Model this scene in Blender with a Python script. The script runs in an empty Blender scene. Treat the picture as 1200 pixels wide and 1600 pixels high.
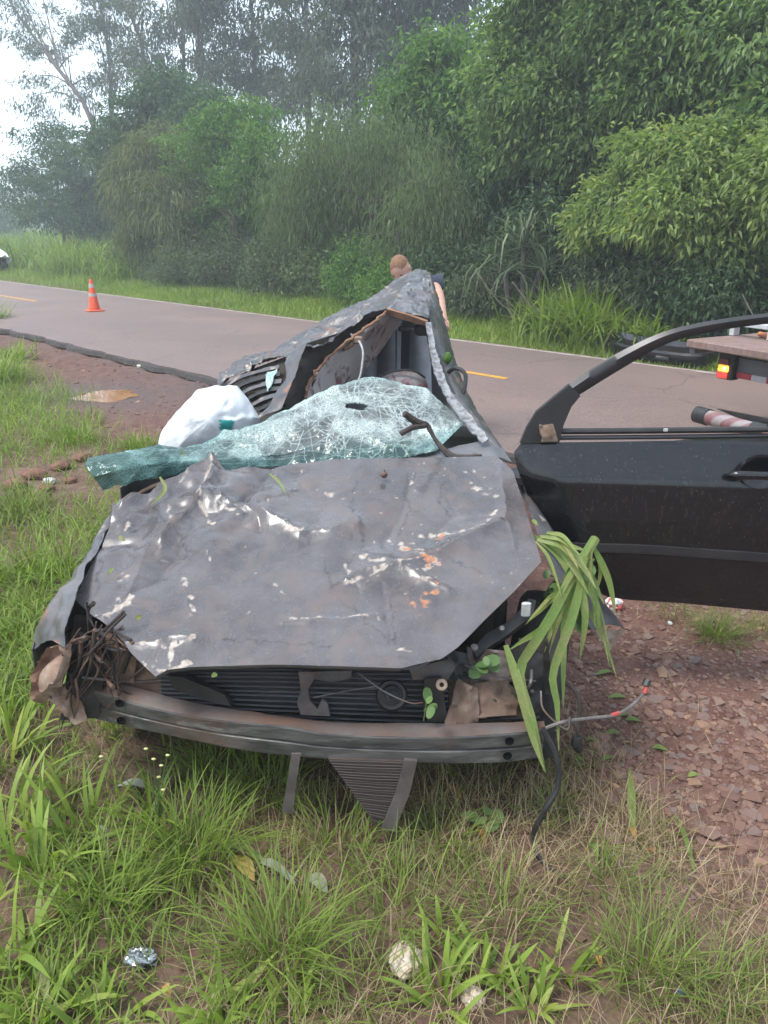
import bpy, math, random
import numpy as np
from mathutils import Vector, Matrix

random.seed(7)
RNG = np.random.default_rng(11)
SC = bpy.context.scene
COL = SC.collection
R = math.radians

# ---------------------------------------------------------------- camera
F_PX, PITCH, CAM_H = 1202.0, R(20.3), 1.8
cam_data = bpy.data.cameras.new('camera')
cam = bpy.data.objects.new('camera', cam_data)
COL.objects.link(cam)
cam.location = (0, 0, CAM_H)
cam.rotation_euler = (R(90) - PITCH, 0, 0)
cam_data.sensor_fit = 'VERTICAL'
cam_data.sensor_height = 36
cam_data.lens = 36 * F_PX / 1600
cam_data.clip_start = 0.05
cam_data.clip_end = 2000
SC.camera = cam

# ---------------------------------------------------------------- sky, sun, exposure
SUN_EL, SUN_AZ = R(62), R(-115)         # azimuth from +Y towards +X
world = bpy.data.worlds.new('World')
SC.world = world
world.use_nodes = True
wn, wl = world.node_tree.nodes, world.node_tree.links
wn.clear()
w_out = wn.new('ShaderNodeOutputWorld')
w_bg = wn.new('ShaderNodeBackground')
w_bg.inputs['Strength'].default_value = 0.082
sky = wn.new('ShaderNodeTexSky')
sky.sky_type = 'NISHITA'
sky.sun_disc = False
sky.sun_elevation = SUN_EL
sky.sun_rotation = SUN_AZ
sky.air_density = 1.2
sky.dust_density = 3.0
tc = wn.new('ShaderNodeTexCoord')
cl = wn.new('ShaderNodeTexNoise')
cl.inputs['Scale'].default_value = 2.2
cl.inputs['Detail'].default_value = 5
mp = wn.new('ShaderNodeMapping')
mp.inputs['Scale'].default_value = (1, 1, 2.5)
ramp = wn.new('ShaderNodeValToRGB')
ramp.color_ramp.elements[0].position = 0.36
ramp.color_ramp.elements[0].color = (0.15, 0.15, 0.15, 1)
ramp.color_ramp.elements[1].position = 0.62
ramp.color_ramp.elements[1].color = (0.97, 0.97, 0.97, 1)
mix = wn.new('ShaderNodeMixRGB')
mix.inputs['Color2'].default_value = (7.7, 8.9, 10.3, 1)   # overcast cloud
wl.new(tc.outputs['Generated'], mp.inputs['Vector'])
wl.new(mp.outputs['Vector'], cl.inputs['Vector'])
wl.new(cl.outputs['Fac'], ramp.inputs['Fac'])
wl.new(ramp.outputs['Color'], mix.inputs['Fac'])
wl.new(sky.outputs['Color'], mix.inputs['Color1'])
wl.new(mix.outputs['Color'], w_bg.inputs['Color'])
wl.new(w_bg.outputs['Background'], w_out.inputs['Surface'])

sun_data = bpy.data.lights.new('sun', 'SUN')
sun_data.energy = 1.5
sun_data.angle = R(18)
sun_data.color = (1.0, 0.97, 0.92)
sun = bpy.data.objects.new('sun', sun_data)
COL.objects.link(sun)
sd = Vector((math.sin(SUN_AZ) * math.cos(SUN_EL), math.cos(SUN_AZ) * math.cos(SUN_EL), math.sin(SUN_EL)))
sun.rotation_euler = sd.to_track_quat('Z', 'Y').to_euler()
sun.location = (0, 0, 60)

SC.view_settings.view_transform = 'Standard'
SC.view_settings.look = 'None'
SC.view_settings.exposure = 1.42
SC.view_settings.gamma = 1
SC.view_settings.use_curve_mapping = False
SC.render.engine = 'CYCLES'
SC.cycles.use_denoising = True
SC.cycles.max_bounces = 6
SC.cycles.diffuse_bounces = 3
SC.cycles.glossy_bounces = 3
SC.cycles.transmission_bounces = 4
SC.cycles.transparent_max_bounces = 8
SC.cycles.volume_bounces = 1

# ---------------------------------------------------------------- helpers: picture ray -> point of the place
CP, SP = math.cos(PITCH), math.sin(PITCH)
def ray(px, py):
    x = (px - 600) / F_PX
    y = -(py - 800) / F_PX
    return np.array([x, CP + y * SP, -SP + y * CP])
def at(px, py, Y):
    v = ray(px, py)
    return np.array([0, 0, CAM_H]) + v * (Y / v[1])
def gp(px, py, z=0.0):
    v = ray(px, py)
    return np.array([0, 0, CAM_H]) + v * ((z - CAM_H) / v[2])
def proj(V):
    """where points of the place fall in the photograph, used to set wear marks and painted reflections out on the bonnet"""
    d = V - np.array([0, 0, CAM_H])
    z = d[:, 1] * CP - d[:, 2] * SP
    y = d[:, 1] * SP + d[:, 2] * CP
    return 600 + F_PX * d[:, 0] / z, 800 - F_PX * y / z

# ---------------------------------------------------------------- helpers: noise
def _h(ix, iy, iz, s):
    n = (ix * 374761393 + iy * 668265263 + iz * 2147483647 + s * 1274126177) & 0xffffffff
    n = ((n ^ (n >> 13)) * 1274126177) & 0xffffffff
    return ((n ^ (n >> 16)) & 0xffff) / 65535.0
def vnoise(P, scale=1.0, seed=0, octv=3):
    P = np.asarray(P, float)
    if P.shape[1] == 2:
        P = np.c_[P, np.zeros(len(P))]
    out = np.zeros(len(P)); amp = 1.0; tot = 0
    for o in range(octv):
        Q = P * scale * 2 ** o + 17.3 * o + 1000
        I = np.floor(Q).astype(np.int64); f = Q - I
        f = f * f * (3 - 2 * f)
        v = 0
        for dx in (0, 1):
            for dy in (0, 1):
                for dz in (0, 1):
                    w = (f[:, 0] if dx else 1 - f[:, 0]) * (f[:, 1] if dy else 1 - f[:, 1]) * (f[:, 2] if dz else 1 - f[:, 2])
                    v = v + w * _h(I[:, 0] + dx, I[:, 1] + dy, I[:, 2] + dz, seed + o)
        out += amp * v; tot += amp; amp *= 0.5
    return out / tot
def unit(v):
    v = np.asarray(v, float)
    return v / (np.linalg.norm(v, axis=-1, keepdims=True) + 1e-12)
def smooth01(x, a, b):
    t = np.clip((x - a) / (b - a), 0, 1)
    return t * t * (3 - 2 * t)

# ---------------------------------------------------------------- helpers: objects
def root_of(o):
    while o.parent is not None:
        o = o.parent
    return o
def make_mesh(name, V, F, mats=None, smooth=True, attrs=None, fmat=None):
    V = np.asarray(V, np.float32)
    me = bpy.data.meshes.new(name)
    if not isinstance(F, (list, tuple)):
        F = [F]
    blocks = [np.asarray(f, np.int32) for f in F if len(f)] if (len(F) and isinstance(F[0], np.ndarray)) else None
    if blocks is None:
        d = {}
        for f in F:
            d.setdefault(len(f), []).append(f)
        blocks = [np.asarray(v, np.int32) for v in d.values()]
    loops = np.concatenate([b.ravel() for b in blocks])
    counts = np.concatenate([np.full(len(b), b.shape[1], np.int32) for b in blocks])
    starts = np.concatenate([[0], np.cumsum(counts)[:-1]]).astype(np.int32)
    me.vertices.add(len(V)); me.vertices.foreach_set('co', V.ravel())
    me.loops.add(len(loops)); me.loops.foreach_set('vertex_index', loops)
    me.polygons.add(len(counts)); me.polygons.foreach_set('loop_start', starts)
    try:
        me.polygons.foreach_set('loop_total', counts)
    except Exception:
        pass
    me.polygons.foreach_set('use_smooth', np.full(len(counts), bool(smooth)))
    for m in (mats if isinstance(mats, (list, tuple)) else [mats] if mats else []):
        me.materials.append(m)
    if fmat is not None:
        me.polygons.foreach_set('material_index', np.asarray(fmat, np.int32))
    for k, a in (attrs or {}).items():
        at_ = me.attributes.new(k, 'FLOAT', 'POINT')
        at_.data.foreach_set('value', np.asarray(a, np.float32))
    me.update(calc_edges=True)
    me.validate()
    if smooth is True and len(V) > 8:
        me.set_sharp_from_angle(angle=0.75)
    return me
def tag(o, label=None, cat=None, group=None, kind=None):
    if label: o['label'] = label
    if cat: o['category'] = cat
    if group: o['group'] = group
    if kind: o['kind'] = kind
    return o
def empty(name, loc, label, cat, group=None, rz=0):
    o = bpy.data.objects.new(name, None)
    COL.objects.link(o)
    o.location = Vector(loc); o.rotation_euler = (0, 0, rz)
    o.empty_display_size = 0.1
    return tag(o, label, cat, group)
def mk(name, VF, mat, parent=None, origin=None, smooth=True, attrs=None, label=None, cat=None, group=None, kind=None, fmat=None):
    """one mesh object; VF is in the coordinates of the place"""
    V, F = VF
    V = np.asarray(V, float)
    off = np.zeros(3)
    if parent is not None:
        r = parent
        while r is not None:
            off = off + np.array(r.location); r = r.parent
    elif origin is not None:
        off = np.asarray(origin, float)
    o = bpy.data.objects.new(name, make_mesh(name, V - off, F, mat, smooth, attrs, fmat))
    COL.objects.link(o)
    if parent is not None:
        o.parent = parent
    elif origin is not None:
        o.location = Vector(origin)
    return tag(o, label, cat, group, kind)
def copy_tree(o, parent=None):
    c = o.copy(); COL.objects.link(c)
    if parent is not None:
        c.parent = parent
    for ch in list(o.children):
        copy_tree(ch, c)
    return c
def join(items):
    Vs, Fs, n = [], [], 0
    for V, F in items:
        V = np.asarray(V, float)
        if isinstance(F, np.ndarray): F = [F]
        if len(F) and isinstance(F[0], np.ndarray):
            for b in F:
                Fs += (b + n).tolist()
        else:
            Fs += [[i + n for i in f] for f in F]
        Vs.append(V); n += len(V)
    return np.concatenate(Vs), Fs

# ---------------------------------------------------------------- helpers: shapes
def spline(pts, n):
    P = np.asarray(pts, float)
    if len(P) == 2:
        t = np.linspace(0, 1, n)[:, None]
        return P[0] * (1 - t) + P[1] * t
    Q = np.vstack([2 * P[0] - P[1], P, 2 * P[-1] - P[-2]])
    seg = np.linalg.norm(np.diff(P, axis=0), axis=1)
    s = np.concatenate([[0], np.cumsum(seg)]); s /= s[-1] + 1e-12
    out = []
    for u in np.linspace(0, 1, n):
        k = min(np.searchsorted(s, u, side='right') - 1, len(P) - 2); k = max(k, 0)
        t = (u - s[k]) / (s[k + 1] - s[k] + 1e-12)
        a, b, c, d = Q[k], Q[k + 1], Q[k + 2], Q[k + 3]
        out.append(0.5 * (2 * b + (c - a) * t + (2 * a - 5 * b + 4 * c - d) * t * t + (3 * b - a - 3 * c + d) * t ** 3))
    return np.array(out)
def polyline(pts, n):
    P = np.asarray(pts, float)
    seg = np.linalg.norm(np.diff(P, axis=0), axis=1)
    s = np.concatenate([[0], np.cumsum(seg)]); s /= s[-1] + 1e-12
    u = np.linspace(0, 1, n)
    return np.stack([np.interp(u, s, P[:, k]) for k in range(P.shape[1])], 1)
def grid_faces(nu, nv, off=0, flip=False):
    i = np.arange(nv - 1)[:, None] * nu + np.arange(nu - 1)[None, :]
    f = np.stack([i, i + 1, i + nu + 1, i + nu], -1).reshape(-1, 4) + off
    return f[:, ::-1] if flip else f
def grid_normals(G):
    du = np.gradient(G, axis=1); dv = np.gradient(G, axis=0)
    return unit(np.cross(du, dv))
def sheet(G, t, toward=(0, -1, 0.6)):
    """a curved panel of thickness t from a grid of points; the given points are the face turned `toward`"""
    nv, nu = G.shape[:2]
    N = grid_normals(G)
    flip = (N.reshape(-1, 3).mean(0) @ np.asarray(toward)) < 0
    if flip: N = -N
    A = G.reshape(-1, 3); B = (G - N * t).reshape(-1, 3)
    n = nu * nv
    fr = grid_faces(nu, nv, 0, flip); bk = grid_faces(nu, nv, n, not flip)
    idx = np.arange(n).reshape(nv, nu)
    ring = np.concatenate([idx[0, :-1], idx[:-1, -1], idx[-1, :0:-1], idx[:0:-1, 0]])
    nx = np.roll(ring, -1)
    sd_ = np.stack([ring, ring + n, nx + n, nx], -1)
    if flip: sd_ = sd_[:, ::-1]
    return np.concatenate([A, B]), [np.concatenate([fr, bk, sd_])]
def coons(top, bottom, left, right, nu, nv, lin=True):
    """grid between four border curves (top/bottom run left to right, left/right run top to bottom)"""
    fn = polyline if lin else spline
    T, B, L, Rr = fn(top, nu), fn(bottom, nu), fn(left, nv), fn(right, nv)
    u = np.linspace(0, 1, nu)[None, :, None]; v = np.linspace(0, 1, nv)[:, None, None]
    G = (1 - v) * T[None] + v * B[None] + (1 - u) * L[:, None] + u * Rr[:, None]
    G -= (1 - u) * (1 - v) * T[0] + u * (1 - v) * T[-1] + (1 - u) * v * B[0] + u * v * B[-1]
    return G
def P3(pts, Y=None):
    return [at(p[0], p[1], p[2] if len(p) > 2 else Y) for p in pts]
def tube(path, r, ns=8, cap=True):
    P = np.asarray(path, float); n = len(P)
    rr = np.full(n, r, float) if np.isscalar(r) else np.interp(np.linspace(0, 1, n), np.linspace(0, 1, len(r)), r)
    T = unit(np.gradient(P, axis=0))
    ref = np.array([0, 0, 1.0]) if abs(T[:, 2]).mean() < 0.8 else np.array([1.0, 0, 0])
    U = unit(np.cross(T, ref)); W = np.cross(T, U)
    a = np.linspace(0, 2 * math.pi, ns, endpoint=False)
    V = P[:, None] + rr[:, None, None] * (U[:, None] * np.cos(a)[None, :, None] + W[:, None] * np.sin(a)[None, :, None])
    F = []
    for k in range(n - 1):
        for j in range(ns):
            F.append([k * ns + j, k * ns + (j + 1) % ns, (k + 1) * ns + (j + 1) % ns, (k + 1) * ns + j])
    if cap:
        F.append(list(range(ns))[::-1]); F.append([(n - 1) * ns + j for j in range(ns)])
    return V.reshape(-1, 3), F
def ribbon(path, w, up=(0, 0, 1), t=0.0, taper=None, fold=0.0):
    """a flat strip or long leaf along a path, slightly folded along its middle"""
    P = np.asarray(path, float); n = len(P)
    T = unit(np.gradient(P, axis=0)); U = unit(np.cross(T, np.asarray(up, float))); N = np.cross(U, T)
    ww = (np.full(n, w) if taper is None else w * np.interp(np.linspace(0, 1, n), np.linspace(0, 1, len(taper)), taper))[:, None]
    G = np.stack([P - U * ww / 2 + N * fold * ww, P, P + U * ww / 2 + N * fold * ww], 1)
    if t <= 0.002:      # a leaf: one thin skin, seen from both sides
        return G.reshape(-1, 3), [grid_faces(3, n)]
    return sheet(G, t, toward=N.mean(0))
def plate(pts, th, axis=None):
    """flat bracket: outline of 3D points pushed back by th"""
    P = np.asarray(pts, float); n = len(P)
    if axis is None:
        c = P.mean(0); nn = np.zeros(3)
        for i in range(n):
            nn += np.cross(P[i] - c, P[(i + 1) % n] - c)
        nn = unit(nn)
        if nn @ (np.array([0, 0, CAM_H]) - c) < 0: nn = -nn
        axis = -nn
    Q = P + np.asarray(axis) * th
    F = [list(range(n)), [n + i for i in range(n)][::-1]] + [[i, n + i, n + (i + 1) % n, (i + 1) % n] for i in range(n)]
    return np.concatenate([P, Q]), F
def box(c, sx, sy, sz, ax=(1, 0, 0), ay=(0, 1, 0), az=(0, 0, 1), bev=0.0):
    ax, ay, az = [np.asarray(a, float) for a in (ax, ay, az)]
    c = np.asarray(c, float)
    if bev <= 0:
        V = [c + i * ax * sx / 2 + j * ay * sy / 2 + k * az * sz / 2 for k in (-1, 1) for j in (-1, 1) for i in (-1, 1)]
        return np.array(V), [[0, 2, 3, 1], [4, 5, 7, 6], [0, 1, 5, 4], [2, 6, 7, 3], [0, 4, 6, 2], [1, 3, 7, 5]]
    V = []; F = []
    b = bev
    prof = [(-1, 1), (0, 0)]
    xs = [(-sx / 2, -sx / 2 + b), (sx / 2, sx / 2 - b)]
    def ring(z, ins):
        x, y = sx / 2 - ins, sy / 2 - ins
        return [(x - b, -y, z), (x, -y + b, z), (x, y - b, z), (x - b, y, z), (-x + b, y, z), (-x, y - b, z), (-x, -y + b, z), (-x + b, -y, z)]
    rs = [ring(-sz / 2, b), ring(-sz / 2 + b, 0), ring(sz / 2 - b, 0), ring(sz / 2, b)]
    for r_ in rs:
        V += [c + p[0] * ax + p[1] * ay + p[2] * az for p in r_]
    for k in range(3):
        for j in range(8):
            F.append([k * 8 + j, k * 8 + (j + 1) % 8, k * 8 + 8 + (j + 1) % 8, k * 8 + 8 + j])
    F.append(list(range(8))[::-1]); F.append([24 + j for j in range(8)])
    return np.array(V), F
def ellipsoid(c, rx, ry, rz, nu=12, nv=8, noise=0.0, seed=0, nscale=1.0):
    V = []; F = []
    for i in range(nv + 1):
        th = math.pi * i / nv
        for j in range(nu):
            ph = 2 * math.pi * j / nu
            V.append((math.sin(th) * math.cos(ph), math.sin(th) * math.sin(ph), math.cos(th)))
    V = np.array(V)
    if noise:
        V *= (1 + noise * (vnoise(V, nscale, seed, 3) * 2 - 1))[:, None]
    for i in range(nv):
        for j in range(nu):
            F.append([i * nu + j, (i + 1) * nu + j, (i + 1) * nu + (j + 1) % nu, i * nu + (j + 1) % nu])
    return V * np.array([rx, ry, rz]) + np.asarray(c, float), F
def lathe(profile, c, axis=(0, 0, 1), ns=24):
    """profile: (radius, height) pairs"""
    axis = unit(axis)
    ref = np.array([1.0, 0, 0]) if abs(axis[0]) < 0.8 else np.array([0, 0, 1.0])
    U = unit(np.cross(axis, ref)); W = np.cross(axis, U)
    V = []; F = []
    for r_, h in profile:
        for j in range(ns):
            a = 2 * math.pi * j / ns
            V.append(np.asarray(c) + axis * h + r_ * (U * math.cos(a) + W * math.sin(a)))
    for k in range(len(profile) - 1):
        for j in range(ns):
            F.append([k * ns + j, k * ns + (j + 1) % ns, (k + 1) * ns + (j + 1) % ns, (k + 1) * ns + j])
    return np.array(V), F

# ---------------------------------------------------------------- helpers: materials
def new_mat(name):
    m = bpy.data.materials.new(name); m.use_nodes = True
    nt = m.node_tree; nt.nodes.clear()
    out = nt.nodes.new('ShaderNodeOutputMaterial'); b = nt.nodes.new('ShaderNodeBsdfPrincipled')
    nt.links.new(b.outputs[0], out.inputs[0])
    return m, nt, b, out
def c4(c): return (c[0], c[1], c[2], 1)
def nz(nt, scale, detail=4, rough=0.6, coord='Object', dist=0.0, stretch=None):
    t = nt.nodes.new('ShaderNodeTexCoord'); n = nt.nodes.new('ShaderNodeTexNoise')
    n.inputs['Scale'].default_value = scale; n.inputs['Detail'].default_value = detail
    n.inputs['Roughness'].default_value = rough; n.inputs['Distortion'].default_value = dist
    if stretch:
        mpp = nt.nodes.new('ShaderNodeMapping'); mpp.inputs['Scale'].default_value = stretch
        nt.links.new(t.outputs[coord], mpp.inputs[0]); nt.links.new(mpp.outputs[0], n.inputs['Vector'])
    else:
        nt.links.new(t.outputs[coord], n.inputs['Vector'])
    return n.outputs['Fac']
def rampn(nt, fac, stops):
    r = nt.nodes.new('ShaderNodeValToRGB'); e = r.color_ramp.elements
    while len(e) < len(stops): e.new(0.5)
    for k, (p, c) in enumerate(stops):
        e[k].position = p; e[k].color = c4(c) if not np.isscalar(c) else (c, c, c, 1)
    nt.links.new(fac, r.inputs[0])
    return r.outputs[0]
def mixc(nt, fac, a, b, mode='MIX'):
    m = nt.nodes.new('ShaderNodeMixRGB'); m.blend_type = mode
    for s, v in ((0, fac), (1, a), (2, b)):
        if hasattr(v, 'links') or hasattr(v, 'is_linked'): nt.links.new(v, m.inputs[s])
        elif s == 0: m.inputs[0].default_value = v
        else: m.inputs[s].default_value = c4(v)
    return m.outputs[0]
def math_(nt, op, a, b=0.0):
    m = nt.nodes.new('ShaderNodeMath'); m.operation = op
    for s, v in ((0, a), (1, b)):
        if np.isscalar(v): m.inputs[s].default_value = v
        else: nt.links.new(v, m.inputs[s])
    return m.outputs[0]
def bump(nt, b, h, strength=0.3, dist=0.01):
    n = nt.nodes.new('ShaderNodeBump'); n.inputs['Strength'].default_value = strength; n.inputs['Distance'].default_value = dist
    nt.links.new(h, n.inputs['Height']); nt.links.new(n.outputs[0], b.inputs['Normal'])
def attr(nt, name):
    a = nt.nodes.new('ShaderNodeAttribute'); a.attribute_name = name
    return a.outputs['Fac']
def simple(name, c1, c2=None, scale=20, rough=0.6, metal=0.0, bmp=0.2, bscale=None, spec=0.5, lo=0.35, hi=0.65, coat=0, dirt=None, dirt_amt=0.5, stretch=None):
    m, nt, b, _ = new_mat(name)
    f = nz(nt, scale, 5, stretch=stretch)
    col = rampn(nt, f, [(lo, c1), (hi, c2 if c2 is not None else tuple(x * 0.7 for x in c1))])
    if dirt is not None:
        d = rampn(nt, nz(nt, scale * 0.4 + 1.7, 8, 0.7), [(0.62 - dirt_amt * 0.3, 0.0), (0.72 - dirt_amt * 0.1, 1.0)])
        col = mixc(nt, d, col, dirt)
        rr = nt.nodes.new('ShaderNodeMapRange'); rr.inputs['To Min'].default_value = rough; rr.inputs['To Max'].default_value = 0.9
        nt.links.new(d, rr.inputs[0]); nt.links.new(rr.outputs[0], b.inputs['Roughness'])
    else:
        b.inputs['Roughness'].default_value = rough
    nt.links.new(col, b.inputs['Base Color'])
    b.inputs['Metallic'].default_value = metal
    b.inputs['Specular IOR Level'].default_value = spec
    if coat: b.inputs['Coat Weight'].default_value = coat; b.inputs['Coat Roughness'].default_value = 0.08
    if bmp: bump(nt, b, nz(nt, bscale or scale * 2, 4), bmp, 0.004)
    return m
def leaf_mat(name, stops, trans=0.35, rough=0.5, island=0.5, spec=0.35):
    """leaf colour from the clump's own tint and a little from each leaf"""
    m, nt, b, out = new_mat(name)
    g = nt.nodes.new('ShaderNodeNewGeometry')
    f = math_(nt, 'ADD', math_(nt, 'MULTIPLY', attr(nt, 'tint'), 1 - island), math_(nt, 'MULTIPLY', g.outputs['Random Per Island'], island))
    col = rampn(nt, f, stops)
    nt.links.new(col, b.inputs['Base Color'])
    b.inputs['Roughness'].default_value = rough
    b.inputs['Specular IOR Level'].default_value = spec
    t = nt.nodes.new('ShaderNodeBsdfTranslucent')
    nt.links.new(mixc(nt, 0.5, col, (0.55, 0.75, 0.15), 'MULTIPLY'), t.inputs[0])
    tb = mixc(nt, 1.0, col, (1.3, 1.5, 0.7), 'MULTIPLY')
    nt.links.new(tb, t.inputs[0])
    s = nt.nodes.new('ShaderNodeMixShader'); s.inputs[0].default_value = trans
    nt.links.new(b.outputs[0], s.inputs[1]); nt.links.new(t.outputs[0], s.inputs[2]); nt.links.new(s.outputs[0], out.inputs[0])
    return m
# ================================================================ the place: road frame
ND = np.array([0.717, 0.697])          # across the road, away from the camera
RD = np.array([-0.697, 0.717])         # along the road, towards the left distance
N_NEAR, N_FAR, N_MID = 5.1, 10.0, 7.68
def nd(x, y): return x * ND[0] + y * ND[1]
def rd(x, y): return x * RD[0] + y * RD[1]
def from_nr(n, r): return ND * n + RD * r
def gravel_mask(x, y):
    P = np.stack([x, y], 1)
    n = nd(x, y)
    edge = 2.25 + (vnoise(P, 0.9, 3, 4) - 0.5) * 1.4 + np.clip(rd(x, y) - 2.2, 0, 9.5) * 0.165 - np.clip(-rd(x, y), 0, 3) * 0.05
    g = smooth01(n, edge - 0.35, edge + 0.45)
    return np.clip(g, 0, 1)
def gz(x, y):
    x = np.atleast_1d(np.asarray(x, float)); y = np.atleast_1d(np.asarray(y, float))
    P = np.stack([x, y], 1); n = nd(x, y)
    g = gravel_mask(x, y)
    z = (vnoise(P, 1.3, 5, 3) - 0.5) * 0.10 * (1 - g) + (vnoise(P, 5, 6, 4) - 0.5) * (0.05 * (1 - g) + 0.018 * g)
    z = z - 0.03 * g
    z = z - 0.07 * smooth01(n, N_NEAR - 0.1, N_NEAR + 0.3) * (1 - smooth01(n, N_FAR - 0.4, N_FAR))
    z = z + 0.05 * smooth01(n, N_FAR, N_FAR + 0.6) + 0.5 * smooth01(n, 12, 40)
    # the rain puddle sits in a shallow dish
    px_, py_ = PUD[0], PUD[1]
    d2 = ((x - px_) / 0.75) ** 2 + ((y - py_) / 0.55) ** 2
    z = z * (1 - np.exp(-d2 * 0.6)) - 0.055 * np.exp(-d2)
    return z
PUD = gp(168, 620, -0.05)

# ---------------------------------------------------------------- ground
def axis_pts(lo, hi, step, far):
    a = list(np.arange(lo, hi, step)); s = step
    b = []; v = hi
    while v < far:
        b.append(v); s *= 1.13; v += s
    b.append(far)
    c = []; s = step; v = lo
    while v > -far:
        s *= 1.13; v -= s; c.append(v)
    return np.array(sorted(c) + a + b)
gx = axis_pts(-3.6, 2.8, 0.035, 170.0); gy = axis_pts(0.6, 6.0, 0.035, 170.0)
GX, GY = np.meshgrid(gx, gy)
fx, fy = GX.ravel(), GY.ravel()
fz = gz(fx, fy)
gm = gravel_mask(fx, fy)
m, nt, b, _ = new_mat('soil')
soil = rampn(nt, nz(nt, 3.0, 8, 0.65), [(0.30, (0.088, 0.043, 0.030)), (0.52, (0.150, 0.083, 0.060)), (0.72, (0.215, 0.135, 0.098))])
straw = rampn(nt, nz(nt, 14.0, 8, 0.7), [(0.36, (0.085, 0.048, 0.032)), (0.52, (0.145, 0.098, 0.058)), (0.70, (0.235, 0.180, 0.105))])
gra = rampn(nt, nz(nt, 9.0, 8, 0.7), [(0.28, (0.074, 0.030, 0.021)), (0.50, (0.138, 0.064, 0.046)), (0.72, (0.21, 0.115, 0.088))])
col = mixc(nt, attr(nt, 'gravel'), mixc(nt, rampn(nt, nz(nt, 1.6, 4), [(0.42, 0.0), (0.62, 1.0)]), soil, straw), gra)
v = nt.nodes.new('ShaderNodeTexVoronoi'); v.inputs['Scale'].default_value = 60
tcn = nt.nodes.new('ShaderNodeTexCoord'); nt.links.new(tcn.outputs['Object'], v.inputs['Vector'])
peb = mixc(nt, 0.35, (1, 1, 1), v.outputs['Color'])
col = mixc(nt, 0.35, col, peb, 'MULTIPLY')
wet = attr(nt, 'wet')
col = mixc(nt, wet, col, (0.070, 0.046, 0.040))
far_ = attr(nt, 'far')
col = mixc(nt, far_, col, (0.075, 0.125, 0.035))
nt.links.new(col, b.inputs['Base Color'])
rr = nt.nodes.new('ShaderNodeMapRange'); rr.inputs['To Min'].default_value = 0.92; rr.inputs['To Max'].default_value = 0.28
nt.links.new(wet, rr.inputs[0]); nt.links.new(rr.outputs[0], b.inputs['Roughness'])
bump(nt, b, math_(nt, 'ADD', nz(nt, 45, 8, 0.7), math_(nt, 'MULTIPLY', v.outputs['Distance'], 0.8)), 0.7, 0.012)
MAT_SOIL = m
dp = ((fx - PUD[0]) / 1.6) ** 2 + ((fy - PUD[1]) / 1.1) ** 2
wetv = np.exp(-dp * 1.1) * (0.55 + 0.8 * (vnoise(np.stack([fx, fy], 1), 2.2, 9, 3) - 0.4))
strip = np.exp(-((nd(fx, fy) - N_NEAR) / 0.18) ** 2) * 0.5
ground = mk('ground', (np.stack([fx, fy, fz], 1), grid_faces(len(gx), len(gy))), MAT_SOIL, kind='structure',
            attrs={'gravel': gm, 'wet': np.clip(wetv + strip, 0, 1), 'far': smooth01(nd(fx, fy), 10.2, 10.9) * 0.85},
            label='bare reddish soil and gravel along the roadside')

# ---------------------------------------------------------------- road
m, nt, b, _ = new_mat('asphalt')
a1 = rampn(nt, nz(nt, 0.55, 6, 0.6), [(0.30, (0.190, 0.137, 0.124)), (0.70, (0.245, 0.170, 0.150))])
a2 = rampn(nt, nz(nt, 110, 6, 0.7), [(0.30, (0.45, 0.45, 0.45)), (0.66, (1.2, 1.2, 1.2))])
wearv = nz(nt, 1.0, 5, 0.6, stretch=(0.35, 0.35, 1))
col = mixc(nt, 1.0, a1, a2, 'MULTIPLY')
a3 = rampn(nt, nz(nt, 34, 5, 0.75), [(0.36, (0.70, 0.70, 0.70)), (0.62, (1.12, 1.12, 1.12))]); col = mixc(nt, 1.0, col, a3, 'MULTIPLY')
tcn = nt.nodes.new('ShaderNodeTexCoord'); mpw = nt.nodes.new('ShaderNodeMapping'); mpw.inputs['Rotation'].default_value = (0, 0, -math.atan2(RD[1], RD[0])); mpw2 = nt.nodes.new('ShaderNodeMapping'); mpw2.inputs['Scale'].default_value = (0.05, 1.1, 1)
nwt = nt.nodes.new('ShaderNodeTexNoise'); nwt.inputs['Scale'].default_value = 1.0; nwt.inputs['Detail'].default_value = 5
nt.links.new(tcn.outputs['Object'], mpw.inputs[0]); nt.links.new(mpw.outputs[0], mpw2.inputs[0]); nt.links.new(mpw2.outputs[0], nwt.inputs['Vector'])
col = mixc(nt, rampn(nt, nwt.outputs['Fac'], [(0.40, 0.0), (0.62, 0.55)]), col, (0.150, 0.112, 0.104))
col = mixc(nt, rampn(nt, wearv, [(0.48, 0.0), (0.64, 0.55)]), col, (0.225, 0.150, 0.124))
ck = nt.nodes.new('ShaderNodeTexVoronoi'); ck.feature = 'DISTANCE_TO_EDGE'; ck.inputs['Scale'].default_value = 0.55
mpn = nt.nodes.new('ShaderNodeMixRGB'); mpn.blend_type = 'ADD'; mpn.inputs[0].default_value = 0.35
tcn = nt.nodes.new('ShaderNodeTexCoord'); nn = nt.nodes.new('ShaderNodeTexNoise'); nn.inputs['Scale'].default_value = 2.5; nn.inputs['Detail'].default_value = 6
nt.links.new(tcn.outputs['Object'], nn.inputs['Vector']); nt.links.new(tcn.outputs['Object'], mpn.inputs[1]); nt.links.new(nn.outputs['Color'], mpn.inputs[2])
nt.links.new(mpn.outputs[0], ck.inputs['Vector'])
crk = rampn(nt, ck.outputs['Distance'], [(0.0, 1.0), (0.014, 0.0)])
crk = math_(nt, 'MULTIPLY', crk, rampn(nt, nz(nt, 0.8, 3), [(0.45, 0.0), (0.58, 0.5)]))
col = mixc(nt, crk, col, (0.05, 0.042, 0.040))
nt.links.new(col, b.inputs['Base Color']); b.inputs['Roughness'].default_value = 0.62
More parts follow.
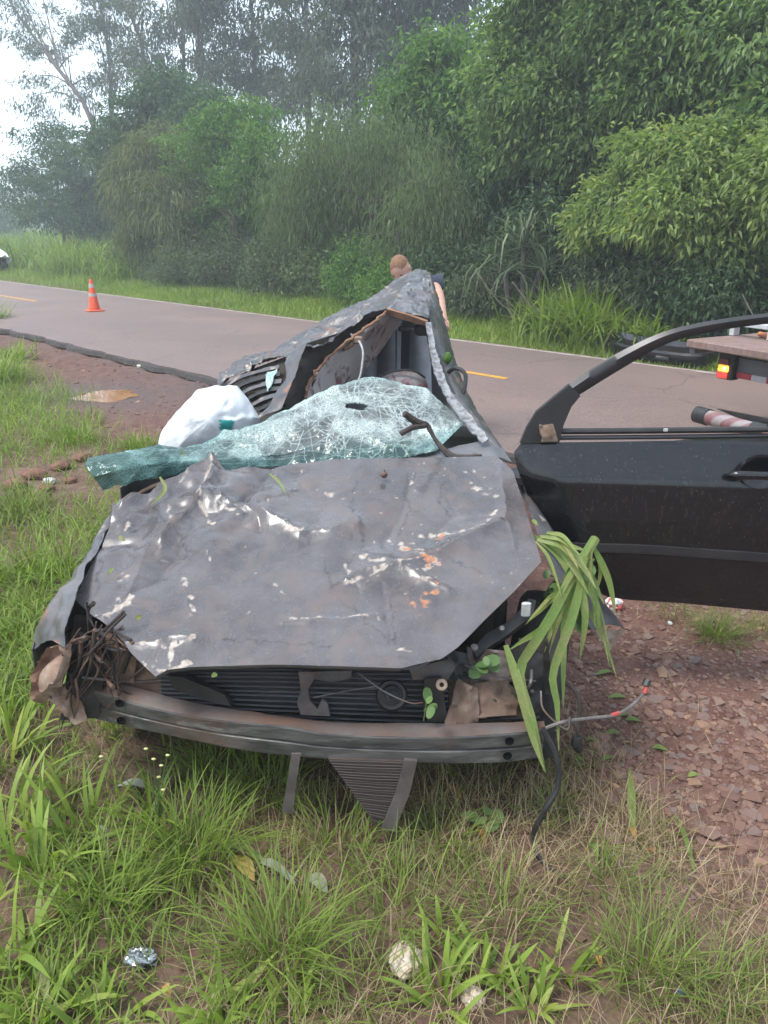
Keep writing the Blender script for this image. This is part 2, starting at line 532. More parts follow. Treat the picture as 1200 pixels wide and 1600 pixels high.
bump(nt, b, nz(nt, 160, 5, 0.7), 0.35, 0.004)
MAT_ASPHALT = m
def strip_xy(n0, n1, r0, r1, z, nn_, nr, rag0=0, rag1=0, seed=0, thick=None):
    rr_ = np.concatenate([np.arange(r0, min(r1, 30), (min(r1, 30) - r0) / nr), np.linspace(min(r1, 30), r1, 40)]) if r1 > 30 else np.linspace(r0, r1, nr)
    G = np.zeros((len(rr_), nn_, 3))
    e0 = (vnoise(np.stack([rr_, rr_ * 0], 1), 3.5, seed, 4) - 0.5) * rag0 + (vnoise(np.stack([rr_, rr_ * 0], 1), 0.35, seed + 4, 2) - 0.5) * rag0 * 1.6
    e1 = (vnoise(np.stack([rr_, rr_ * 0 + 9], 1), 2.5, seed, 4) - 0.5) * rag1
    for k in range(nn_):
        t = k / (nn_ - 1)
        n = (n0 + e0) * (1 - t) + (n1 + e1) * t
        xy = ND[None] * n[:, None] + RD[None] * rr_[:, None]
        G[:, k, :2] = xy; G[:, k, 2] = z
    return G
G = strip_xy(N_NEAR, N_FAR, -40, 150, 0.05, 9, 420, 0.16, 0.12, 2)
G[:, 0, 2] -= 0.012
mk('road', sheet(G, 0.14, (0, 0, 1)), MAT_ASPHALT, kind='structure', smooth=False, label='reddish grey asphalt road with a broken edge')
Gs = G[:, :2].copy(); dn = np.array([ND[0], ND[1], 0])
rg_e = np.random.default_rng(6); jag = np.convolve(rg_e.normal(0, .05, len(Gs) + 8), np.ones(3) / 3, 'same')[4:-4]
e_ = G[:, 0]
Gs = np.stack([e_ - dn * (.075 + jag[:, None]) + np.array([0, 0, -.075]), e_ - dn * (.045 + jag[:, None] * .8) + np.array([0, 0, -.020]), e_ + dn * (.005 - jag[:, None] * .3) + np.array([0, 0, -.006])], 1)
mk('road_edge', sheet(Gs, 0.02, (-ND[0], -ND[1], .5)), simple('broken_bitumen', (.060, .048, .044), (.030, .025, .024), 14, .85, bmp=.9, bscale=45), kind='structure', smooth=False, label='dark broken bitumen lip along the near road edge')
MAT_YEL = simple('road_paint_yellow', (0.58, 0.30, 0.035), (0.44, 0.23, 0.05), 8, 0.6, bmp=0.3, bscale=120)
MAT_WHT = simple('road_paint_worn', (0.42, 0.36, 0.32), (0.24, 0.19, 0.17), 5, 0.7, bmp=0.3, bscale=120)
k = 0
e_end = rd(*gp(70, 470, .05)[:2]); s_end = rd(*gp(757, 588, .05)[:2])
dash, period = 4.0, 12.4
for r1 in (e_end, s_end - 0.3, s_end - 0.3 + 0, e_end + 12.5, e_end + 25, e_end + 37.5, s_end - 13):
    k += 1
    if k == 3: continue
    r0 = r1
    mk('lane_marking', sheet(strip_xy(N_MID - 0.055, N_MID + 0.055, r0, r0 + dash, 0.055, 2, 12), 0.003, (0, 0, 1)), MAT_YEL, kind='structure', smooth=False,
       label='yellow dash of the centre line')
mk('edge_line', sheet(strip_xy(N_FAR - 0.17, N_FAR - 0.08, -30, 120, 0.055, 2, 200, 0.02, 0.02, 8), 0.003, (0, 0, 1)), MAT_WHT, kind='structure', smooth=False,
   label='worn pale line along the far road edge')

# ---------------------------------------------------------------- puddle
m, nt, b, _ = new_mat('muddy_water')
colw = rampn(nt, nz(nt, 3, 4), [(0.35, (0.27, 0.125, 0.055)), (0.7, (0.36, 0.19, 0.095))])
nt.links.new(colw, b.inputs['Base Color']); b.inputs['Roughness'].default_value = 0.03
b.inputs['Specular IOR Level'].default_value = 0.3
bump(nt, b, nz(nt, 6, 2), 0.03, 0.004)
th = np.linspace(0, 2 * math.pi, 48, endpoint=False)
ra = 1 + 0.55 * (vnoise(np.stack([np.cos(th), np.sin(th)], 1), 2.4, 4, 4) - 0.5) * 2
ring = np.stack([PUD[0] + 0.36 * ra * np.cos(th), PUD[1] + 0.30 * ra * np.sin(th), np.full(48, -0.042)], 1)
mk('puddle', (np.vstack([ring, [[PUD[0], PUD[1], -0.042]]]), [[i, (i + 1) % 48, 48] for i in range(48)]), m, kind='structure',
   label='small orange brown rain puddle on the dirt shoulder')

# ---------------------------------------------------------------- leaves and grass
def leaf_quads(C, D, L, W, up_jit=0.6, rng=RNG, fold=0.25, droop=0.0):
    """one folded pointed leaf per row: foot at C, pointing along D"""
    n = len(C)
    D = unit(D)
    ref = unit(np.array([0, 0, 1.0]) + rng.normal(0, up_jit, (n, 3)))
    S = unit(np.cross(D, ref)); N = np.cross(S, D)
    L = (L * rng.uniform(0.65, 1.25, n))[:, None]; W = (W * rng.uniform(0.75, 1.25, n))[:, None]
    mid = C + D * L * 0.45
    tip = C + D * L + np.array([0, 0, -1.0]) * L * droop
    V = np.stack([C, mid + S * W / 2 + N * W * fold, tip, mid - S * W / 2 + N * W * fold], 1).reshape(-1, 3)
    i = np.arange(n)[:, None] * 4
    F = np.concatenate([i + np.array([[0, 1, 2]]), i + np.array([[0, 2, 3]])]).astype(np.int32)
    return V, F
def foliage(lobes, n, L, W, clump=0.28, per=22, down=0.5, rng=RNG, out=0.5, fold=0.25, flat=0.6, droop=0.15, shell=0.35):
    """lobes: (centre, radii). Leaves sit in clumps spread through each lobe's volume, most near its outside."""
    vol = np.array([np.prod(r) ** 0.667 for c, r in lobes]); vol /= vol.sum()
    Cs, Ds, Ts = [], [], []
    for (c, r), w in zip(lobes, vol):
        m_ = max(int(n * w / per), 3)
        d = unit(rng.normal(0, 1, (m_, 3)))
        rad = shell + (1 - shell) * rng.uniform(0, 1, m_) ** 0.6
        wob = 0.72 + 0.56 * vnoise(d * 1.0 + np.asarray(c)[None] * 0.37, 1.6, 21, 2)
        cc = np.asarray(c) + d * np.asarray(r) * (rad * wob)[:, None]
        tint = np.clip(rng.normal(0.5, 0.27, m_), 0, 1)
        kk = rng.poisson(per, m_)
        idx = np.repeat(np.arange(m_), kk)
        p = cc[idx] + rng.normal(0, 1, (len(idx), 3)) * clump * np.array([1, 1, flat])
        dd = d[idx] * out + rng.normal(0, 0.6, (len(idx), 3)) + np.array([0, 0, -down])
        Cs.append(p); Ds.append(dd); Ts.append(np.clip(tint[idx] + rng.normal(0, 0.06, len(idx)), 0, 1))
    C, D, T = np.concatenate(Cs), np.concatenate(Ds), np.concatenate(Ts)
    V, F = leaf_quads(C, D, L, W, rng=rng, fold=fold, droop=droop)
    return V, F, np.repeat(T, 4)
def blades(P, h, w, rng=RNG, lean=0.5, bend=0.8, seg=3, tint=None, az=None, fold=0.0):
    """grass blades: foot P, length h, curving over; returns V, F, tint"""
    n = len(P); h = np.broadcast_to(h, n) * rng.uniform(0.6, 1.2, n); w = np.broadcast_to(w, n) * rng.uniform(0.7, 1.3, n)
    az = rng.uniform(0, 2 * math.pi, n) if az is None else az
    d = np.stack([np.cos(az), np.sin(az), np.zeros(n)], 1)
    face = az + math.pi / 2 + rng.normal(0, 0.35, n)
    s = np.stack([np.cos(face), np.sin(face), np.zeros(n)], 1)
    a0 = np.abs(rng.normal(0, 0.35, n)) * lean; a1 = a0 + np.abs(rng.normal(1, 0.45, n)) * bend
    rows = []; pos = P.copy()
    prof = np.interp(np.linspace(0, 1, seg + 1), [0, 0.3, 0.75, 1], [0.7, 1.0, 0.65, 0.06])
    for k in range(seg + 1):
        rows.append(pos - s * (w * prof[k] / 2)[:, None]); rows.append(pos + s * (w * prof[k] / 2)[:, None])
        a = a0 + (a1 - a0) * ((k + 0.5) / seg)
        pos = pos + (d * np.sin(a)[:, None] + np.array([0, 0, 1.0]) * np.cos(a)[:, None]) * (h / seg)[:, None]
    V = np.stack(rows, 1)
    nv = 2 * (seg + 1)
    i = np.arange(n)[:, None] * nv
    F = np.concatenate([i + np.array([[2 * k, 2 * k + 1, 2 * k + 3, 2 * k + 2]]) for k in range(seg)]).astype(np.int32)
    t = np.full(n, 0.5) if tint is None else tint
    return V.reshape(-1, 3), F, np.repeat(t, nv)
def cat_foliage(parts):
    Vs, Fs, Ts, k = [], [], [], 0
    for V, F, T in parts:
        Vs.append(V); Fs.append(F + k); Ts.append(T); k += len(V)
    return np.concatenate(Vs), Fs, np.concatenate(Ts)

LEAF = {
 'euca':   leaf_mat('leaf_eucalyptus', [(0.2, (0.060, 0.078, 0.050)), (0.5, (0.088, 0.110, 0.068)), (0.8, (0.125, 0.145, 0.090))], 0.3),
 'dark':   leaf_mat('leaf_dark', [(0.2, (0.036, 0.070, 0.036)), (0.5, (0.060, 0.112, 0.048)), (0.8, (0.10, 0.165, 0.065))], 0.3),
 'olive':  leaf_mat('leaf_olive', [(0.2, (0.085, 0.105, 0.050)), (0.5, (0.150, 0.170, 0.082)), (0.8, (0.215, 0.235, 0.120))], 0.35),
 'bright': leaf_mat('leaf_bright', [(0.2, (0.055, 0.115, 0.028)), (0.5, (0.095, 0.190, 0.042)), (0.8, (0.170, 0.270, 0.060))], 0.4),
 'willow': leaf_mat('leaf_feathery', [(0.2, (0.080, 0.118, 0.058)), (0.5, (0.130, 0.180, 0.080)), (0.8, (0.19, 0.245, 0.105))], 0.35),
 'long':   leaf_mat('leaf_lanceolate', [(0.2, (0.070, 0.122, 0.050)), (0.5, (0.145, 0.225, 0.075)), (0.8, (0.25, 0.34, 0.115))], 0.38),
 'lime':   leaf_mat('leaf_pale_lanceolate', [(0.2, (0.120, 0.180, 0.060)), (0.5, (0.21, 0.285, 0.085)), (0.78, (0.31, 0.38, 0.125)), (0.97, (0.34, 0.30, 0.09))], 0.4),
 'under':  leaf_mat('leaf_undergrowth', [(0.2, (0.050, 0.075, 0.040)), (0.5, (0.085, 0.120, 0.060)), (0.8, (0.145, 0.180, 0.088))], 0.3),
}
MAT_BARK = simple('bark_grey', (0.13, 0.105, 0.09), (0.055, 0.045, 0.04), 9, 0.9, bmp=0.5, stretch=(1, 1, 0.25))
MAT_BARKP = simple('bark_pale', (0.27, 0.24, 0.21), (0.13, 0.11, 0.10), 7, 0.85, bmp=0.4, stretch=(1, 1, 0.3))

def tp(px, py, n):
    """the point on a line of sight that lies n metres across the road line"""
    v = ray(px, py)
    t = n / (v[0] * ND[0] + v[1] * ND[1])
    return np.array([0, 0, CAM_H]) + v * t
def tree(name, label, cat, n, base_px, trunk, lobes, leaf, count, L, W, group, r0=0.12, bark=None, branches=True, seed=0, **kw):
    """trunk: picture points up the stem at depth n; lobes: (px, py, rx, ry[, dn]) the crown's masses"""
    rng = np.random.default_rng(seed + 100)
    b0 = tp(base_px, 430, n); b0[2] = gz(b0[0], b0[1])[0] - 0.05
    root = empty(name, b0, label, cat, group)
    lb = []
    for l in lobes:
        c = tp(l[0], l[1], n + (l[4] if len(l) > 4 else rng.uniform(-0.5, 0.5)))
        s = np.linalg.norm(c - np.array([0, 0, CAM_H])) / F_PX
        lb.append((c, (l[2] * s, min(l[2], 1.3 * l[3]) * s * 0.9, l[3] * s)))
    V, F, T = foliage(lb, count, L, W, rng=rng, **kw)
    keep = None
    mk('crown', (V, F), LEAF[leaf], root, attrs={'tint': T}, smooth=False, kind='stuff')
    pts = [b0] + [tp(p[0], p[1], n + (p[2] if len(p) > 2 else 0)) for p in trunk]
    path = spline(pts, 14)
    path[1:-1] += rng.normal(0, 0.02, path[1:-1].shape)
    items = [tube(path, [r0, r0 * 0.8, r0 * 0.3], 7)]
    if branches:
        for c, r in lb:
            k = int(rng.integers(5, 12))
            for q in range(2 if len(lb) > 6 else 3):
                e = np.asarray(c) + unit(rng.normal(0, 1, 3)) * np.asarray(r) * rng.uniform(0.2, 0.9)
                s0 = path[min(13, max(2, k + q - 1))]
                if s0[2] > e[2] + 0.5: s0 = path[max(2, k - 4)]
                md = (s0 * 0.55 + e * 0.45) + np.array([0, 0, 0.1]) * np.linalg.norm(e - s0) + rng.normal(0, 0.05, 3)
                items.append(tube(spline([s0, md, e], 7), [r0 * 0.34, r0 * 0.2, r0 * 0.05], 5, False))
    mk('trunk', join(items), bark or MAT_BARK, root)
    return root
G_E, G_T, G_S = 'tall eucalyptus trees behind the wood', 'trees along the far verge', 'shrubs under the trees on the far verge'
E = [  # n, base, trunk, lobes, count, label
 (25, 172, [(165, 300), (140, 180), (85, 100), (20, 10), (-12, -70)], [(100, 150, 85, 32), (60, 70, 45, 30), (30, 20, 45, 30), (110, 70, 40, 30), (150, 130, 40, 26), (-10, -60, 50, 40)], 3300, 'tall eucalyptus leaning far out over the road on the left'),
 (26, 180, [(178, 330), (174, 150), (166, 60), (150, -40)], [(178, 55, 34, 46), (205, 110, 28, 30), (150, 20, 40, 30), (165, -40, 50, 40)], 2300, 'slim eucalyptus with a straight stem beside the leaning one'),
 (25, 250, [(246, 330), (226, 90), (190, 0), (175, -60)], [(232, 45, 44, 44), (215, 100, 35, 28), (260, 110, 32, 30), (200, -30, 50, 40)], 2500, 'eucalyptus whose stem bends left above the dark round tree'),
 (27, 290, [(289, 330), (287, 100), (284, -60)], [(290, 35, 42, 50), (305, 115, 40, 34), (270, 150, 30, 24), (285, -50, 55, 45)], 2600, 'straight dark stemmed eucalyptus above the dark round tree'),
 (24, 322, [(316, 330), (314, 110), (300, 0), (296, -60)], [(335, 60, 40, 52), (360, 130, 40, 36), (310, 10, 40, 35), (320, -50, 50, 40)], 2800, 'eucalyptus with a forked stem above the light green tree'),
 (26, 408, [(405, 330), (400, 130), (392, 0), (388, -60)], [(402, 50, 52, 60), (432, 120, 44, 34), (380, 130, 40, 30), (425, 165, 45, 26), (400, -40, 60, 50)], 3600, 'thick crowned eucalyptus above the pale olive tree'),
 (25, 482, [(481, 330), (482, 130), (478, 0), (476, -60)], [(470, 45, 52, 60), (500, 120, 44, 36), (455, 150, 36, 26), (475, -50, 60, 45)], 3500, 'eucalyptus with two close stems left of the straight one'),
 (23, 556, [(556, 330), (555, 130), (553, 0), (552, -60)], [(560, 50, 54, 60), (592, 120, 44, 40), (535, 150, 40, 30), (560, -50, 60, 45)], 3800, 'eucalyptus with the thickest straight stem above the feathery tree'),
 (25, 640, [(640, 330), (636, 130), (640, 0), (640, -60)], [(632, 40, 54, 55), (660, 105, 40, 34), (615, 110, 40, 34), (650, -50, 60, 45)], 3600, 'eucalyptus half hidden behind the thin yellowish tree'),
 (26, 716, [(716, 330), (720, 130), (724, 0), (722, -60)], [(708, 30, 46, 44), (745, 95, 34, 40), (720, -50, 60, 45)], 2600, 'eucalyptus beside the gap of bright sky over the wood'),
]
for i, (n, bx, tr, lb, ct, lab) in enumerate(E):
    tree('eucalyptus_tree', lab, 'tree', n, bx, tr, lb, 'euca', int(ct * 1.9), 0.30, 0.085, G_E, 0.17, MAT_BARK, seed=i, clump=0.36, per=60, down=0.9, shell=0.1, flat=0.6)
T = [
 ('dark_tree', 'dark round crowned tree under the eucalyptus stems', 17, 262, [(262, 330), (262, 200)], [(265, 148, 58, 30), (225, 190, 58, 40), (318, 190, 42, 40), (188, 235, 46, 40), (275, 220, 60, 50)], 'dark', 24000, 0.19, 0.075, 0.13, dict(clump=0.30, per=40, flat=.4)),
 ('verge_tree', 'small dark tree with a thin bare stem beside the cane field', 18, 104, [(98, 350), (90, 290), (84, 240)], [(90, 225, 62, 26), (58, 268, 46, 22), (112, 292, 55, 34), (38, 305, 40, 26), (78, 335, 45, 24), (152, 330, 45, 42), (140, 250, 50, 36)], 'dark', 20000, 0.19, 0.075, 0.10, dict(clump=0.30, per=40, flat=.4)),
 ('verge_tree', 'dark tree cut off by the left edge far down the road', 26, -10, [(-10, 340), (-5, 300)], [(5, 325, 26, 34), (-40, 310, 40, 45), (-5, 360, 36, 26)], 'dark', 8000, 0.26, 0.1, 0.12, dict(clump=0.4)),
 ('olive_tree', 'pale olive tree with drooping narrow leaves near the cone', 13.4, 262, [(258, 380), (255, 300)], [(256, 238, 50, 40), (222, 298, 50, 52), (275, 320, 58, 56), (235, 375, 45, 36), (300, 380, 46, 36)], 'olive', 15000, 0.24, 0.042, 0.09, dict(clump=0.24, per=34, down=1.2, out=0.7, droop=0.3, flat=0.6)),
 ('feather_leaf_tree', 'fresh green tree with layered crown beside the pale olive tree', 13.8, 368, [(368, 380), (366, 260)], [(370, 185, 58, 26), (335, 225, 66, 28), (402, 238, 40, 34), (318, 283, 58, 30), (388, 295, 48, 34), (350, 340, 50, 36)], 'bright', 15000, 0.17, 0.06, 0.10, dict(clump=0.27, per=46, flat=0.28, down=0.25)),
 ('willowy_tree', 'wide feathery grey green tree in the middle of the verge', 12.9, 560, [(570, 400), (590, 340), (560, 290)], [(528, 250, 84, 52), (475, 318, 62, 56), (612, 262, 68, 52), (562, 322, 105, 56), (690, 315, 62, 56), (650, 360, 60, 46), (470, 380, 50, 40)], 'willow', 34000, 0.15, 0.022, 0.12, dict(clump=0.30, per=40, down=1.5, flat=1.1, droop=0.3)),
 ('thin_tree', 'thin light green tree in front of the sky gap', 15.5, 690, [(692, 350), (690, 230), (700, 120)], [(690, 85, 40, 34), (648, 145, 48, 34), (722, 160, 34, 44), (684, 205, 48, 36), (740, 240, 36, 40), (640, 195, 40, 30)], 'bright', 10500, 0.20, 0.075, 0.09, dict(clump=0.28, shell=0.1)),
 ('broadleaf_tree', 'tall tree of long hanging leaves right of the sky gap', 13.2, 850, [(850, 400), (848, 250), (850, 100), (855, 0)], [(840, 50, 66, 52), (800, 125, 44, 54), (870, 145, 76, 54), (828, 215, 66, 54), (925, 50, 66, 54), (880, -40, 90, 50), (910, 220, 60, 50)], 'long', 42000, 0.14, 0.054, 0.15, dict(clump=0.21, per=46, down=0.45, out=0.8, droop=0.2, flat=0.5)),
 ('broadleaf_tree', 'tallest tree of long hanging leaves at the right edge', 12.9, 1075, [(1075, 400), (1078, 250), (1075, 100), (1070, 0)], [(1000, 45, 84, 54), (1100, 55, 92, 62), (1045, 135, 84, 54), (1150, 150, 80, 54), (968, 185, 56, 46), (1210, 60, 80, 80), (1080, -50, 130, 50), (1240, 180, 70, 60)], 'long', 54000, 0.14, 0.054, 0.16, dict(clump=0.21, per=46, down=0.45, out=0.8, droop=0.2, flat=0.5)),
 ('dark_tree', 'shaded dark tree between the two tall broadleaf trees', 15.5, 930, [(930, 400), (930, 300)], [(900, 270, 80, 60), (1000, 250, 80, 60), (960, 340, 90, 60), (840, 310, 60, 50), (1100, 330, 90, 60), (1200, 300, 80, 80)], 'dark', 17000, 0.22, 0.07, 0.13, dict(clump=0.3)),
 ('pale_bush', 'big pale green bush of long leaves overhanging the far verge', 11.7, 1075, [(1075, 430), (1070, 360), (1065, 290)], [(1045, 235, 74, 34), (1125, 245, 80, 42), (985, 305, 62, 42), (1075, 325, 92, 52), (1180, 300, 60, 60), (950, 345, 52, 34), (1150, 375, 60, 44), (1250, 280, 70, 80)], 'lime', 36000, 0.13, 0.047, 0.11, dict(clump=0.17, per=40, down=0.4, out=0.9, droop=0.2, flat=0.5)),
 ('leafy_bush', 'mid green bush with yellowing tips behind the sword leaves', 13.2, 790, [(790, 430), (788, 350)], [(790, 290, 52, 50), (752, 365, 52, 52), (855, 360, 56, 56), (800, 420, 60, 46)], 'dark', 13000, 0.15, 0.055, 0.08, dict(clump=0.24)),
]
TR = {}
for i, (nm, lab, n, bx, tr, lb, lf, ct, L, W, r0, kw) in enumerate(T):
    TR[lab] = tree(nm, lab, 'bush' if 'bush' in nm else 'tree', n, bx, tr, lb, lf, ct, L, W, G_T, r0, MAT_BARK, seed=30 + i, **kw)
S = [
 (-90, 395, 60, 40, 20, 'under', 'grey shrub past the left end of the wood'),
 (215, 405, 40, 34, 13.2, 'under', 'first grey shrub right of the cane clump'),
 (290, 425, 50, 34, 12.7, 'under', 'grey brown shrub under the pale olive tree'),
 (360, 400, 48, 44, 12.9, 'under', 'dull shrub under the fresh green tree'),
 (430, 420, 46, 44, 12.6, 'under', 'twiggy shrub left of the feathery tree'),
 (500, 425, 46, 46, 12.5, 'willow', 'grey green shrub at the foot of the feathery tree'),
 (570, 420, 46, 40, 12.2, 'bright', 'light green shrub behind the crushed roof'),
 (610, 450, 40, 30, 11.6, 'bright', 'low leafy shrub just left of the bending person'),
 (700, 420, 50, 50, 12.6, 'dark', 'dark shrub behind the bending person'),
 (745, 460, 38, 34, 11.9, 'under', 'brownish shrub left of the sword leaves'),
 (860, 460, 46, 46, 12.5, 'dark', 'dark shrub right of the sword leaves'),
 (955, 430, 50, 50, 12.3, 'under', 'dusty shrub under the left side of the pale bush'),
 (1040, 450, 50, 50, 12.0, 'under', 'stemmy shrub above the black bumper on the verge'),
 (1120, 455, 50, 46, 11.8, 'dark', 'dark shrub above the truck bed corner'),
 (1200, 450, 60, 56, 12.0, 'under', 'shrub cut off by the right edge'),
 (1330, 430, 80, 70, 12.0, 'under', 'shrub beyond the right edge of the wood'),
]
for i, (px, py, rx, ry, n, lf, lab) in enumerate(S):
    tree('shrub', lab, 'shrub', n, px, [(px, py + ry * 0.3), (px, py - ry * 0.3)], [(px, py, rx, ry), (px - rx * 0.5, py + ry * 0.35, rx * 0.7, ry * 0.7), (px + rx * 0.55, py + ry * 0.4, rx * 0.7, ry * 0.7)],
         lf, 5200, 0.11, 0.042, G_S, 0.035, MAT_BARK, seed=60 + i, clump=0.2, per=20)
# the wood goes on past the right edge
for src, sh, rz, lab in [('tall tree of long hanging leaves right of the sky gap', 9.5, 1.2, 'first tall tree of the wood beyond the right edge'), ('tallest tree of long hanging leaves at the right edge', 10.5, 2.3, 'second tall tree of the wood beyond the right edge'),
                     ('fresh green tree with layered crown beside the pale olive tree', 22.5, .8, 'fresh green tree of the wood beyond the right edge'), ('shaded dark tree between the two tall broadleaf trees', 9.0, 1.9, 'shaded dark tree of the wood beyond the right edge')]:
    c = copy_tree(TR[src]); c.location = c.location + Vector((-RD[0] * sh, -RD[1] * sh, 0)); c.rotation_euler = (0, 0, rz); c['label'] = lab
# the wood behind, one mass
rng = np.random.default_rng(5)
lb = []
for px in range(150, 1420, 75):
    for py in (410, 350, 290, 230):
        if px < 330 and py < 300: continue
        if px < 480 and py < 240: continue
        n = rng.uniform(19, 24)
        c = tp(px + rng.uniform(-20, 20), py + rng.uniform(-15, 15), n); s = np.linalg.norm(c) / F_PX
        lb.append((c, (60 * s, 50 * s, 42 * s)))
V, F, Tn = foliage(lb, 42000, 0.34, 0.16, rng=rng, clump=0.5, per=24, shell=0.1)
mk('woodland', (V, F), LEAF['under'], attrs={'tint': Tn}, smooth=False, kind='stuff', label='dim mass of woodland behind the roadside trees')

# sword-leaved plants, each long leaf its own part
LEAF['sword'] = leaf_mat('leaf_sword', [(0.2, (0.055, 0.085, 0.040)), (0.5, (0.095, 0.135, 0.060)), (0.8, (0.16, 0.20, 0.10))], 0.2)
def sword_plant(name, label, heads, n, L, cnt, seed, base_px):
    rng = np.random.default_rng(seed)
    b0 = tp(base_px, 430, n); b0[2] = gz(b0[0], b0[1])[0] - 0.03
    root = empty(name, b0, label, 'plant')
    its = []
    for (px, py) in heads:
        h = tp(px, py, n)
        its.append(tube(spline([b0, (b0 + h) / 2 + rng.normal(0, 0.05, 3), h], 8), [0.07, 0.05, 0.05], 7))
        for k in range(cnt):
            a = rng.uniform(0, 2 * math.pi); el = rng.uniform(-0.35, 1.2)
            d = np.array([math.cos(a) * math.cos(el), math.sin(a) * math.cos(el), math.sin(el)])
            l = L * rng.uniform(0.7, 1.15)
            p1 = h + d * l * 0.5; p2 = h + d * l * 0.85 + np.array([0, 0, -0.18 * l]) ; p3 = h + d * l * 0.98 + np.array([0, 0, -0.7 * l * rng.uniform(0.5, 1.2)])
            VF = ribbon(spline([h, p1, p2, p3], 7), 0.042, t=0.003, taper=[0.6, 1, 0.9, 0.6, 0.06], fold=0.15)
            mk('leaf', VF, LEAF['sword'], root, attrs={'tint': np.full(len(VF[0]), rng.uniform(0.2, 0.8))})
    mk('stem', join(its), MAT_BARK, root)
sword_plant('sword_leaf_plant', 'big plant of long drooping sword leaves above the far verge', [(818, 385), (845, 420), (790, 425)], 11.5, 1.15, 26, 1, 820)
sword_plant('sword_leaf_plant', 'small spiky rosette of sword leaves above the bending person', [(622, 350)], 12.2, 0.5, 22, 2, 630)
# dry fallen branches
for i, (pts, lab) in enumerate([
    ([(800, 440), (840, 490), (885, 525)], 'dry branch leaning down under the sword leaves'),
    ([(838, 480), (860, 505), (868, 545)], 'short dry stick crossing the dry branch'),
    ([(745, 425), (770, 460), (788, 480)], 'pale dry stick standing right of the bending person'),
    ([(1160, 460), (1175, 490), (1185, 500)], 'pale forked stick above the truck bed')]):
    path = spline([tp(p[0], p[1], 10.9 - 0.1 * k) for k, p in enumerate(pts)], 10)
    path[-1][2] = max(path[-1][2] if i in (2, 3) else gz(*path[-1][:2])[0], 0.0)
    mk('fallen_branch', tube(path, [0.013, 0.010, 0.006], 6), MAT_BARK, origin=path[-1], label=lab, cat='branch', group='dry branches on the far verge')

# grasses beyond the road
LEAF['grass'] = leaf_mat('grass_green', [(0.0, (0.24, 0.185, 0.095)), (0.25, (0.20, 0.200, 0.070)), (0.5, (0.135, 0.200, 0.034)), (0.8, (0.225, 0.315, 0.050)), (1.0, (0.35, 0.38, 0.09))], 0.35, island=0.35)
LEAF['straw'] = leaf_mat('grass_straw', [(0.0, (0.19, 0.13, 0.072)), (0.4, (0.31, 0.235, 0.135)), (0.7, (0.42, 0.335, 0.20)), (1.0, (0.22, 0.215, 0.09))], 0.2, island=0.5)
rng = np.random.default_rng(8)
nb = 70000
r = np.concatenate([rng.uniform(-9, 24, 52000), rng.uniform(24, 70, 18000)])
w = N_FAR - 0.05 + rng.uniform(0, 1, nb) ** 1.2 * 2.7 + (vnoise(np.stack([r, r * 0], 1), 1.2, 3, 3) - 0.5) * 0.25
xy = ND[None] * w[:, None] + RD[None] * r[:, None]
P = np.c_[xy, gz(xy[:, 0], xy[:, 1])]
hh = 0.13 + 0.22 * smooth01(w, N_FAR, N_FAR + 1.6) * vnoise(xy, 0.8, 4, 3) * 1.6
V, F, Tn = blades(P, hh, 0.016, rng, 0.8, 0.9, 2, np.clip(0.50 + 0.55 * vnoise(xy, 0.9, 6, 3) + rng.normal(0, 0.12, nb), 0.25, 1))
mk('verge_grass', (V, F), LEAF['grass'], attrs={'tint': Tn}, kind='stuff', label='bright green grass on the far verge')
def tall_clump(name, label, px, n, cnt, h, spread, w, seed, tl=(0.45, 0.9), group='tall grass clumps on the far verge'):
    rng = np.random.default_rng(seed)
    b0 = tp(px, 430, n); b0[2] = gz(b0[0], b0[1])[0]
    P = b0 + np.c_[rng.normal(0, spread, (cnt, 2)), np.zeros(cnt)]; P[:, 2] = gz(P[:, 0], P[:, 1])
    VF = blades(P, h, w, rng, 0.7, 1.3, 4, rng.uniform(*tl, cnt))
    mk(name, VF[:2], LEAF['grass'], origin=b0, attrs={'tint': VF[2]}, label=label, cat='grass clump', group=group)
for px, n, c, h, s, lab in [(132, 13.0, 900, 1.5, 0.8, 'tall bright cane clump just behind the cone'), (60, 14.5, 900, 1.4, 1.0, 'cane clump at the left end of the verge'), (196, 12.6, 600, 1.2, 0.5, 'rounded cane clump against the first grey shrub'),
                           (925, 11.0, 500, 1.0, 0.30, 'tall arching grass right of the sword leaves'), (900, 11.2, 260, 0.95, 0.2, 'thin arching grass under the sword leaves'), (1015, 10.9, 300, 0.75, 0.25, 'grass clump left of the black bumper on the verge'), (860, 11.4, 300, 1.0, 0.3, 'grass clump behind the dry branches')]:
    tall_clump('tall_grass', lab, px, n, c, h, s, 0.035, int(px))
rng = np.random.default_rng(9)
nb = 16000
r = rng.uniform(16, 100, nb); w = 12.5 + rng.uniform(0, 1, nb) * 30
k = (r * 1.0 > 18 + (w - 12.5) * 1.1); r, w = r[k], w[k]
xy = ND[None] * w[:, None] + RD[None] * r[:, None]
P = np.c_[xy, gz(xy[:, 0], xy[:, 1])]
V, F, Tn = blades(P, 1.5, 0.09, rng, 0.5, 1.1, 3, np.clip(rng.normal(0.7, 0.14, len(P)), 0.3, 1))
mk('cane_field', (V, F), LEAF['grass'], attrs={'tint': Tn}, kind='stuff', label='green cane field beyond the far verge')
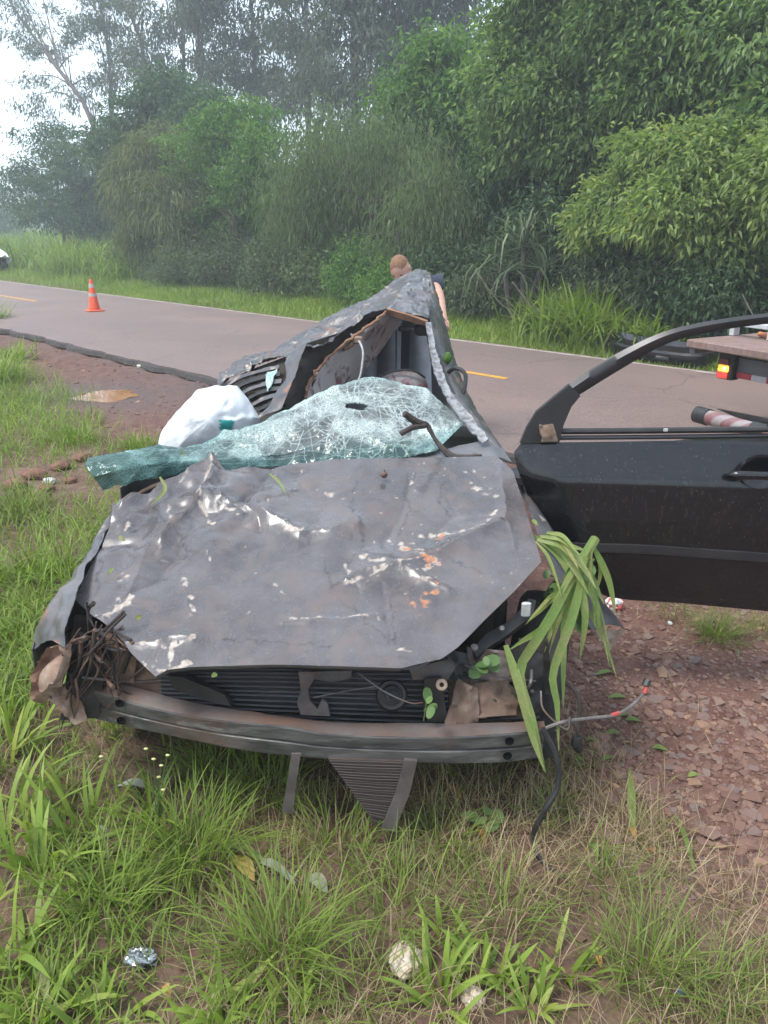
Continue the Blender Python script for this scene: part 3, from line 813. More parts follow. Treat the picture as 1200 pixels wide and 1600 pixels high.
# a hill line far away closes the horizon
hx = np.linspace(-168, 168, 120); 
hz_ = 2 + 5 * vnoise(np.stack([hx, hx * 0], 1), 0.02, 3, 3) + 2 * vnoise(np.stack([hx, hx * 0], 1), 0.15, 5, 3)
Gh = np.stack([np.stack([hx, 150 + 0 * hx + k * 8, (hz_ if k == 2 else hz_ * 0.6 if k == 1 else -2 + 0 * hx)], 1) for k in range(3)])
mk('hills', (Gh.reshape(-1, 3), grid_faces(120, 3)), simple('far_woods', (0.05, 0.085, 0.035), (0.03, 0.055, 0.025), 0.2, 0.9), kind='structure', label='low wooded hills far behind')
# ================================================================ the wrecked car
def paint_mat(name, base, base2, rough, coat, dirt_amt=0.5, metal=0.25):
    m, nt, b, _ = new_mat(name)
    col = rampn(nt, nz(nt, 5, 6, 0.65), [(0.35, base), (0.68, base2)])
    dirt = rampn(nt, nz(nt, 7, 9, 0.72, dist=0.6), [(0.56 - dirt_amt * 0.12, 0.0), (0.86 - dirt_amt * 0.1, 0.85)])
    strk = rampn(nt, nz(nt, 5, 8, 0.75, dist=1.2, stretch=(1, .35, 1)), [(0.45, 0.0), (0.70, 0.4)])
    col = mixc(nt, strk, col, (0.125, 0.115, 0.117))
    col = mixc(nt, attr(nt, 'crease_reflection'), col, (0.020, 0.019, 0.022))  # painted-in dark reflections along the bonnet creases
    col = mixc(nt, dirt, col, (0.150, 0.098, 0.076))
    dust = rampn(nt, nz(nt, 160, 2, 0.5), [(0.66, 0.0), (0.72, 0.6)])
    col = mixc(nt, dust, col, (0.24, 0.20, 0.18))
    rust = attr(nt, 'rust'); chip = attr(nt, 'chip')
    col = mixc(nt, chip, col, rampn(nt, nz(nt, 60, 4), [(0.3, (0.24, 0.18, 0.14)), (0.66, (0.46, 0.41, 0.36))]))
    col = mixc(nt, rust, col, rampn(nt, nz(nt, 80, 4), [(0.3, (0.26, 0.075, 0.03)), (0.65, (0.50, 0.22, 0.10))]))
    scr = rampn(nt, nz(nt, 30, 3, .6, dist=.4, stretch=(.06, 1, 1)), [(.70, 0.0), (.74, .55)]); col = mixc(nt, scr, col, (.20, .185, .175))
    nt.links.new(col, b.inputs['Base Color']); b.inputs['Metallic'].default_value = 0.0
    ro = nt.nodes.new('ShaderNodeMapRange'); ro.inputs['To Min'].default_value = rough; ro.inputs['To Max'].default_value = 0.85
    rf = math_(nt, 'MAXIMUM', math_(nt, 'MAXIMUM', dirt, chip), math_(nt, 'MAXIMUM', rust, dust))
    rf2 = math_(nt, 'ADD', rf, math_(nt, 'MULTIPLY', math_(nt, 'SUBTRACT', nz(nt, 14, 6, 0.7, stretch=(1, 0.35, 1)), 0.5), 0.5))
    nt.links.new(rf2, ro.inputs[0]); nt.links.new(ro.outputs[0], b.inputs['Roughness'])
    b.inputs['Specular IOR Level'].default_value = 0.5
    b.inputs['Coat Weight'].default_value = coat; b.inputs['Coat Roughness'].default_value = rough * 0.6
    bump(nt, b, math_(nt, 'ADD', nz(nt, 70, 5, 0.6), math_(nt, 'MULTIPLY', chip, -1.5)), 0.18, 0.003)
    return m
MAT_HOOD = paint_mat('scraped_dark_paint', (0.056, 0.050, 0.052), (0.112, 0.101, 0.104), 0.25, 0.4, 0.6)
MAT_BODY = paint_mat('crumpled_dark_paint', (0.040, 0.042, 0.048), (0.10, 0.10, 0.108), 0.34, 0.3, 0.75)
def door_paint():
    m, nt, b, _ = new_mat('black_door_paint')
    spots = rampn(nt, nz(nt, 55, 6, 0.75, stretch=(1, 1, 0.3)), [(0.50, 0.0), (0.74, 0.26)])
    col = mixc(nt, spots, (0.007, 0.007, 0.009), (0.085, 0.068, 0.058))
    sp2 = rampn(nt, nz(nt, 130, 2, 0.5), [(0.70, 0.0), (0.76, 0.5)])
    col = mixc(nt, sp2, col, (0.20, 0.18, 0.16))
    nt.links.new(col, b.inputs['Base Color'])
    r_ = rampn(nt, nz(nt, 12, 6, 0.7), [(0.3, 0.10), (0.7, 0.28)])
    nt.links.new(r_, b.inputs['Roughness'])
    b.inputs['Coat Weight'].default_value = 0.4; b.inputs['Coat Roughness'].default_value = 0.05
    b.inputs['Specular IOR Level'].default_value = 0.4
    return m
MAT_DOOR = door_paint()
MAT_PLAS = simple('black_plastic', (0.012, 0.012, 0.013), (0.030, 0.029, 0.028), 12, 0.5, bmp=0.15, bscale=90)
MAT_PLAG = simple('grey_plastic', (0.14, 0.14, 0.15), (0.095, 0.095, 0.103), 9, 0.55, bmp=0.15, bscale=120)
MAT_BEAM = simple('scuffed_black_steel', (0.042, 0.041, 0.040), (0.125, 0.120, 0.114), 6, 0.42, 0.3, 0.25, 60, stretch=(1, 5, 5), dirt=(0.120, 0.075, 0.052), dirt_amt=0.30)
_nt = MAT_BEAM.node_tree; _pb = [n for n in _nt.nodes if n.type == 'BSDF_PRINCIPLED'][0]
_src = _pb.inputs['Base Color'].links[0].from_socket
_st = rampn(_nt, nz(_nt, 26, 4, .7, dist=.3, stretch=(.10, 1, 1)), [(.54, 0.0), (.68, .8)])
_nt.links.new(mixc(_nt, _st, _src, (.21, .205, .195)), _pb.inputs['Base Color'])
MAT_BEAMT = simple('muddy_steel', (0.16, 0.155, 0.155), (0.09, 0.08, 0.075), 5, 0.5, 0.2, 0.3, 60, dirt=(0.150, 0.082, 0.055), dirt_amt=0.85)
MAT_STEEL = simple('grey_steel', (0.16, 0.16, 0.165), (0.07, 0.07, 0.072), 14, 0.45, 0.4, 0.2, dirt=(0.15, 0.09, 0.065), dirt_amt=0.6)
MAT_RUBBER = simple('tyre_rubber', (0.016, 0.016, 0.016), (0.038, 0.034, 0.031), 12, 0.8, bmp=0.4, bscale=60)
MAT_RAD = simple('condenser_black', (0.018, 0.018, 0.020), (0.045, 0.042, 0.042), 10, 0.5, 0.2, 0.3)
MAT_MUD = simple('dried_mud', (0.125, 0.072, 0.050), (0.21, 0.135, 0.095), 18, 0.95, bmp=0.8, bscale=40)
MAT_BEIGE = simple('dirty_beige_plastic', (0.30, 0.235, 0.175), (0.185, 0.130, 0.092), 16, 0.7, bmp=0.4, bscale=50, dirt=(0.15, 0.085, 0.055), dirt_amt=0.6)
MAT_CREAM = simple('broken_lamp_shell', (0.56, 0.49, 0.40), (0.34, 0.22, 0.15), 12, 0.65, bmp=0.5, bscale=40, dirt=(0.17, 0.095, 0.062), dirt_amt=1.25)
MAT_TORN = simple('torn_brown_liner', (.20, .145, .108), (.105, .070, .050), 22, .8, bmp=.6, bscale=40, dirt=(.10, .058, .040), dirt_amt=.9)
MAT_FOAM = simple('torn_foam_edge', (0.30, 0.165, 0.10), (0.17, 0.09, 0.06), 30, 0.9, bmp=0.5, bscale=80)
MAT_SEAT = simple('grey_seat_cloth', (0.31, 0.315, 0.335), (0.24, 0.245, 0.265), 14, 0.85, bmp=0.3, bscale=300)
MAT_BELT = simple('seat_belt_webbing', (0.035, 0.04, 0.05), (0.022, 0.025, 0.03), 60, 0.8)
MAT_CABLE = simple('pale_cable', (0.60, 0.60, 0.60), (0.42, 0.41, 0.40), 30, 0.5)
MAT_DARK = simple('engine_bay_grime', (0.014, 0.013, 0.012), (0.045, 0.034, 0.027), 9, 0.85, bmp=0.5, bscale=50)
MAT_HOLE = simple('hole_black', (.004, .004, .004), (.006, .006, .006), 10, .95, spec=.1, bmp=0)
MAT_SILVER = simple('flaked_silver_trim', (0.27, 0.275, 0.285), (0.10, 0.10, 0.105), 38, 0.5, 0.1, 0.5, 60, lo=0.40, hi=0.62)
def stained(name, base, base2, stain, amt):
    m, nt, b, _ = new_mat(name)
    col = rampn(nt, nz(nt, 6, 5), [(0.35, base), (0.65, base2)])
    s = rampn(nt, nz(nt, 9, 5, 0.65, dist=0.8), [(amt, 0.0), (amt + 0.10, 0.85)])
    col = mixc(nt, s, col, stain)
    nt.links.new(col, b.inputs['Base Color']); b.inputs['Roughness'].default_value = 0.85
    bump(nt, b, nz(nt, 250, 3), 0.25, 0.002)
    return m
MAT_LINER = stained('stained_headliner', (0.58, 0.54, 0.53), (0.47, 0.435, 0.43), (0.15, 0.030, 0.036), 0.53)
MAT_HREST = stained('stained_seat_cloth', (0.34, 0.32, 0.325), (0.26, 0.245, 0.25), (0.16, 0.026, 0.032), 0.47)

car = empty('wrecked_car', (-0.2, 3.9, 0.0), 'crushed black car wreck with a flattened roof and its door torn open', 'car')

def seg_dist(px, py, pts):
    d = np.full(len(px), 1e9)
    for (x0, y0), (x1, y1) in zip(pts[:-1], pts[1:]):
        vx, vy = x1 - x0, y1 - y0
        t = np.clip(((px - x0) * vx + (py - y0) * vy) / (vx * vx + vy * vy + 1e-9), 0, 1)
        d = np.minimum(d, np.hypot(px - x0 - t * vx, py - y0 - t * vy))
    return d
# ---- bonnet
def hz(px, py, lift=0.0):
    v = ray(px, py)      # meets the plane z = 0.62 + 0.298 (Y - 1.9)
    c = 0.62 - 0.298 * 1.9 + lift
    t = (c - CAM_H) / (v[2] - 0.298 * v[1])
    return np.array([0, 0, CAM_H]) + v * t
top = [hz(*p) for p in [(188, 792), (225, 778), (290, 752), (330, 722), (352, 738), (400, 735), (520, 726), (690, 718), (775, 713)]]
bot = [hz(*p) for p in [(243, 1057), (262, 1048), (300, 1047), (400, 1050), (500, 1050), (560, 1048), (627, 1045)]]
lef = [hz(*p) for p in [(188, 792), (165, 838), (140, 885), (116, 934), (145, 962), (178, 986), (205, 1022), (243, 1057)]]
rig = [hz(*p) for p in [(775, 713), (802, 738), (822, 800), (846, 880), (805, 925), (755, 972), (715, 1012), (690, 1030), (627, 1045)]]
NU, NV = 330, 240
G = coons(top, bot, lef, rig, NU, NV)
A = G.reshape(-1, 3)
px, py = proj(A)
u = np.tile(np.linspace(0, 1, NU), NV); vv = np.repeat(np.linspace(0, 1, NV), NU)
P2 = np.stack([A[:, 0], A[:, 1]], 1)
z = 0.014 * (vnoise(P2, 2.2, 31, 2) - 0.5) + 0.003 * (vnoise(P2, 9, 32, 3) - 0.5)
z += 0.045 * np.sin(np.pi * np.clip(u, 0, 1)) * 0.5
def ridge(pts, amp, w):
    return amp * np.exp(-seg_dist(px + wobx, py + woby, pts) / w)
wobx = (vnoise(P2, 16, 33, 3) - 0.5) * 14; woby = (vnoise(P2, 16, 34, 3) - 0.5) * 14
crush = smooth01(px, 520, 300) * smooth01(py, 960, 780)
z += crush * 0.06 * (np.abs(vnoise(P2, 5.0, 35, 3) - 0.5) * 2.6 - 0.3)
for pts, amp, w in [([(330, 725), (335, 755), (305, 800), (255, 850)], 0.036, 9), ([(345, 790), (410, 815), (470, 842), (560, 835)], 0.028, 14),
                    ([(190, 800), (240, 775), (320, 735)], 0.03, 10), ([(250, 800), (235, 860), (205, 930), (160, 965)], 0.022, 18),
                    ([(300, 830), (255, 900), (165, 960)], -0.016, 16), ([(545, 915), (650, 890), (780, 825)], 0.026, 12),
                    ([(555, 875), (620, 895), (700, 930)], 0.018, 12), ([(465, 755), (500, 800), (480, 850)], -0.022, 30), ([(640, 745), (630, 800), (600, 850)], -0.020, 16),
                    ([(690, 760), (720, 800), (660, 850)], -0.016, 22), ([(440, 985), (600, 968)], 0.006, 5), ([(285, 905), (300, 965)], 0.008, 8), ([(570, 860), (540, 900), (560, 930)], -0.012, 16),
                    ([(600, 930), (615, 1010)], -0.010, 10), ([(200, 1010), (300, 1000)], 0.012, 14), ([(780, 740), (800, 860)], 0.010, 14), ([(420, 740), (380, 790), (410, 830)], -0.02, 12)]:
    z += ridge(pts, amp, w)
G2 = A.copy(); G2[:, 2] += z
ch = np.zeros(len(A)); ru = np.zeros(len(A))
nzp = (vnoise(P2, 55, 36, 4) - 0.5); nzq = (vnoise(P2, 50, 39, 4) - 0.5)
for pts, w in [([(330, 715), (334, 740), (308, 780), (320, 807), (333, 827)], 4), ([(340, 793), (373, 813)], 3.5), ([(447, 838), (473, 843), (470, 830)], 3.5),
               ([(507, 775), (527, 787)], 4), ([(553, 877), (597, 893), (627, 890)], 5), ([(543, 920), (600, 903), (653, 887)], 5),
               ([(630, 860), (653, 867), (680, 887), (667, 900)], 9), ([(623, 903), (667, 920)], 6), ([(657, 840), (713, 837), (757, 827), (777, 803)], 3.5),
               ([(603, 840), (613, 853)], 4), ([(740, 763), (773, 780)], 6), ([(283, 907), (300, 933), (301, 963)], 5), ([(186, 908), (200, 908)], 7),
               ([(157, 967), (180, 955), (210, 937)], 7), ([(220, 1010), (267, 1017), (303, 1003)], 8), ([(227, 1045), (260, 1049), (300, 1040)], 8), ([(267, 1017), (265, 1045)], 7),
               ([(430, 923), (447, 937)], 3.5), ([(453, 979), (590, 970)], 1.3), ([(589, 965), (591, 973)], 5), ([(323, 870), (328, 885)], 3), ([(640, 750), (643, 756)], 3),
               ([(200, 820), (196, 832)], 3), ([(262, 795), (266, 815)], 2.5), ([(620, 1020), (640, 1022)], 2), ([(540, 890), (545, 905)], 2)]:
    d = seg_dist(px + nzq * 10, py + nzp * 10, pts) / (w * .8)
    ch = np.maximum(ch, smooth01(0.62 + nzp * 4.6 - d, 0.0, 0.5))
sm = vnoise(P2, 60, 37, 2)
ch = np.maximum(ch, smooth01(sm, 0.86, 0.89) * smooth01(vnoise(P2, 3, 38, 2), 0.45, 0.6))
for x0, y0, r0 in [(668, 883, 13), (657, 945, 12), (688, 845, 7), (682, 930, 8), (640, 862, 6)]:
    d = np.hypot(px - x0, py - y0) / r0
    ru = np.maximum(ru, smooth01(0.7 + nzp * 5.0 - d, 0, 0.5) * 0.9)
sc = np.zeros(len(A))  # dark reflections of the creases, drawn as thin lines into the paint colour
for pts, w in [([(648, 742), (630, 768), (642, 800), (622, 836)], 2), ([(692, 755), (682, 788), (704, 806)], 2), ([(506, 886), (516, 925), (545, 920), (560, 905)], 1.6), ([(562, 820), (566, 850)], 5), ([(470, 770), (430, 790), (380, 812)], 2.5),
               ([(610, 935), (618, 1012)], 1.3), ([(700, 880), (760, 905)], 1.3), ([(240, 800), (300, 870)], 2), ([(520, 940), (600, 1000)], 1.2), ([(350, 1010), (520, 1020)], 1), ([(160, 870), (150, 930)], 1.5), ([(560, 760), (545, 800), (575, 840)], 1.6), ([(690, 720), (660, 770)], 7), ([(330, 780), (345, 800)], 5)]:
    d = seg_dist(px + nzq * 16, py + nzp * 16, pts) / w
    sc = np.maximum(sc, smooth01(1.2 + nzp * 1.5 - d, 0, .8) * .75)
hood = mk('bonnet', sheet(G2.reshape(NV, NU, 3), 0.004, (0, -0.3, 1)), MAT_HOOD, car, attrs={'chip': np.tile(ch, 2), 'rust': np.tile(ru, 2), 'crease_reflection': np.tile(sc, 2)},
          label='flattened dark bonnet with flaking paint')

GH = G2.reshape(NV, NU, 3)
lip = GH[-1, ::4]
mk('bonnet_lip', sheet(np.stack([lip, lip + np.array([0, .004, -.012]), lip + np.array([0, .022, -.022]), lip + np.array([0, .05, -.018])], 0), .003, (0, -1, -.2)), MAT_BODY, hood, attrs={'chip': np.zeros(len(lip) * 8), 'rust': np.zeros(len(lip) * 8)})
gi = GH[4:-4:8, 5:-5:8]; mk('bonnet_frame', sheet(gi * .985 + gi.reshape(-1, 3).mean(0) * .015 + np.array([0, .008, -.028]), .012, (0, -.3, 1)), MAT_PLAG, hood)
def crumple(G, amp, scale, seed, ridged=True, hold=''):
    N = grid_normals(G); A = G.reshape(-1, 3)
    q = vnoise(A, scale, seed, 4)
    d = (np.abs(q - 0.5) * 2 - 0.25) if ridged else q - 0.5
    w = np.ones(G.shape[:2]); u_ = np.linspace(0, 1, G.shape[1])[None]; v_ = np.linspace(0, 1, G.shape[0])[:, None]
    if 'r' in hold: w = w * smooth01(u_, 1.0, .88)
    if 'l' in hold: w = w * smooth01(u_, 0.0, .12)
    d = d * w.ravel()
    return G + (N.reshape(-1, 3) * (d * amp)[:, None]).reshape(G.shape)
def body_panel(name, G, mat=None, t=0.003, toward=(0, -1, 0.6), chipamt=0.70, seed=0, label=None, parent=None):
    A = G.reshape(-1, 3)
    q = vnoise(A, 20, seed + 50, 4); ch = 0.75 * smooth01(q, chipamt + .02, chipamt + 0.07) * smooth01(vnoise(A, 5, seed + 51, 2), 0.42, 0.55)
    ru = smooth01(vnoise(A, 11, seed + 52, 4), 0.70, 0.76) * 0.45
    return mk(name, sheet(G, t, toward), mat or MAT_BODY, parent or car, attrs={'chip': np.tile(ch, 2), 'rust': np.tile(ru, 2)}, label=label)
# ---- roof, folded into a tent
rb = P3([(345, 588, 4.35), (385, 563, 4.6), (430, 549, 4.8), (500, 510, 5.0), (560, 478, 5.2), (610, 446, 5.3), (640, 424, 5.3)])
rf = P3([(342, 606, 4.1), (380, 579, 4.0), (445, 554, 3.85), (480, 532, 3.8), (540, 513, 3.9), (605, 481, 4.0)])
G = coons(rb, rf, [rb[0], rf[0]], [rb[-1], at(624, 455, 4.6), rf[-1]], 130, 60)
G = crumple(G, 0.085, 3.6, 60, hold='r'); G = crumple(G, 0.045, 9, 61, hold='r'); G = crumple(G, 0.018, 26, 69, hold='r')
roof = body_panel('roof', G, chipamt=0.60, seed=3, label='roof panel folded into a crumpled ridge')
rb2 = P3([(640, 424, 5.3), (655, 421, 5.3), (669, 428, 5.3)])
rf2 = P3([(605, 481, 4.0), (640, 491, 3.95), (669, 501, 3.9)])
G = coons(rb2, rf2, [rb2[0], at(624, 455, 4.6), rf2[0]], [rb2[-1], at(673, 465, 4.5), rf2[-1]], 50, 60)
G = crumple(G, 0.05, 4.5, 62, hold='l'); G = crumple(G, 0.035, 11, 68, hold='l')
body_panel('roof_fold', G, chipamt=0.58, seed=5, parent=roof)
mk('torn_header', sheet(coons(P3([(604, 483, 3.99), (640, 493, 3.94), (667, 503, 3.89)]), P3([(602, 491, 4.02), (632, 500, 3.97), (664, 510, 3.93)]),
   P3([(604, 483, 3.99), (602, 491, 4.02)]), P3([(667, 503, 3.89), (664, 510, 3.93)]), 20, 4), 0.012), MAT_FOAM, car)
path = spline(P3([(603, 488, 3.98), (575, 510, 3.93), (540, 535, 3.89), (502, 570, 3.84), (483, 600, 3.79), (477, 626, 3.74)]), 40)
path += RNG.normal(0, 0.004, path.shape)
mk('foam_edge', tube(path, [0.006, 0.010, 0.006, 0.009, 0.006], 7), MAT_FOAM, car)
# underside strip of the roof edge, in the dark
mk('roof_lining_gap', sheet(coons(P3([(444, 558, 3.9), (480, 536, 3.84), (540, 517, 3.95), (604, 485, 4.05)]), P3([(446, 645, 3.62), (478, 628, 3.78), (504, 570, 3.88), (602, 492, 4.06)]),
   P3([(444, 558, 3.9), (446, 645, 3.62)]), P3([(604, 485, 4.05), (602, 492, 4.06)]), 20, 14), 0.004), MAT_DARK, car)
G = coons(P3([(476, 640, 3.72), (478, 622, 3.76), (484, 598, 3.81), (502, 572, 3.86), (540, 538, 3.91), (603, 492, 4.0)]),
          P3([(500, 665, 3.85), (520, 625, 4.0), (548, 603, 4.15), (570, 578, 4.25), (594, 548, 4.38), (624, 504, 4.42)]),
          P3([(476, 640, 3.72), (500, 665, 3.85)]), P3([(603, 492, 4.0), (624, 504, 4.42)]), 50, 24)
mk('headliner', sheet(crumple(G, 0.02, 5, 63), 0.008), MAT_LINER, car, label='grey headliner hanging down with dark reddish stains')
mk('loose_cable', tube(spline(P3([(548, 522, 3.93), (560, 532, 3.9), (567, 548, 3.88), (566, 568, 3.87), (562, 590, 3.86), (553, 604, 3.86)]), 24), 0.0055, 7), MAT_CABLE, car, label='loose pale cable hanging from the headliner')
lampv = join([box(at(559, 531, 3.91), 0.05, 0.03, 0.04, bev=0.008), box(at(546, 541, 3.92), 0.06, 0.02, 0.022, ax=(0.8, 0, 0.5), az=(-0.5, 0, 0.8), bev=0.005)])
mk('dome_lamp_base', lampv, MAT_BEIGE, car)
# ---- cabin inside
G = coons(P3([(556, 535, 4.9), (600, 505, 4.95), (640, 500, 4.95), (664, 512, 4.9)]), P3([(540, 660, 4.7), (600, 660, 4.7), (700, 660, 4.65)]), P3([(556, 535, 4.9), (540, 660, 4.7)]), P3([(664, 512, 4.9), (672, 560, 4.85), (684, 640, 4.7), (700, 660, 4.65)]), 40, 30)
uu = np.linspace(0, 1, 40)
G[:, :, 1] -= (0.05 * np.abs(np.sin(uu * 3 * np.pi)))[None, :]
mk('rear_seat', sheet(G, 0.08), MAT_SEAT, car)
mk('seat_belt', ribbon(spline(P3([(634, 512, 4.78), (633, 545, 4.72), (632, 585, 4.66), (630, 640, 4.6)]), 12), 0.05, up=(0, -1, 0.2)), MAT_BELT, car)
for b_ in (ribbon(spline(P3([(619, 516, 4.8), (619, 560, 4.7), (618, 600, 4.66)]), 8), 0.012, up=(0, -1, 0.2)), box(at(634, 514, 4.74), 0.09, 0.03, 0.035, bev=0.01), box(at(660, 515, 4.5), 0.09, 0.05, 0.07, bev=0.015)): mk('belt_guide', b_, MAT_PLAG, car)
V, F = box(at(626, 598, 4.05), 0.265, 0.10, 0.14, bev=0.035)
V = V + np.c_[np.zeros(len(V)), np.zeros(len(V)), (V[:, 0] - V[:, 0].mean()) * 0.05]
fs = mk('front_seat_top', ellipsoid(at(628, 608, 4.05), 0.142, 0.07, 0.10, 24, 14, 0.06, 3, 1.6), MAT_HREST, car, label='front seat top with dark red stains')
mk('seat_edge', tube(spline(P3([(590, 590, 4.02), (615, 580, 4.0), (645, 579, 4.0), (664, 590, 4.02)]), 12), 0.006, 6), MAT_BELT, fs)
mk('door_trim', sheet(coons(P3([(672, 520, 4.7), (684, 560, 4.5)]), P3([(676, 660, 4.2), (706, 645, 4.0)]), P3([(672, 520, 4.7), (676, 660, 4.2)]), P3([(684, 560, 4.5), (704, 600, 4.25), (706, 645, 4.0)]), 8, 14), 0.02), MAT_PLAG, car)
mk('dashboard', sheet(coons(P3([(330, 700, 3.6), (480, 660, 3.75), (640, 650, 3.8), (735, 668, 3.6)]), P3([(230, 800, 2.75), (400, 745, 2.95), (640, 725, 3.02), (770, 712, 3.1)]),
   P3([(330, 700, 3.6), (230, 800, 2.75)]), P3([(735, 668, 3.6), (770, 712, 3.1)]), 30, 12), 0.04), MAT_PLAS, car)
# ---- pillar and roof rail on the open side
pin = P3([(667, 430, 5.3), (671, 470, 4.6), (671, 500, 3.95), (682, 560, 3.8), (694, 600, 3.6), (716, 640, 3.4), (748, 680, 3.25), (776, 708, 3.15)])
pou = P3([(674, 432, 5.3), (692, 490, 4.6), (704, 540, 4.2), (724, 600, 3.85), (757, 660, 3.45), (796, 716, 3.12)])
G = coons([pin[0], pou[0]], [pin[-1], pou[-1]], pin, pou, 16, 90, lin=False)
uu = np.linspace(-1, 1, 16); G[:, :, 2] += 0.018 * (1 - uu ** 2)[None]; G[:, :, 1] -= 0.03 * (1 - uu ** 2)[None]
G = crumple(G, 0.022, 9, 64)
body_panel('pillar', G, chipamt=0.62, seed=8, toward=(0.3, -1, 0.5))
path = spline(P3([(669, 503, 3.9), (676, 545, 3.76), (688, 590, 3.55), (708, 628, 3.36), (735, 662, 3.22), (758, 690, 3.12)]), 40)
path += RNG.normal(0, 0.003, path.shape)
mk('pillar_trim', ribbon(path, 0.042, up=(0.2, -1, 0.4), t=0.006, taper=[0.6, 0.7, 1.0, 0.8, 1.1, 0.8], fold=0.15), MAT_SILVER, car, label='flaked silver strip along the bent pillar')
mk('rubber_seal', tube(spline(P3([(672, 505, 3.92), (684, 560, 3.78), (698, 600, 3.58), (722, 640, 3.4), (760, 688, 3.18)]), 30) + np.array([0.012, 0.02, -0.01]), 0.012, 6), MAT_PLAS, car)
mk('seal_loop', tube(spline(P3([(700, 582, 3.72), (712, 575, 3.66), (726, 583, 3.62), (727, 600, 3.6), (722, 618, 3.58)]), 20), 0.010, 7), MAT_PLAS, car)
mk('moss_tuft', ellipsoid(at(699, 560, 3.80), 0.02, 0.02, 0.03, 10, 6, 0.5, 2, 4), LEAF['bright'], car, attrs={'tint': np.full(70, 0.5)})
# ---- crushed far side
back = P3([(345, 606, 4.14), (380, 582, 4.04), (444, 558, 3.9)]); low = P3([(372, 668, 3.75), (400, 668, 3.65), (446, 650, 3.6)])
mk('door_cavity', sheet(coons(back, low, [back[0], low[0]], [back[-1], low[-1]], 12, 12), 0.004), MAT_DARK, car)
for k in range(6):
    p = P3([(348 + 9 * k, 606 + 7.5 * k, 4.02 - 0.05 * k), (372 + 9 * k, 588 + 8.5 * k, 3.95 - 0.05 * k), (405 + 6 * k, 577 + 9.5 * k, 3.87 - 0.05 * k), (436 + 2 * k, 570 + 11 * k, 3.80 - 0.04 * k)])
    G = np.stack([spline(p, 26), spline(p, 26) + np.array([0, 0.015, -0.028])], 0)
    body_panel('folded_door_skin', crumple(np.concatenate([G[:1], (G[:1] + G[1:]) / 2 + np.array([0, -0.025, 0]), G[1:]]), 0.012, 14, 70 + k), MAT_PLAS if k % 2 else None, 0.006, chipamt=0.6, seed=20 + k)
G = coons(P3([(446, 560, 3.83), (481, 534, 3.77)]), P3([(398, 655, 3.58), (440, 640, 3.56)]), P3([(446, 560, 3.83), (447, 590, 3.72), (420, 635, 3.62), (398, 655, 3.58)]), P3([(481, 534, 3.77), (466, 570, 3.72), (455, 605, 3.63), (440, 640, 3.56)]), 14, 40)
body_panel('crushed_pillar', crumple(G, 0.025, 8, 66), chipamt=0.58, seed=31)
mk('broken_glass_wedge', sheet(crumple(coons(P3([(414, 585, 3.80), (432, 575, 3.78)]), P3([(418, 612, 3.70), (426, 600, 3.72)]), P3([(414, 585, 3.80), (418, 612, 3.70)]), P3([(432, 575, 3.78), (426, 600, 3.72)]), 8, 10), 0.03, 20, 67), 0.004),
   simple('shattered_side_glass', (0.20, 0.33, 0.31), (0.45, 0.55, 0.53), 60, 0.25), car)
# sides, tail, floor
def wallsheet(name, pts_top, pts_bot, mat, n=30, t=0.004, seed=0, amp=0.03, toward=(0, -1, 0.5), lab=None):
    G = coons(pts_top, pts_bot, [pts_top[0], pts_bot[0]], [pts_top[-1], pts_bot[-1]], n, 14)
    return body_panel(name, crumple(G, amp, 4, seed), mat, t, toward, seed=seed, label=lab)
wallsheet('side_panel', [np.array(p) for p in [(-1.0, 2.75, .88), (-.97, 3.4, .86), (-.92, 4.1, .95), (-.86, 5.0, .86), (-.80, 6.1, .80)]], [np.array(p) for p in [(-1.0, 2.75, .25), (-.97, 3.4, .24), (-.92, 5.0, .25), (-.84, 6.1, .3)]], None, 50, seed=80, toward=(-1, 0, 0))
wallsheet('side_panel', [np.array(p) for p in [(.36, 4.15, .78), (.37, 5.0, .84), (.36, 6.1, .80)]], [np.array(p) for p in [(.40, 4.15, .24), (.40, 5.0, .25), (.38, 6.1, .3)]], None, 30, seed=81, toward=(1, 0, 0))
wallsheet('door_sill', [np.array(p) for p in [(.46, 2.85, .42), (.45, 4.2, .40)]], [np.array(p) for p in [(.46, 2.85, .22), (.45, 4.2, .22)]], None, 20, seed=82, amp=0.01, toward=(1, 0, 0))
wallsheet('boot_lid', [np.array(p) for p in [(-.80, 6.1, .80), (-.3, 6.15, .86), (.36, 6.1, .80)]], [np.array(p) for p in [(-.8, 5.2, .86), (-.3, 5.25, .98), (.34, 5.2, .92)]], None, 30, seed=83, toward=(0, 0, 1))
wallsheet('rear_slope', [np.array(p) for p in [(-.80, 4.75, .95), (-.30, 5.1, 1.2), (.1, 5.3, 1.48), (.30, 5.3, 1.46)]], [np.array(p) for p in [(-.8, 5.2, .86), (-.3, 5.25, .98), (.2, 5.25, .95), (.34, 5.2, .92)]], None, 30, seed=84, toward=(0, 1, 0.5))
wallsheet('rear_panel', [np.array(p) for p in [(-.80, 6.1, .80), (.36, 6.1, .80)]], [np.array(p) for p in [(-.8, 6.12, .28), (.36, 6.12, .28)]], None, 20, seed=85, toward=(0, 1, 0))
mk('floor_pan', box((-.25, 4.5, .25), 1.22, 3.3, .06), MAT_DARK, car)
mk('firewall', box((-.22, 2.92, .52), 1.35, .06, .5), MAT_DARK, car)
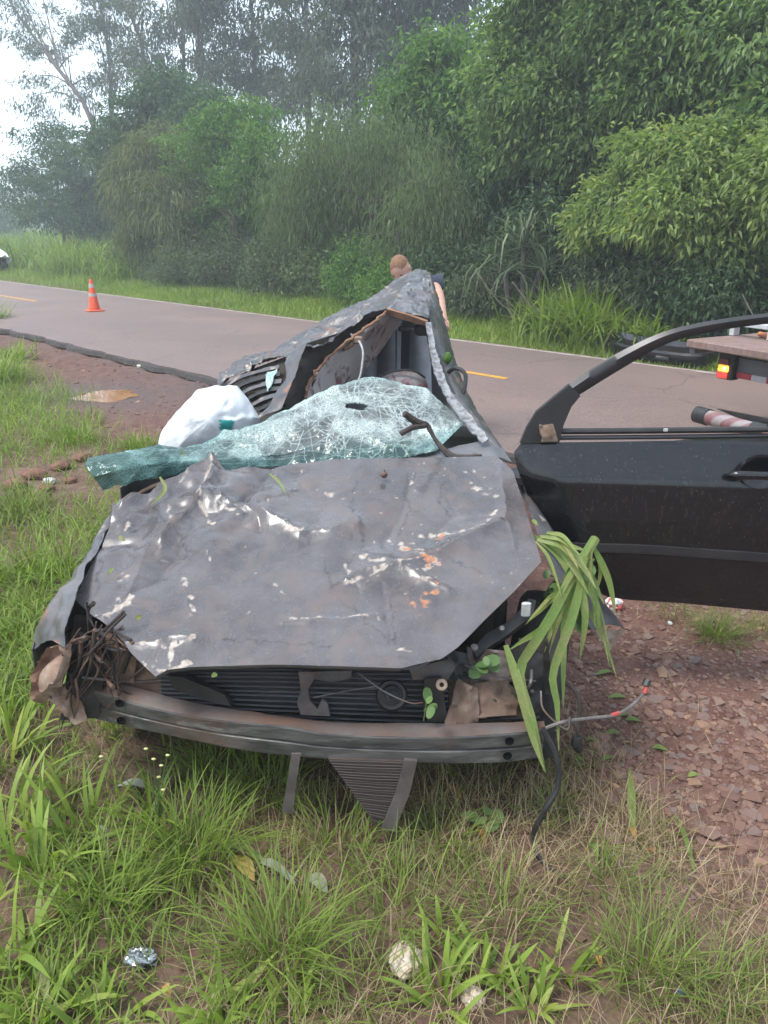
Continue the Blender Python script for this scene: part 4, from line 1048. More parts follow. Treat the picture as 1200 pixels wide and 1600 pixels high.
# ---- wheels
def wheel(c, ax, lab=None):
    prof = [(0.20, -0.085), (0.265, -0.095), (0.292, -0.075), (0.30, -0.04), (0.30, 0.04), (0.292, 0.075), (0.265, 0.095), (0.20, 0.085)]
    w = mk('wheel', lathe([(0.205, -0.07), (0.205, 0.07)], c, ax, 28), MAT_PLAS, car, label=lab)
    mk('tyre', lathe(prof, c, ax, 36), MAT_RUBBER, w)
    its = [lathe([(0.0, 0.06), (0.05, 0.065), (0.06, 0.05), (0.185, 0.05), (0.2, 0.08)], c, ax, 28)]
    mk('rim', join(its), MAT_STEEL, w)
wheel(np.array([.555, 2.42, .28]), unit([1, -0.28, -0.05]), 'muddy front wheel turned outward')
wheel(np.array([-.88, 2.62, .27]), unit([-1, 0.1, 0]))
wheel(np.array([.30, 5.35, .28]), unit([1, 0, 0]))
wheel(np.array([-.74, 5.35, .28]), unit([-1, 0, 0]))
# ---- engine bay
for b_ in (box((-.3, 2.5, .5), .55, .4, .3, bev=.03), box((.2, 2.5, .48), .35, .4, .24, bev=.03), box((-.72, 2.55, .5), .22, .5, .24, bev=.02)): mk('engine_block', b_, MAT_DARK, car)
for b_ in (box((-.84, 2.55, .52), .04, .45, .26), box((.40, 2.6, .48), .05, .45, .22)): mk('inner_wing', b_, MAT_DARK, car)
MAT_CORE2 = simple('muddy_grey_rail', (.105, .088, .078), (.06, .048, .042), 14, .8, bmp=.5, bscale=50)
MAT_CORE = simple('muddy_core', (.040, .030, .026), (.075, .052, .042), 14, .8, bmp=.4)
MAT_COREF = simple('muddy_core_fin', (.085, .065, .055), (.05, .04, .035), 14, .6)
def cond(name, corners, Y, rows, mat, parent=car, label=None, horiz=True):
    tl, tr, br, bl = P3(corners, Y)
    its = [plate([tl, tr, br, bl], 0.02)]
    n_ = unit(np.cross(tr - tl, bl - tl)); n_ = n_ if n_ @ (np.array([0, 0, CAM_H]) - tl) > 0 else -n_
    c = mk(name, join(its), mat, parent, label=label, smooth=False)
    fins = []
    for k in range(rows):
        t = (k + 0.5) / rows
        a = tl * (1 - t) + bl * t; b_ = tr * (1 - t) + br * t
        md = (a + b_) / 2 + RNG.normal(0, 0.002, 3)
        fins.append(tube(spline([a + n_ * 0.002, md + n_ * 0.003, b_ + n_ * 0.002], 6), 0.0045 if rows < 20 else 0.0016, 5))
    mk('cooling_fins', join(fins), MAT_COREF if mat is not MAT_RAD else MAT_FIN, c, kind='stuff')
    return c
MAT_FIN = simple('condenser_fin', (0.05, 0.05, 0.052), (0.022, 0.022, 0.024), 12, 0.4, 0.5, 0.1)
cond('condenser', [(252, 1040), (700, 1040), (700, 1165), (252, 1135)], 2.02, 15, MAT_RAD, label='black condenser seen between bonnet and bumper beam')
mk('centre_bracket', plate(P3([(466, 1050), (494, 1050), (490, 1062), (481, 1078), (484, 1095), (496, 1108), (503, 1094), (511, 1098), (516, 1119), (470, 1117), (464, 1100), (470, 1078)], 1.955), 0.012), MAT_STEEL, car)
mk('cover_panel', plate(P3([(262, 1056), (285, 1058), (350, 1085), (362, 1104), (340, 1100), (300, 1088), (270, 1075)], 1.97), 0.02), MAT_PLAS, car)
for b_ in (plate(P3([(480, 1050), (550, 1048), (548, 1060), (520, 1066), (482, 1060)], 1.965), 0.02), plate(P3([(640, 1046), (700, 1030), (712, 1042), (700, 1062), (645, 1062)], 1.99), 0.02)): mk('bonnet_latch_bar', b_, MAT_STEEL, car)
fan = mk('fan_motor', join([lathe([(0.0, 0.0), (0.025, 0.006), (0.032, 0.0), (0.042, 0.004), (0.048, -0.02)], at(612, 1086, 1.97), (0, -0.8, 0.6), 24), lathe([(0.012, 0.016), (0.018, 0.012), (0.018, 0.0)], at(612, 1086, 1.965), (0, -0.8, 0.6), 16)]), MAT_PLAS, car)
mk('support_bracket', plate(P3([(664, 1062), (690, 1060), (694, 1090), (700, 1128), (668, 1128), (660, 1095)], 1.965), 0.015), MAT_DARK, car)
rg = mk('tow_eye', lathe([(0.007, 0.004), (0.016, 0.004), (0.018, 0.0), (0.016, -0.004), (0.007, -0.004)], at(690, 1070, 1.945), (0, -0.8, 0.6), 20), MAT_BEIGE, car)
mk('torn_liner', sheet(crumple(coons(P3([(716, 1062, 2.0), (745, 1075, 2.0)]), P3([(694, 1130, 1.955), (748, 1130, 1.955)]), P3([(716, 1062, 2.0), (706, 1095, 1.98), (694, 1130, 1.955)]), P3([(745, 1075, 2.0), (748, 1100, 1.98), (748, 1130, 1.955)]), 14, 14), 0.06, 14, 90), 0.005), MAT_TORN, car, label='torn brown liner sheet behind the bumper beam')
mk('torn_liner', sheet(crumple(coons(P3([(735, 1070, 2.03), (790, 1062, 2.05), (806, 1080, 2.05)]), P3([(745, 1122, 1.96), (806, 1118, 1.98)]), P3([(735, 1070, 2.03), (745, 1122, 1.96)]), P3([(806, 1080, 2.05), (806, 1118, 1.98)]), 14, 14), 0.07, 12, 91), 0.005), MAT_TORN, car)
tb = mk('tie_bar', plate(P3([(738, 1014, 2.08), (760, 990, 2.14), (800, 968, 2.2), (826, 935, 2.28), (838, 938, 2.28), (832, 962, 2.22), (795, 990, 2.14), (762, 1012, 2.09), (745, 1026, 2.05)]), 0.025), MAT_PLAS, car)
for b_ in (lathe([(0.0, 0.008), (0.010, 0.007), (0.013, 0.0)], at(741, 1012, 2.05), (0, -0.6, 0.8), 12), lathe([(0.0, 0.006), (0.008, 0.005), (0.010, 0.0)], at(784, 982, 2.14), (0, -0.6, 0.8), 12)): mk('tie_bar_bolt', b_, MAT_STEEL, tb)
mk('lamp_clip', box(at(822, 952, 2.2), 0.03, 0.015, 0.05, bev=0.004), MAT_CABLE, car)
mk('corrugated_hose', tube(spline(P3([(752, 1055, 2.1), (775, 1030, 2.13), (800, 1020, 2.17), (830, 1012, 2.22)]), 40), 0.024 + 0.004 * np.sin(np.arange(40) * 2.2), 10), MAT_PLAS, car)
for b_ in (box(at(735, 1010, 2.45), .25, .3, .06, bev=.015), box(at(790, 1060, 2.40), .14, .2, .10, bev=.02)): mk('inner_rail', b_, MAT_DARK, car)
# ---- bumper beam
fr = spline(P3([(147, 1080, 2.05), (220, 1101, 1.98), (312, 1121, 1.925), (437, 1134, 1.885), (520, 1147, 1.875), (653, 1152, 1.875), (770, 1148, 1.895), (852, 1140, 1.93)]), 60)
lo = spline(P3([(149, 1123, 2.05), (228, 1141, 1.975), (353, 1167, 1.91), (437, 1179, 1.88), (520, 1186, 1.87), (653, 1192, 1.87), (783, 1191, 1.895), (846, 1183, 1.93)]), 60)
bk = spline(P3([(154, 1062, 2.10), (205, 1073, 2.05), (300, 1097, 1.99), (400, 1113, 1.955), (520, 1129, 1.945), (650, 1130, 1.945), (770, 1130, 1.955), (850, 1127, 1.985)]), 60)
d = unit(np.cross(np.gradient(fr, axis=0), np.array([0, 0, 1.0]))); d *= np.sign((d @ np.array([0, -1, 0])))[:, None]
prof = [fr, fr * .95 + lo * .05 + d * .002, fr * .56 + lo * .44 + d * .002, fr * .52 + lo * .48 - d * .005, fr * .48 + lo * .52 - d * .005, fr * .44 + lo * .56 + d * .002, fr * .05 + lo * .95 + d * .001, lo]
G = np.stack(prof, 0)
beam = mk('bumper_beam', sheet(crumple(G, 0.003, 8, 92), 0.004, (0, -1, 0)), MAT_BEAM, car, smooth=False, label='bare scuffed bumper beam across the front')
G = np.stack([bk, (bk + fr) / 2 + np.array([0, 0, .004]), fr], 0)
mk('beam_top', sheet(crumple(G, 0.008, 9, 93), 0.004, (0, 0, 1)), MAT_BEAMT, beam)
G = np.stack([bk + np.array([0, 0.02, -.10]), lo + np.array([0, .004, 0])], 0)
mk('beam_underside', sheet(G, 0.004, (0, 0, -1)), MAT_BEAM, beam)
for (hx, hy, Y) in [(187, 1099, 2.00), (189, 1126, 2.0), (796, 1158, 1.893), (793, 1181, 1.893)]:
    mk('bolt_hole', lathe([(0.0, -0.004), (0.010, -0.002), (0.0135, 0.001)], at(hx, hy, Y - 0.007), (0, -1, 0.1), 18), MAT_HOLE, beam)
cond('hanging_condenser', [(513, 1186), (640, 1190), (606, 1300), (590, 1292)], 1.86, 26, MAT_CORE, label='bent muddy condenser core hanging under the beam')
mk('condenser_side_tank', plate(P3([(632, 1188, 1.855), (652, 1190, 1.855), (640, 1240, 1.85), (616, 1300, 1.84), (596, 1298, 1.84), (618, 1240, 1.85)]), 0.02), MAT_CORE2, car)
mk('hanging_strap', plate(P3([(455, 1178), (470, 1178), (462, 1230), (458, 1272), (440, 1268), (449, 1225)], 1.845), 0.006), MAT_CORE2, car)
# ---- wings
inn = P3([(186, 796, 2.66), (140, 874, 2.33), (112, 934, 2.1), (101, 1012, 2.0)]); out = P3([(174, 808, 2.72), (115, 905, 2.42), (58, 980, 2.22), (51, 1014, 2.12)])
G = coons(inn[:1] + out[:1], inn[-1:] + out[-1:], inn, out, 14, 50, lin=False)
uu = np.linspace(0, 1, 14); G[:, :, 2] += (0.03 * np.sin(uu * np.pi))[None]
body_panel('front_wing', crumple(crumple(G, 0.045, 6, 94), .015, 18, 194), toward=(-0.3, -0.5, 1), seed=41, label='bent front wing pushed out beside the bonnet')
o2 = [p * 1.0 for p in out]
G = coons([out[0], out[1], out[2], out[3]], [np.array([p[0] - 0.01, p[1], 0.42]) for p in out], [out[0], np.array([out[0][0], out[0][1], .42])], [out[-1], np.array([out[-1][0], out[-1][1], .42])], 40, 14)
body_panel('wing_side', crumple(G, 0.02, 6, 95), toward=(-1, 0, 0), seed=42)
inn = P3([(797, 740, 3.0), (826, 795, 2.75), (850, 862, 2.45), (885, 925, 2.3), (925, 985, 2.2)]); out = P3([(808, 738, 3.0), (842, 800, 2.8), (886, 855, 2.62), (930, 925, 2.48), (977, 984, 2.38)])
G = coons(inn[:1] + out[:1], inn[-1:] + out[-1:], inn, out, 12, 60, lin=False)
uu = np.linspace(0, 1, 12); G[:, :, 2] += (0.02 * np.sin(uu * np.pi))[None]
wing = body_panel('front_wing', crumple(G, 0.025, 6, 96), toward=(0.3, -0.5, 1), seed=43, label='torn front wing beside the open door')
mk('wing_tip', sheet(crumple(coons(P3([(925, 985, 2.2), (977, 984, 2.38)]), P3([(938, 1000, 2.2), (952, 1016, 2.26)]), P3([(925, 985, 2.2), (938, 1000, 2.2)]), P3([(977, 984, 2.38), (952, 1016, 2.26)]), 14, 10), 0.03, 20, 97), 0.006), MAT_BEIGE, wing)
G = coons([np.array(p) for p in [(.60, 2.9, .80), (.64, 2.5, .60)]], [np.array(p) for p in [(.58, 2.9, .35), (.60, 2.6, .5)]], [np.array((.60, 2.9, .80)), np.array((.58, 2.9, .35))], [np.array((.64, 2.5, .60)), np.array((.60, 2.6, .5))], 10, 10)
# ---- broken lamp shell on the far front corner
c = at(70, 1052, 2.0)
V, F = ellipsoid((0, 0, 0), 0.115, 0.055, 0.070, 22, 12, 0.20, 5, 1.6)
keep = V[:, 1] > -0.01
V[~keep, 1] = 0.028 + 0.3 * np.abs(V[~keep, 1]) - 0.05 * (1 - (V[~keep, 0] / .105) ** 2 - (V[~keep, 2] / .062) ** 2).clip(0)
M3 = np.array(Matrix.Rotation(R(-25), 3, 'Z') @ Matrix.Rotation(R(-42), 3, 'Y') @ Matrix.Rotation(R(-40), 3, 'X'))
V = V * (1 + .35 * (vnoise(V, 26, 7, 3) - .5) * 2)[:, None]
lamp = mk('lamp_shell', (V @ M3.T + c, F), MAT_CREAM, car, label='broken dirty white lamp shell hanging at the front corner')
mk('lamp_shard', sheet(crumple(coons(P3([(60, 1078, 2.0), (100, 1070, 2.02)]), P3([(118, 1130, 1.99), (138, 1122, 2.0)]), P3([(60, 1078, 2.0), (92, 1105, 1.99), (118, 1130, 1.99)]), P3([(100, 1070, 2.02), (125, 1098, 2.01), (138, 1122, 2.0)]), 12, 16), 0.07, 14, 98), 0.005), MAT_CREAM, lamp)
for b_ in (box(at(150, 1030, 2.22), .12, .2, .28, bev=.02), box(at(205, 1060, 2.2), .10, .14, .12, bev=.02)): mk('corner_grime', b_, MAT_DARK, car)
mk('mud_lump', ellipsoid(at(215, 1072, 2.10), 0.07, 0.04, 0.05, 16, 10, 0.5, 6, 2.5), MAT_MUD, car)
# ---- scuttle panel under the windscreen
G = coons(P3([(560, 712, 3.1), (700, 700, 3.14), (760, 688, 3.2), (786, 700, 3.15)]), P3([(560, 726, 2.98), (690, 719, 2.99), (776, 714, 3.0), (800, 722, 3.0)]), P3([(560, 712, 3.1), (560, 726, 2.98)]), P3([(786, 700, 3.15), (800, 722, 3.0)]), 40, 10)
mk('scuttle_panel', sheet(crumple(G, 0.012, 12, 99), 0.006, (0, -.5, 1)), MAT_PLAG, car)
mk('wiper_pivot', lathe([(0.0, 0.012), (0.010, 0.012), (0.014, 0.0), (0.018, -0.01)], at(742, 713, 2.99), (0, -.4, 1), 14), MAT_STEEL, car)

# ---- windscreen: one limp sheet of shattered laminated glass
def glass_mat():
    m, nt, b, out = new_mat('shattered_windscreen')
    tcn = nt.nodes.new('ShaderNodeTexCoord')
    wob = nt.nodes.new('ShaderNodeTexNoise'); wob.inputs['Scale'].default_value = 9; wob.inputs['Detail'].default_value = 4
    nt.links.new(tcn.outputs['Object'], wob.inputs['Vector'])
    mx = nt.nodes.new('ShaderNodeMixRGB'); mx.blend_type = 'ADD'; mx.inputs[0].default_value = 0.06
    nt.links.new(tcn.outputs['Object'], mx.inputs[1]); nt.links.new(wob.outputs['Color'], mx.inputs[2])
    cr = attr(nt, 'crack')
    fine = None
    for sc, w in ((60, .10), (150, .14)):
        v = nt.nodes.new('ShaderNodeTexVoronoi'); v.feature = 'DISTANCE_TO_EDGE'; v.inputs['Scale'].default_value = sc
        nt.links.new(mx.outputs[0], v.inputs['Vector'])
        c = rampn(nt, v.outputs['Distance'], [(0.0, 1.0), (w, 0.0)])
        fine = c if fine is None else math_(nt, 'MAXIMUM', fine, c)
    fine = math_(nt, 'MULTIPLY', fine, math_(nt, 'ADD', math_(nt, 'MULTIPLY', attr(nt, 'white'), 1.0), .10))
    cr2 = math_(nt, 'MINIMUM', math_(nt, 'ADD', math_(nt, 'MAXIMUM', cr, fine), math_(nt, 'MULTIPLY', attr(nt, 'white'), .14)), 1.0)
    b.inputs['Base Color'].default_value = (0.10, 0.16, 0.155, 1); b.inputs['Roughness'].default_value = 0.12
    nt.links.new(mixc(nt, attr(nt, 'teal'), (0.125, 0.132, 0.136), (0.032, 0.092, 0.088)), b.inputs['Base Color'])
    tr = nt.nodes.new('ShaderNodeBsdfTransparent'); tr.inputs[0].default_value = (0.74, 0.85, 0.83, 1)
    g1 = nt.nodes.new('ShaderNodeMixShader'); g1.inputs[0].default_value = 0.45
    nt.links.new(b.outputs[0], g1.inputs[1]); nt.links.new(tr.outputs[0], g1.inputs[2])
    wh = nt.nodes.new('ShaderNodeBsdfPrincipled'); wh.inputs['Roughness'].default_value = 0.35
    nt.links.new(mixc(nt, attr(nt, 'teal'), (0.58, 0.67, 0.64), (0.27, 0.47, 0.43)), wh.inputs['Base Color'])
    g2 = nt.nodes.new('ShaderNodeMixShader')
    nt.links.new(cr2, g2.inputs[0]); nt.links.new(g1.outputs[0], g2.inputs[1]); nt.links.new(wh.outputs[0], g2.inputs[2])
    nt.links.new(g2.outputs[0], out.inputs[0])
    bp = nt.nodes.new('ShaderNodeBump'); bp.inputs['Strength'].default_value = 0.5; bp.inputs['Distance'].default_value = 0.004
    nt.links.new(cr, bp.inputs['Height']); nt.links.new(bp.outputs[0], b.inputs['Normal']); nt.links.new(bp.outputs[0], wh.inputs['Normal'])
    return m
gt = P3([(140, 722, 2.80), (190, 715, 2.88), (250, 704, 3.0), (320, 690, 3.1), (400, 660, 3.22), (450, 640, 3.3), (500, 615, 3.4), (545, 598, 3.48), (580, 594, 3.5), (620, 600, 3.48), (665, 612, 3.45), (700, 640, 3.38), (724, 660, 3.32)])
gb = P3([(160, 763, 2.68), (200, 752, 2.70), (240, 745, 2.78), (300, 738, 2.85), (400, 730, 2.95), (510, 724, 3.0), (620, 716, 3.02), (680, 706, 3.05), (724, 662, 3.30)])
NU, NV = 460, 150
G = coons(gt, gb, P3([(140, 722, 2.80), (139, 738, 2.70), (150, 752, 2.66), (160, 763, 2.68)]), [gt[-1], gb[-1]], NU, NV)
u = np.linspace(0, 1, NU)[None]; v = np.linspace(0, 1, NV)[:, None]
bul = np.sin(np.pi * v) ** 0.8 * (0.075 * np.exp(-((u - 0.1) / 0.18) ** 2) + 0.022 * np.exp(-((u - 0.65) / 0.3) ** 2))
G[:, :, 2] += bul * 0.6; G[:, :, 1] -= bul * 0.5
A = G.reshape(-1, 3)
G = G + grid_normals(G) * (0.045 * (np.abs(vnoise(A, 4.0, 101, 3) - 0.5) * 2 - .3) + 0.020 * (np.abs(vnoise(A, 13, 102, 3) - 0.5) * 2 - .3) + .006 * (vnoise(A, 40, 106, 2) - .5)).reshape(NV, NU, 1)
A = G.reshape(-1, 3); px, py = proj(A)
uf = np.tile(np.linspace(0, 1, NU), NV); vf = np.repeat(np.linspace(0, 1, NV), NU)
teal = np.clip(smooth01(uf, 0.55, 0.12) * 0.9 + smooth01(vf, 0.70, 1.0) * 0.8 + smooth01(vf, 0.08, 0.0) * 0.5, 0, 1)
img = np.zeros((NV, NU)); rg_ = np.random.default_rng(17)
def draw(pts, amp, w=0.46):
    P_ = np.asarray(pts, float); P_ = polyline(P_, max(int(np.abs(np.diff(P_, axis=0)).sum() * 1.5), 4))
    for dx in (-1, 0, 1):
        for dy in (-1, 0, 1):
            xi = np.round(P_[:, 0]).astype(int) + dx; yi = np.round(P_[:, 1]).astype(int) + dy
            k = (xi >= 0) & (xi < NU) & (yi >= 0) & (yi < NV)
            d_ = np.hypot(xi - P_[:, 0], yi - P_[:, 1])
            np.maximum.at(img, (yi[k], xi[k]), amp * np.clip(1.1 - d_[k] / (w * 1.5), 0, 1) * .8)
def wander(x, y, ang, L, amp, jit=.22, step=9, back=0.0):
    pts = [(x, y)]; a0 = ang
    for q in range(int(L / step)):
        ang += rg_.normal(0, jit) - back * (ang - a0)
        x += math.cos(ang) * step; y += math.sin(ang) * step; pts.append((x, y))
        if rg_.random() < .06: draw([(x, y), (x + math.cos(ang + 1.1) * 22, y + math.sin(ang + 1.1) * 22)], amp * .8)
    if len(pts) > 1: draw(pts, amp)
def uvi(x, y):
    k = np.argmin(np.hypot(px - x, py - y)); return k % NU, k // NU
for (ix, iy), n_, L_ in ((uvi(558, 632), 20, 140), (uvi(672, 672), 15, 100), (uvi(480, 668), 9, 110), (uvi(612, 690), 8, 70)):
    for q in range(n_):
        a_ = 2 * math.pi * (q + rg_.uniform(-.3, .3)) / n_
        wander(ix + 8 * math.cos(a_), iy + 4 * math.sin(a_), a_, L_ * rg_.uniform(.35, 1.1), rg_.uniform(.5, 1.0), .16)
    for r_ in np.cumsum(rg_.uniform(12, 26, 4)):
        t0, t1 = rg_.uniform(0, 6.28), rg_.uniform(2, 5)
        tt = np.linspace(t0, t0 + t1, 22); rr_ = r_ * (1 + rg_.normal(0, .07, 22))
        draw(np.stack([ix + rr_ * np.cos(tt) * 1.5, iy + rr_ * np.sin(tt) * .9], 1), rg_.uniform(.5, .95))
for q in range(24): wander(rg_.uniform(90, NU - 20), rg_.uniform(-5, 30), math.pi / 2 + rg_.normal(0, .35), rg_.uniform(60, 170), rg_.uniform(.45, 1.0), .20, 9, .15)
for q in range(34): wander(rg_.uniform(-10, NU * .8), NV * (1 - rg_.uniform(0, 1) ** 1.4 * .95), rg_.normal(0, .10), rg_.uniform(60, 260), rg_.uniform(.35, .9), .10, 9, .2)
for q in range(70): wander(rg_.uniform(0, 130), rg_.uniform(0, NV), rg_.normal(0, .5), rg_.uniform(25, 90), rg_.uniform(.3, .8), .2)
for q in range(90): wander(rg_.uniform(330, NU), rg_.uniform(20, NV), rg_.uniform(0, 6.28), rg_.uniform(15, 50), rg_.uniform(.5, 1.0), .35, 6)
crack = img.ravel()
wht = smooth01(np.hypot((px - 690) / 60, (py - 682) / 26) + (vnoise(A, 18, 103, 3) - 0.5) * 1.4, 1.2, 0.4) * 0.9 + smooth01(vnoise(A, 7, 104, 4), .52, .70) * .55 + smooth01(vf, .10, .0) * .5
wht = np.clip(wht, 0, 1)
hole = np.hypot((px - 558) / 21, (py - 635 - (px - 558) * .1) / 6) + (vnoise(A, 45, 105, 3) - 0.5) * 1.3
V, F = sheet(G, 0.006, (0, -0.6, 1))
F = F[0]
hv = np.tile(hole < 0.85, 2)
F = F[~hv[F].any(1)]
mk('windscreen', (V, [F]), glass_mat(), car, attrs={'teal': np.tile(teal, 2), 'white': np.tile(wht, 2), 'crack': np.tile(crack, 2)}, label='limp shattered greenish windscreen torn out of its frame')

# ---- the open door
dA = at(815, 720, 2.85)[:2]; dB = at(1200, 720, 2.76)[:2]
dD = unit(dB - dA); dN = np.array([dD[1], -dD[0]])
if dN[1] > 0: dN = -dN
dN3 = np.array([dN[0], dN[1], 0.0])
def dpt(px, py, off=0.0):
    v = ray(px, py); o = np.array([0, 0, CAM_H])
    t = ((dA - o[:2]) @ dN + off) / (v[:2] @ dN)
    return o + v * t
NU, NV = 80, 70
G = coons([dpt(*p) for p in [(815, 691), (875, 690), (1000, 689), (1262, 684)]], [dpt(*p) for p in [(948, 931), (1060, 938), (1262, 957)]],
          [dpt(*p) for p in [(815, 691), (803, 705), (806, 725), (824, 772), (850, 830), (882, 882), (915, 915), (948, 931)]], [dpt(*p) for p in [(1262, 684), (1270, 800), (1262, 957)]], NU, NV)
_, pyy = proj(G.reshape(-1, 3)); vz = G[:, :, 2]
zt, zb = dpt(1000, 689)[2], dpt(1000, 935)[2]
tz = (zt - vz) / (zt - zb)
off = np.interp(tz, [-0.05, 0.0, 0.10, 0.19, 0.225, 0.45, 0.70, 0.73, 0.95, 1.0], [0, 0.004, 0.040, 0.076, 0.082, 0.084, 0.074, 0.070, 0.036, 0.024])
uu = np.linspace(0, 1, NU)[None]
off = off * np.interp(uu, [0, 0.03, 0.12, 1], [0.3, 0.6, 1, 1])
G = G + dN3 * off[:, :, None]
door = mk('door', sheet(G, 0.05, dN3), MAT_DOOR, car, label='shiny black door standing wide open without its window')
fo = [dpt(*p) for p in [(812, 692), (838, 642), (888, 601), (950, 560), (1030, 521), (1100, 503), (1200, 489), (1262, 486)]]
fi = [dpt(*p) for p in [(872, 692), (886, 650), (905, 617), (970, 577), (1040, 538), (1110, 519), (1200, 506), (1262, 504)]]
fo2, fi2 = spline(fo[2:], 50), spline(fi[2:], 50)
G = np.stack([fo2, fo2 * .7 + fi2 * .3 + dN3 * .014, fo2 * .3 + fi2 * .7 + dN3 * .012, fi2], 0)
mk('window_frame', sheet(G, 0.035, dN3), MAT_PLAG2 if 'MAT_PLAG2' in globals() else simple('satin_black_frame', (0.020, 0.020, 0.022), (0.034, 0.033, 0.034), 8, 0.35, bmp=0.1), door)
MAT_SATIN = bpy.data.materials['satin_black_frame']
sail = [dpt(*p) for p in [(812, 691), (822, 668), (838, 642), (889, 600), (906, 617), (892, 634), (880, 662), (873, 690)]]
sl = mk('sail_panel', plate([p + dN3 * 0.018 for p in sail], 0.03), MAT_SATIN, door, smooth=False)
mk('mirror_stub', sheet(crumple(coons([dpt(842, 665, .03), dpt(864, 662, .03)], [dpt(848, 690, .045), dpt(872, 690, .03)], [dpt(842, 665, .03), dpt(848, 690, .045)], [dpt(864, 662, .03), dpt(872, 690, .03)], 8, 8), 0.03, 25, 110), 0.008), MAT_BEIGE, door, label='torn mirror mount stub')
for yo, th_, mt, nm in [((674, 670), 0.012, MAT_PLAS, 'glass_channel'), ((684, 680), 0.009, MAT_SATIN, 'weatherstrip')]:
    p = [dpt(874, yo[0], 0.0), dpt(1000, yo[0] - 1, 0.0), dpt(1262, yo[1], 0.0)]
    mk(nm, tube(spline(p, 20), th_, 8), mt, door)
mk('channel_clip', box(dpt(1040, 672, 0.012), .016, .008, .012, bev=.002), MAT_CABLE, door)
p = spline([dpt(*q, 0.080) for q in [(888, 850), (1000, 853), (1120, 861), (1262, 871)]], 30)
G = np.stack([p + np.array([0, 0, .006]) - dN3 * .006, p + np.array([0, 0, .004]) + dN3 * .006, p - np.array([0, 0, .030]) + dN3 * .004, p - np.array([0, 0, .036]) - dN3 * .008], 0)
mk('rub_strip', sheet(G, 0.004, dN3), MAT_SATIN, door)
hc = dpt(1190, 738, 0.084)
Uh = np.array([dD[0], dD[1], 0]); 
ring_ = [(0.080, -0.010), (0.078, 0.002), (0.074, 0.002), (0.056, -0.008), (0.0, -0.010)]
V = []; F = []
for r_, h_ in ring_:
    for j in range(28):
        a = 2 * math.pi * j / 28
        V.append(hc + dN3 * h_ + Uh * r_ * 1.0 * math.cos(a) + np.array([0, 0, 1]) * r_ * 0.82 * math.sin(a))
for k in range(4):
    for j in range(28):
        F.append([k * 28 + j, k * 28 + (j + 1) % 28, k * 28 + 28 + (j + 1) % 28, k * 28 + 28 + j])
mk('handle_cup', (np.array(V), F), MAT_DOOR, door)
hp = spline([dpt(1140, 742, .082), dpt(1150, 742, .105), dpt(1188, 743, .114), dpt(1228, 744, .105), dpt(1240, 744, .082)], 20)
V, F = tube(hp, 0.016, 10)
mk('handle', (V, F), MAT_DOOR, door)
# inner side of the door
G = coons([dpt(825, 700, -.06), dpt(1255, 690, -.06)], [dpt(955, 925, -.06), dpt(1255, 948, -.06)], [dpt(825, 700, -.06), dpt(860, 840, -.06), dpt(955, 925, -.06)], [dpt(1255, 690, -.06), dpt(1255, 948, -.06)], 10, 10)
mk('inner_trim', sheet(G, 0.02, -dN3), MAT_PLAG, door)
for b_ in (box(dpt(812, 745, -.04), .05, .12, .04, bev=.006), box(dpt(865, 860, -.06), .05, .14, .04, bev=.006)): mk('hinge', b_, MAT_PLAS, door)

# ---- wires that hang off the car's front corner
def wire(name, pts, r, mat, label=None, parent=car, ns=7, n=40):
    return mk(name, tube(spline(pts, n), r, ns), mat, parent, label=label)
g1 = gp(833, 1310, 0.05); g2 = gp(850, 1350, 0.02); g3 = gp(884, 1374, 0.012)
wire('hanging_hose', [at(848, 1138, 1.9), at(868, 1180, 1.88), at(872, 1225, 1.86), at(852, 1265, 1.84), g1, g2, g3], 0.009, MAT_PLAS, 'thick black hose trailing down to the grass')
wire('wiring_harness', P3([(842, 1142, 1.93), (880, 1128, 1.93), (925, 1122, 1.95), (962, 1117, 1.98), (990, 1100, 2.02), (1008, 1080, 2.06), (1012, 1066, 2.08)]), 0.0055, simple('grey_wire', (0.16, 0.14, 0.13), (0.07, 0.06, 0.055), 25, 0.7), 'frayed wiring harness sticking out sideways')
wire('wiring_harness', P3([(868, 1142, 1.95), (905, 1126, 1.94), (950, 1119, 1.975)]), 0.004, MAT_STEEL)
MAT_RED = simple('red_tape', (0.42, 0.06, 0.045), (0.30, 0.05, 0.04), 20, 0.5)
for a, b_ in [((955, 1118, 1.975), (967, 1114, 1.985)), ((1006, 1084, 2.05), (1011, 1072, 2.07))]:
    wire('tape_band', P3([a, b_]), 0.0068, MAT_RED, n=4)
wire('connector_plug', P3([(1008, 1072, 2.07), (1013, 1062, 2.08)]), 0.012, MAT_PLAS, n=4)
wire('connector_lead', P3([(882, 1062, 2.05), (902, 1085, 2.02), (906, 1110, 2.0), (903, 1140, 1.98), (903, 1155, 1.98)]), 0.006, MAT_DARK)
wire('connector_plug', P3([(903, 1150, 1.98), (901, 1160, 1.98), (905, 1172, 1.98)]), [0.014, 0.02, 0.014], MAT_PLAS, n=8)
wire('stray_wire', P3([(560, 1052, 1.96), (600, 1080, 1.93), (640, 1098, 1.92), (660, 1098, 1.93)]), 0.0025, MAT_STEEL)
wire('stray_wire', P3([(490, 1090, 1.93), (540, 1080, 1.94), (590, 1072, 1.95)]), 0.002, MAT_STEEL)
wire('stray_wire', P3([(845, 1080, 2.0), (850, 1110, 1.95), (885, 1140, 1.92), (890, 1120, 1.93)]), 0.003, MAT_STEEL)

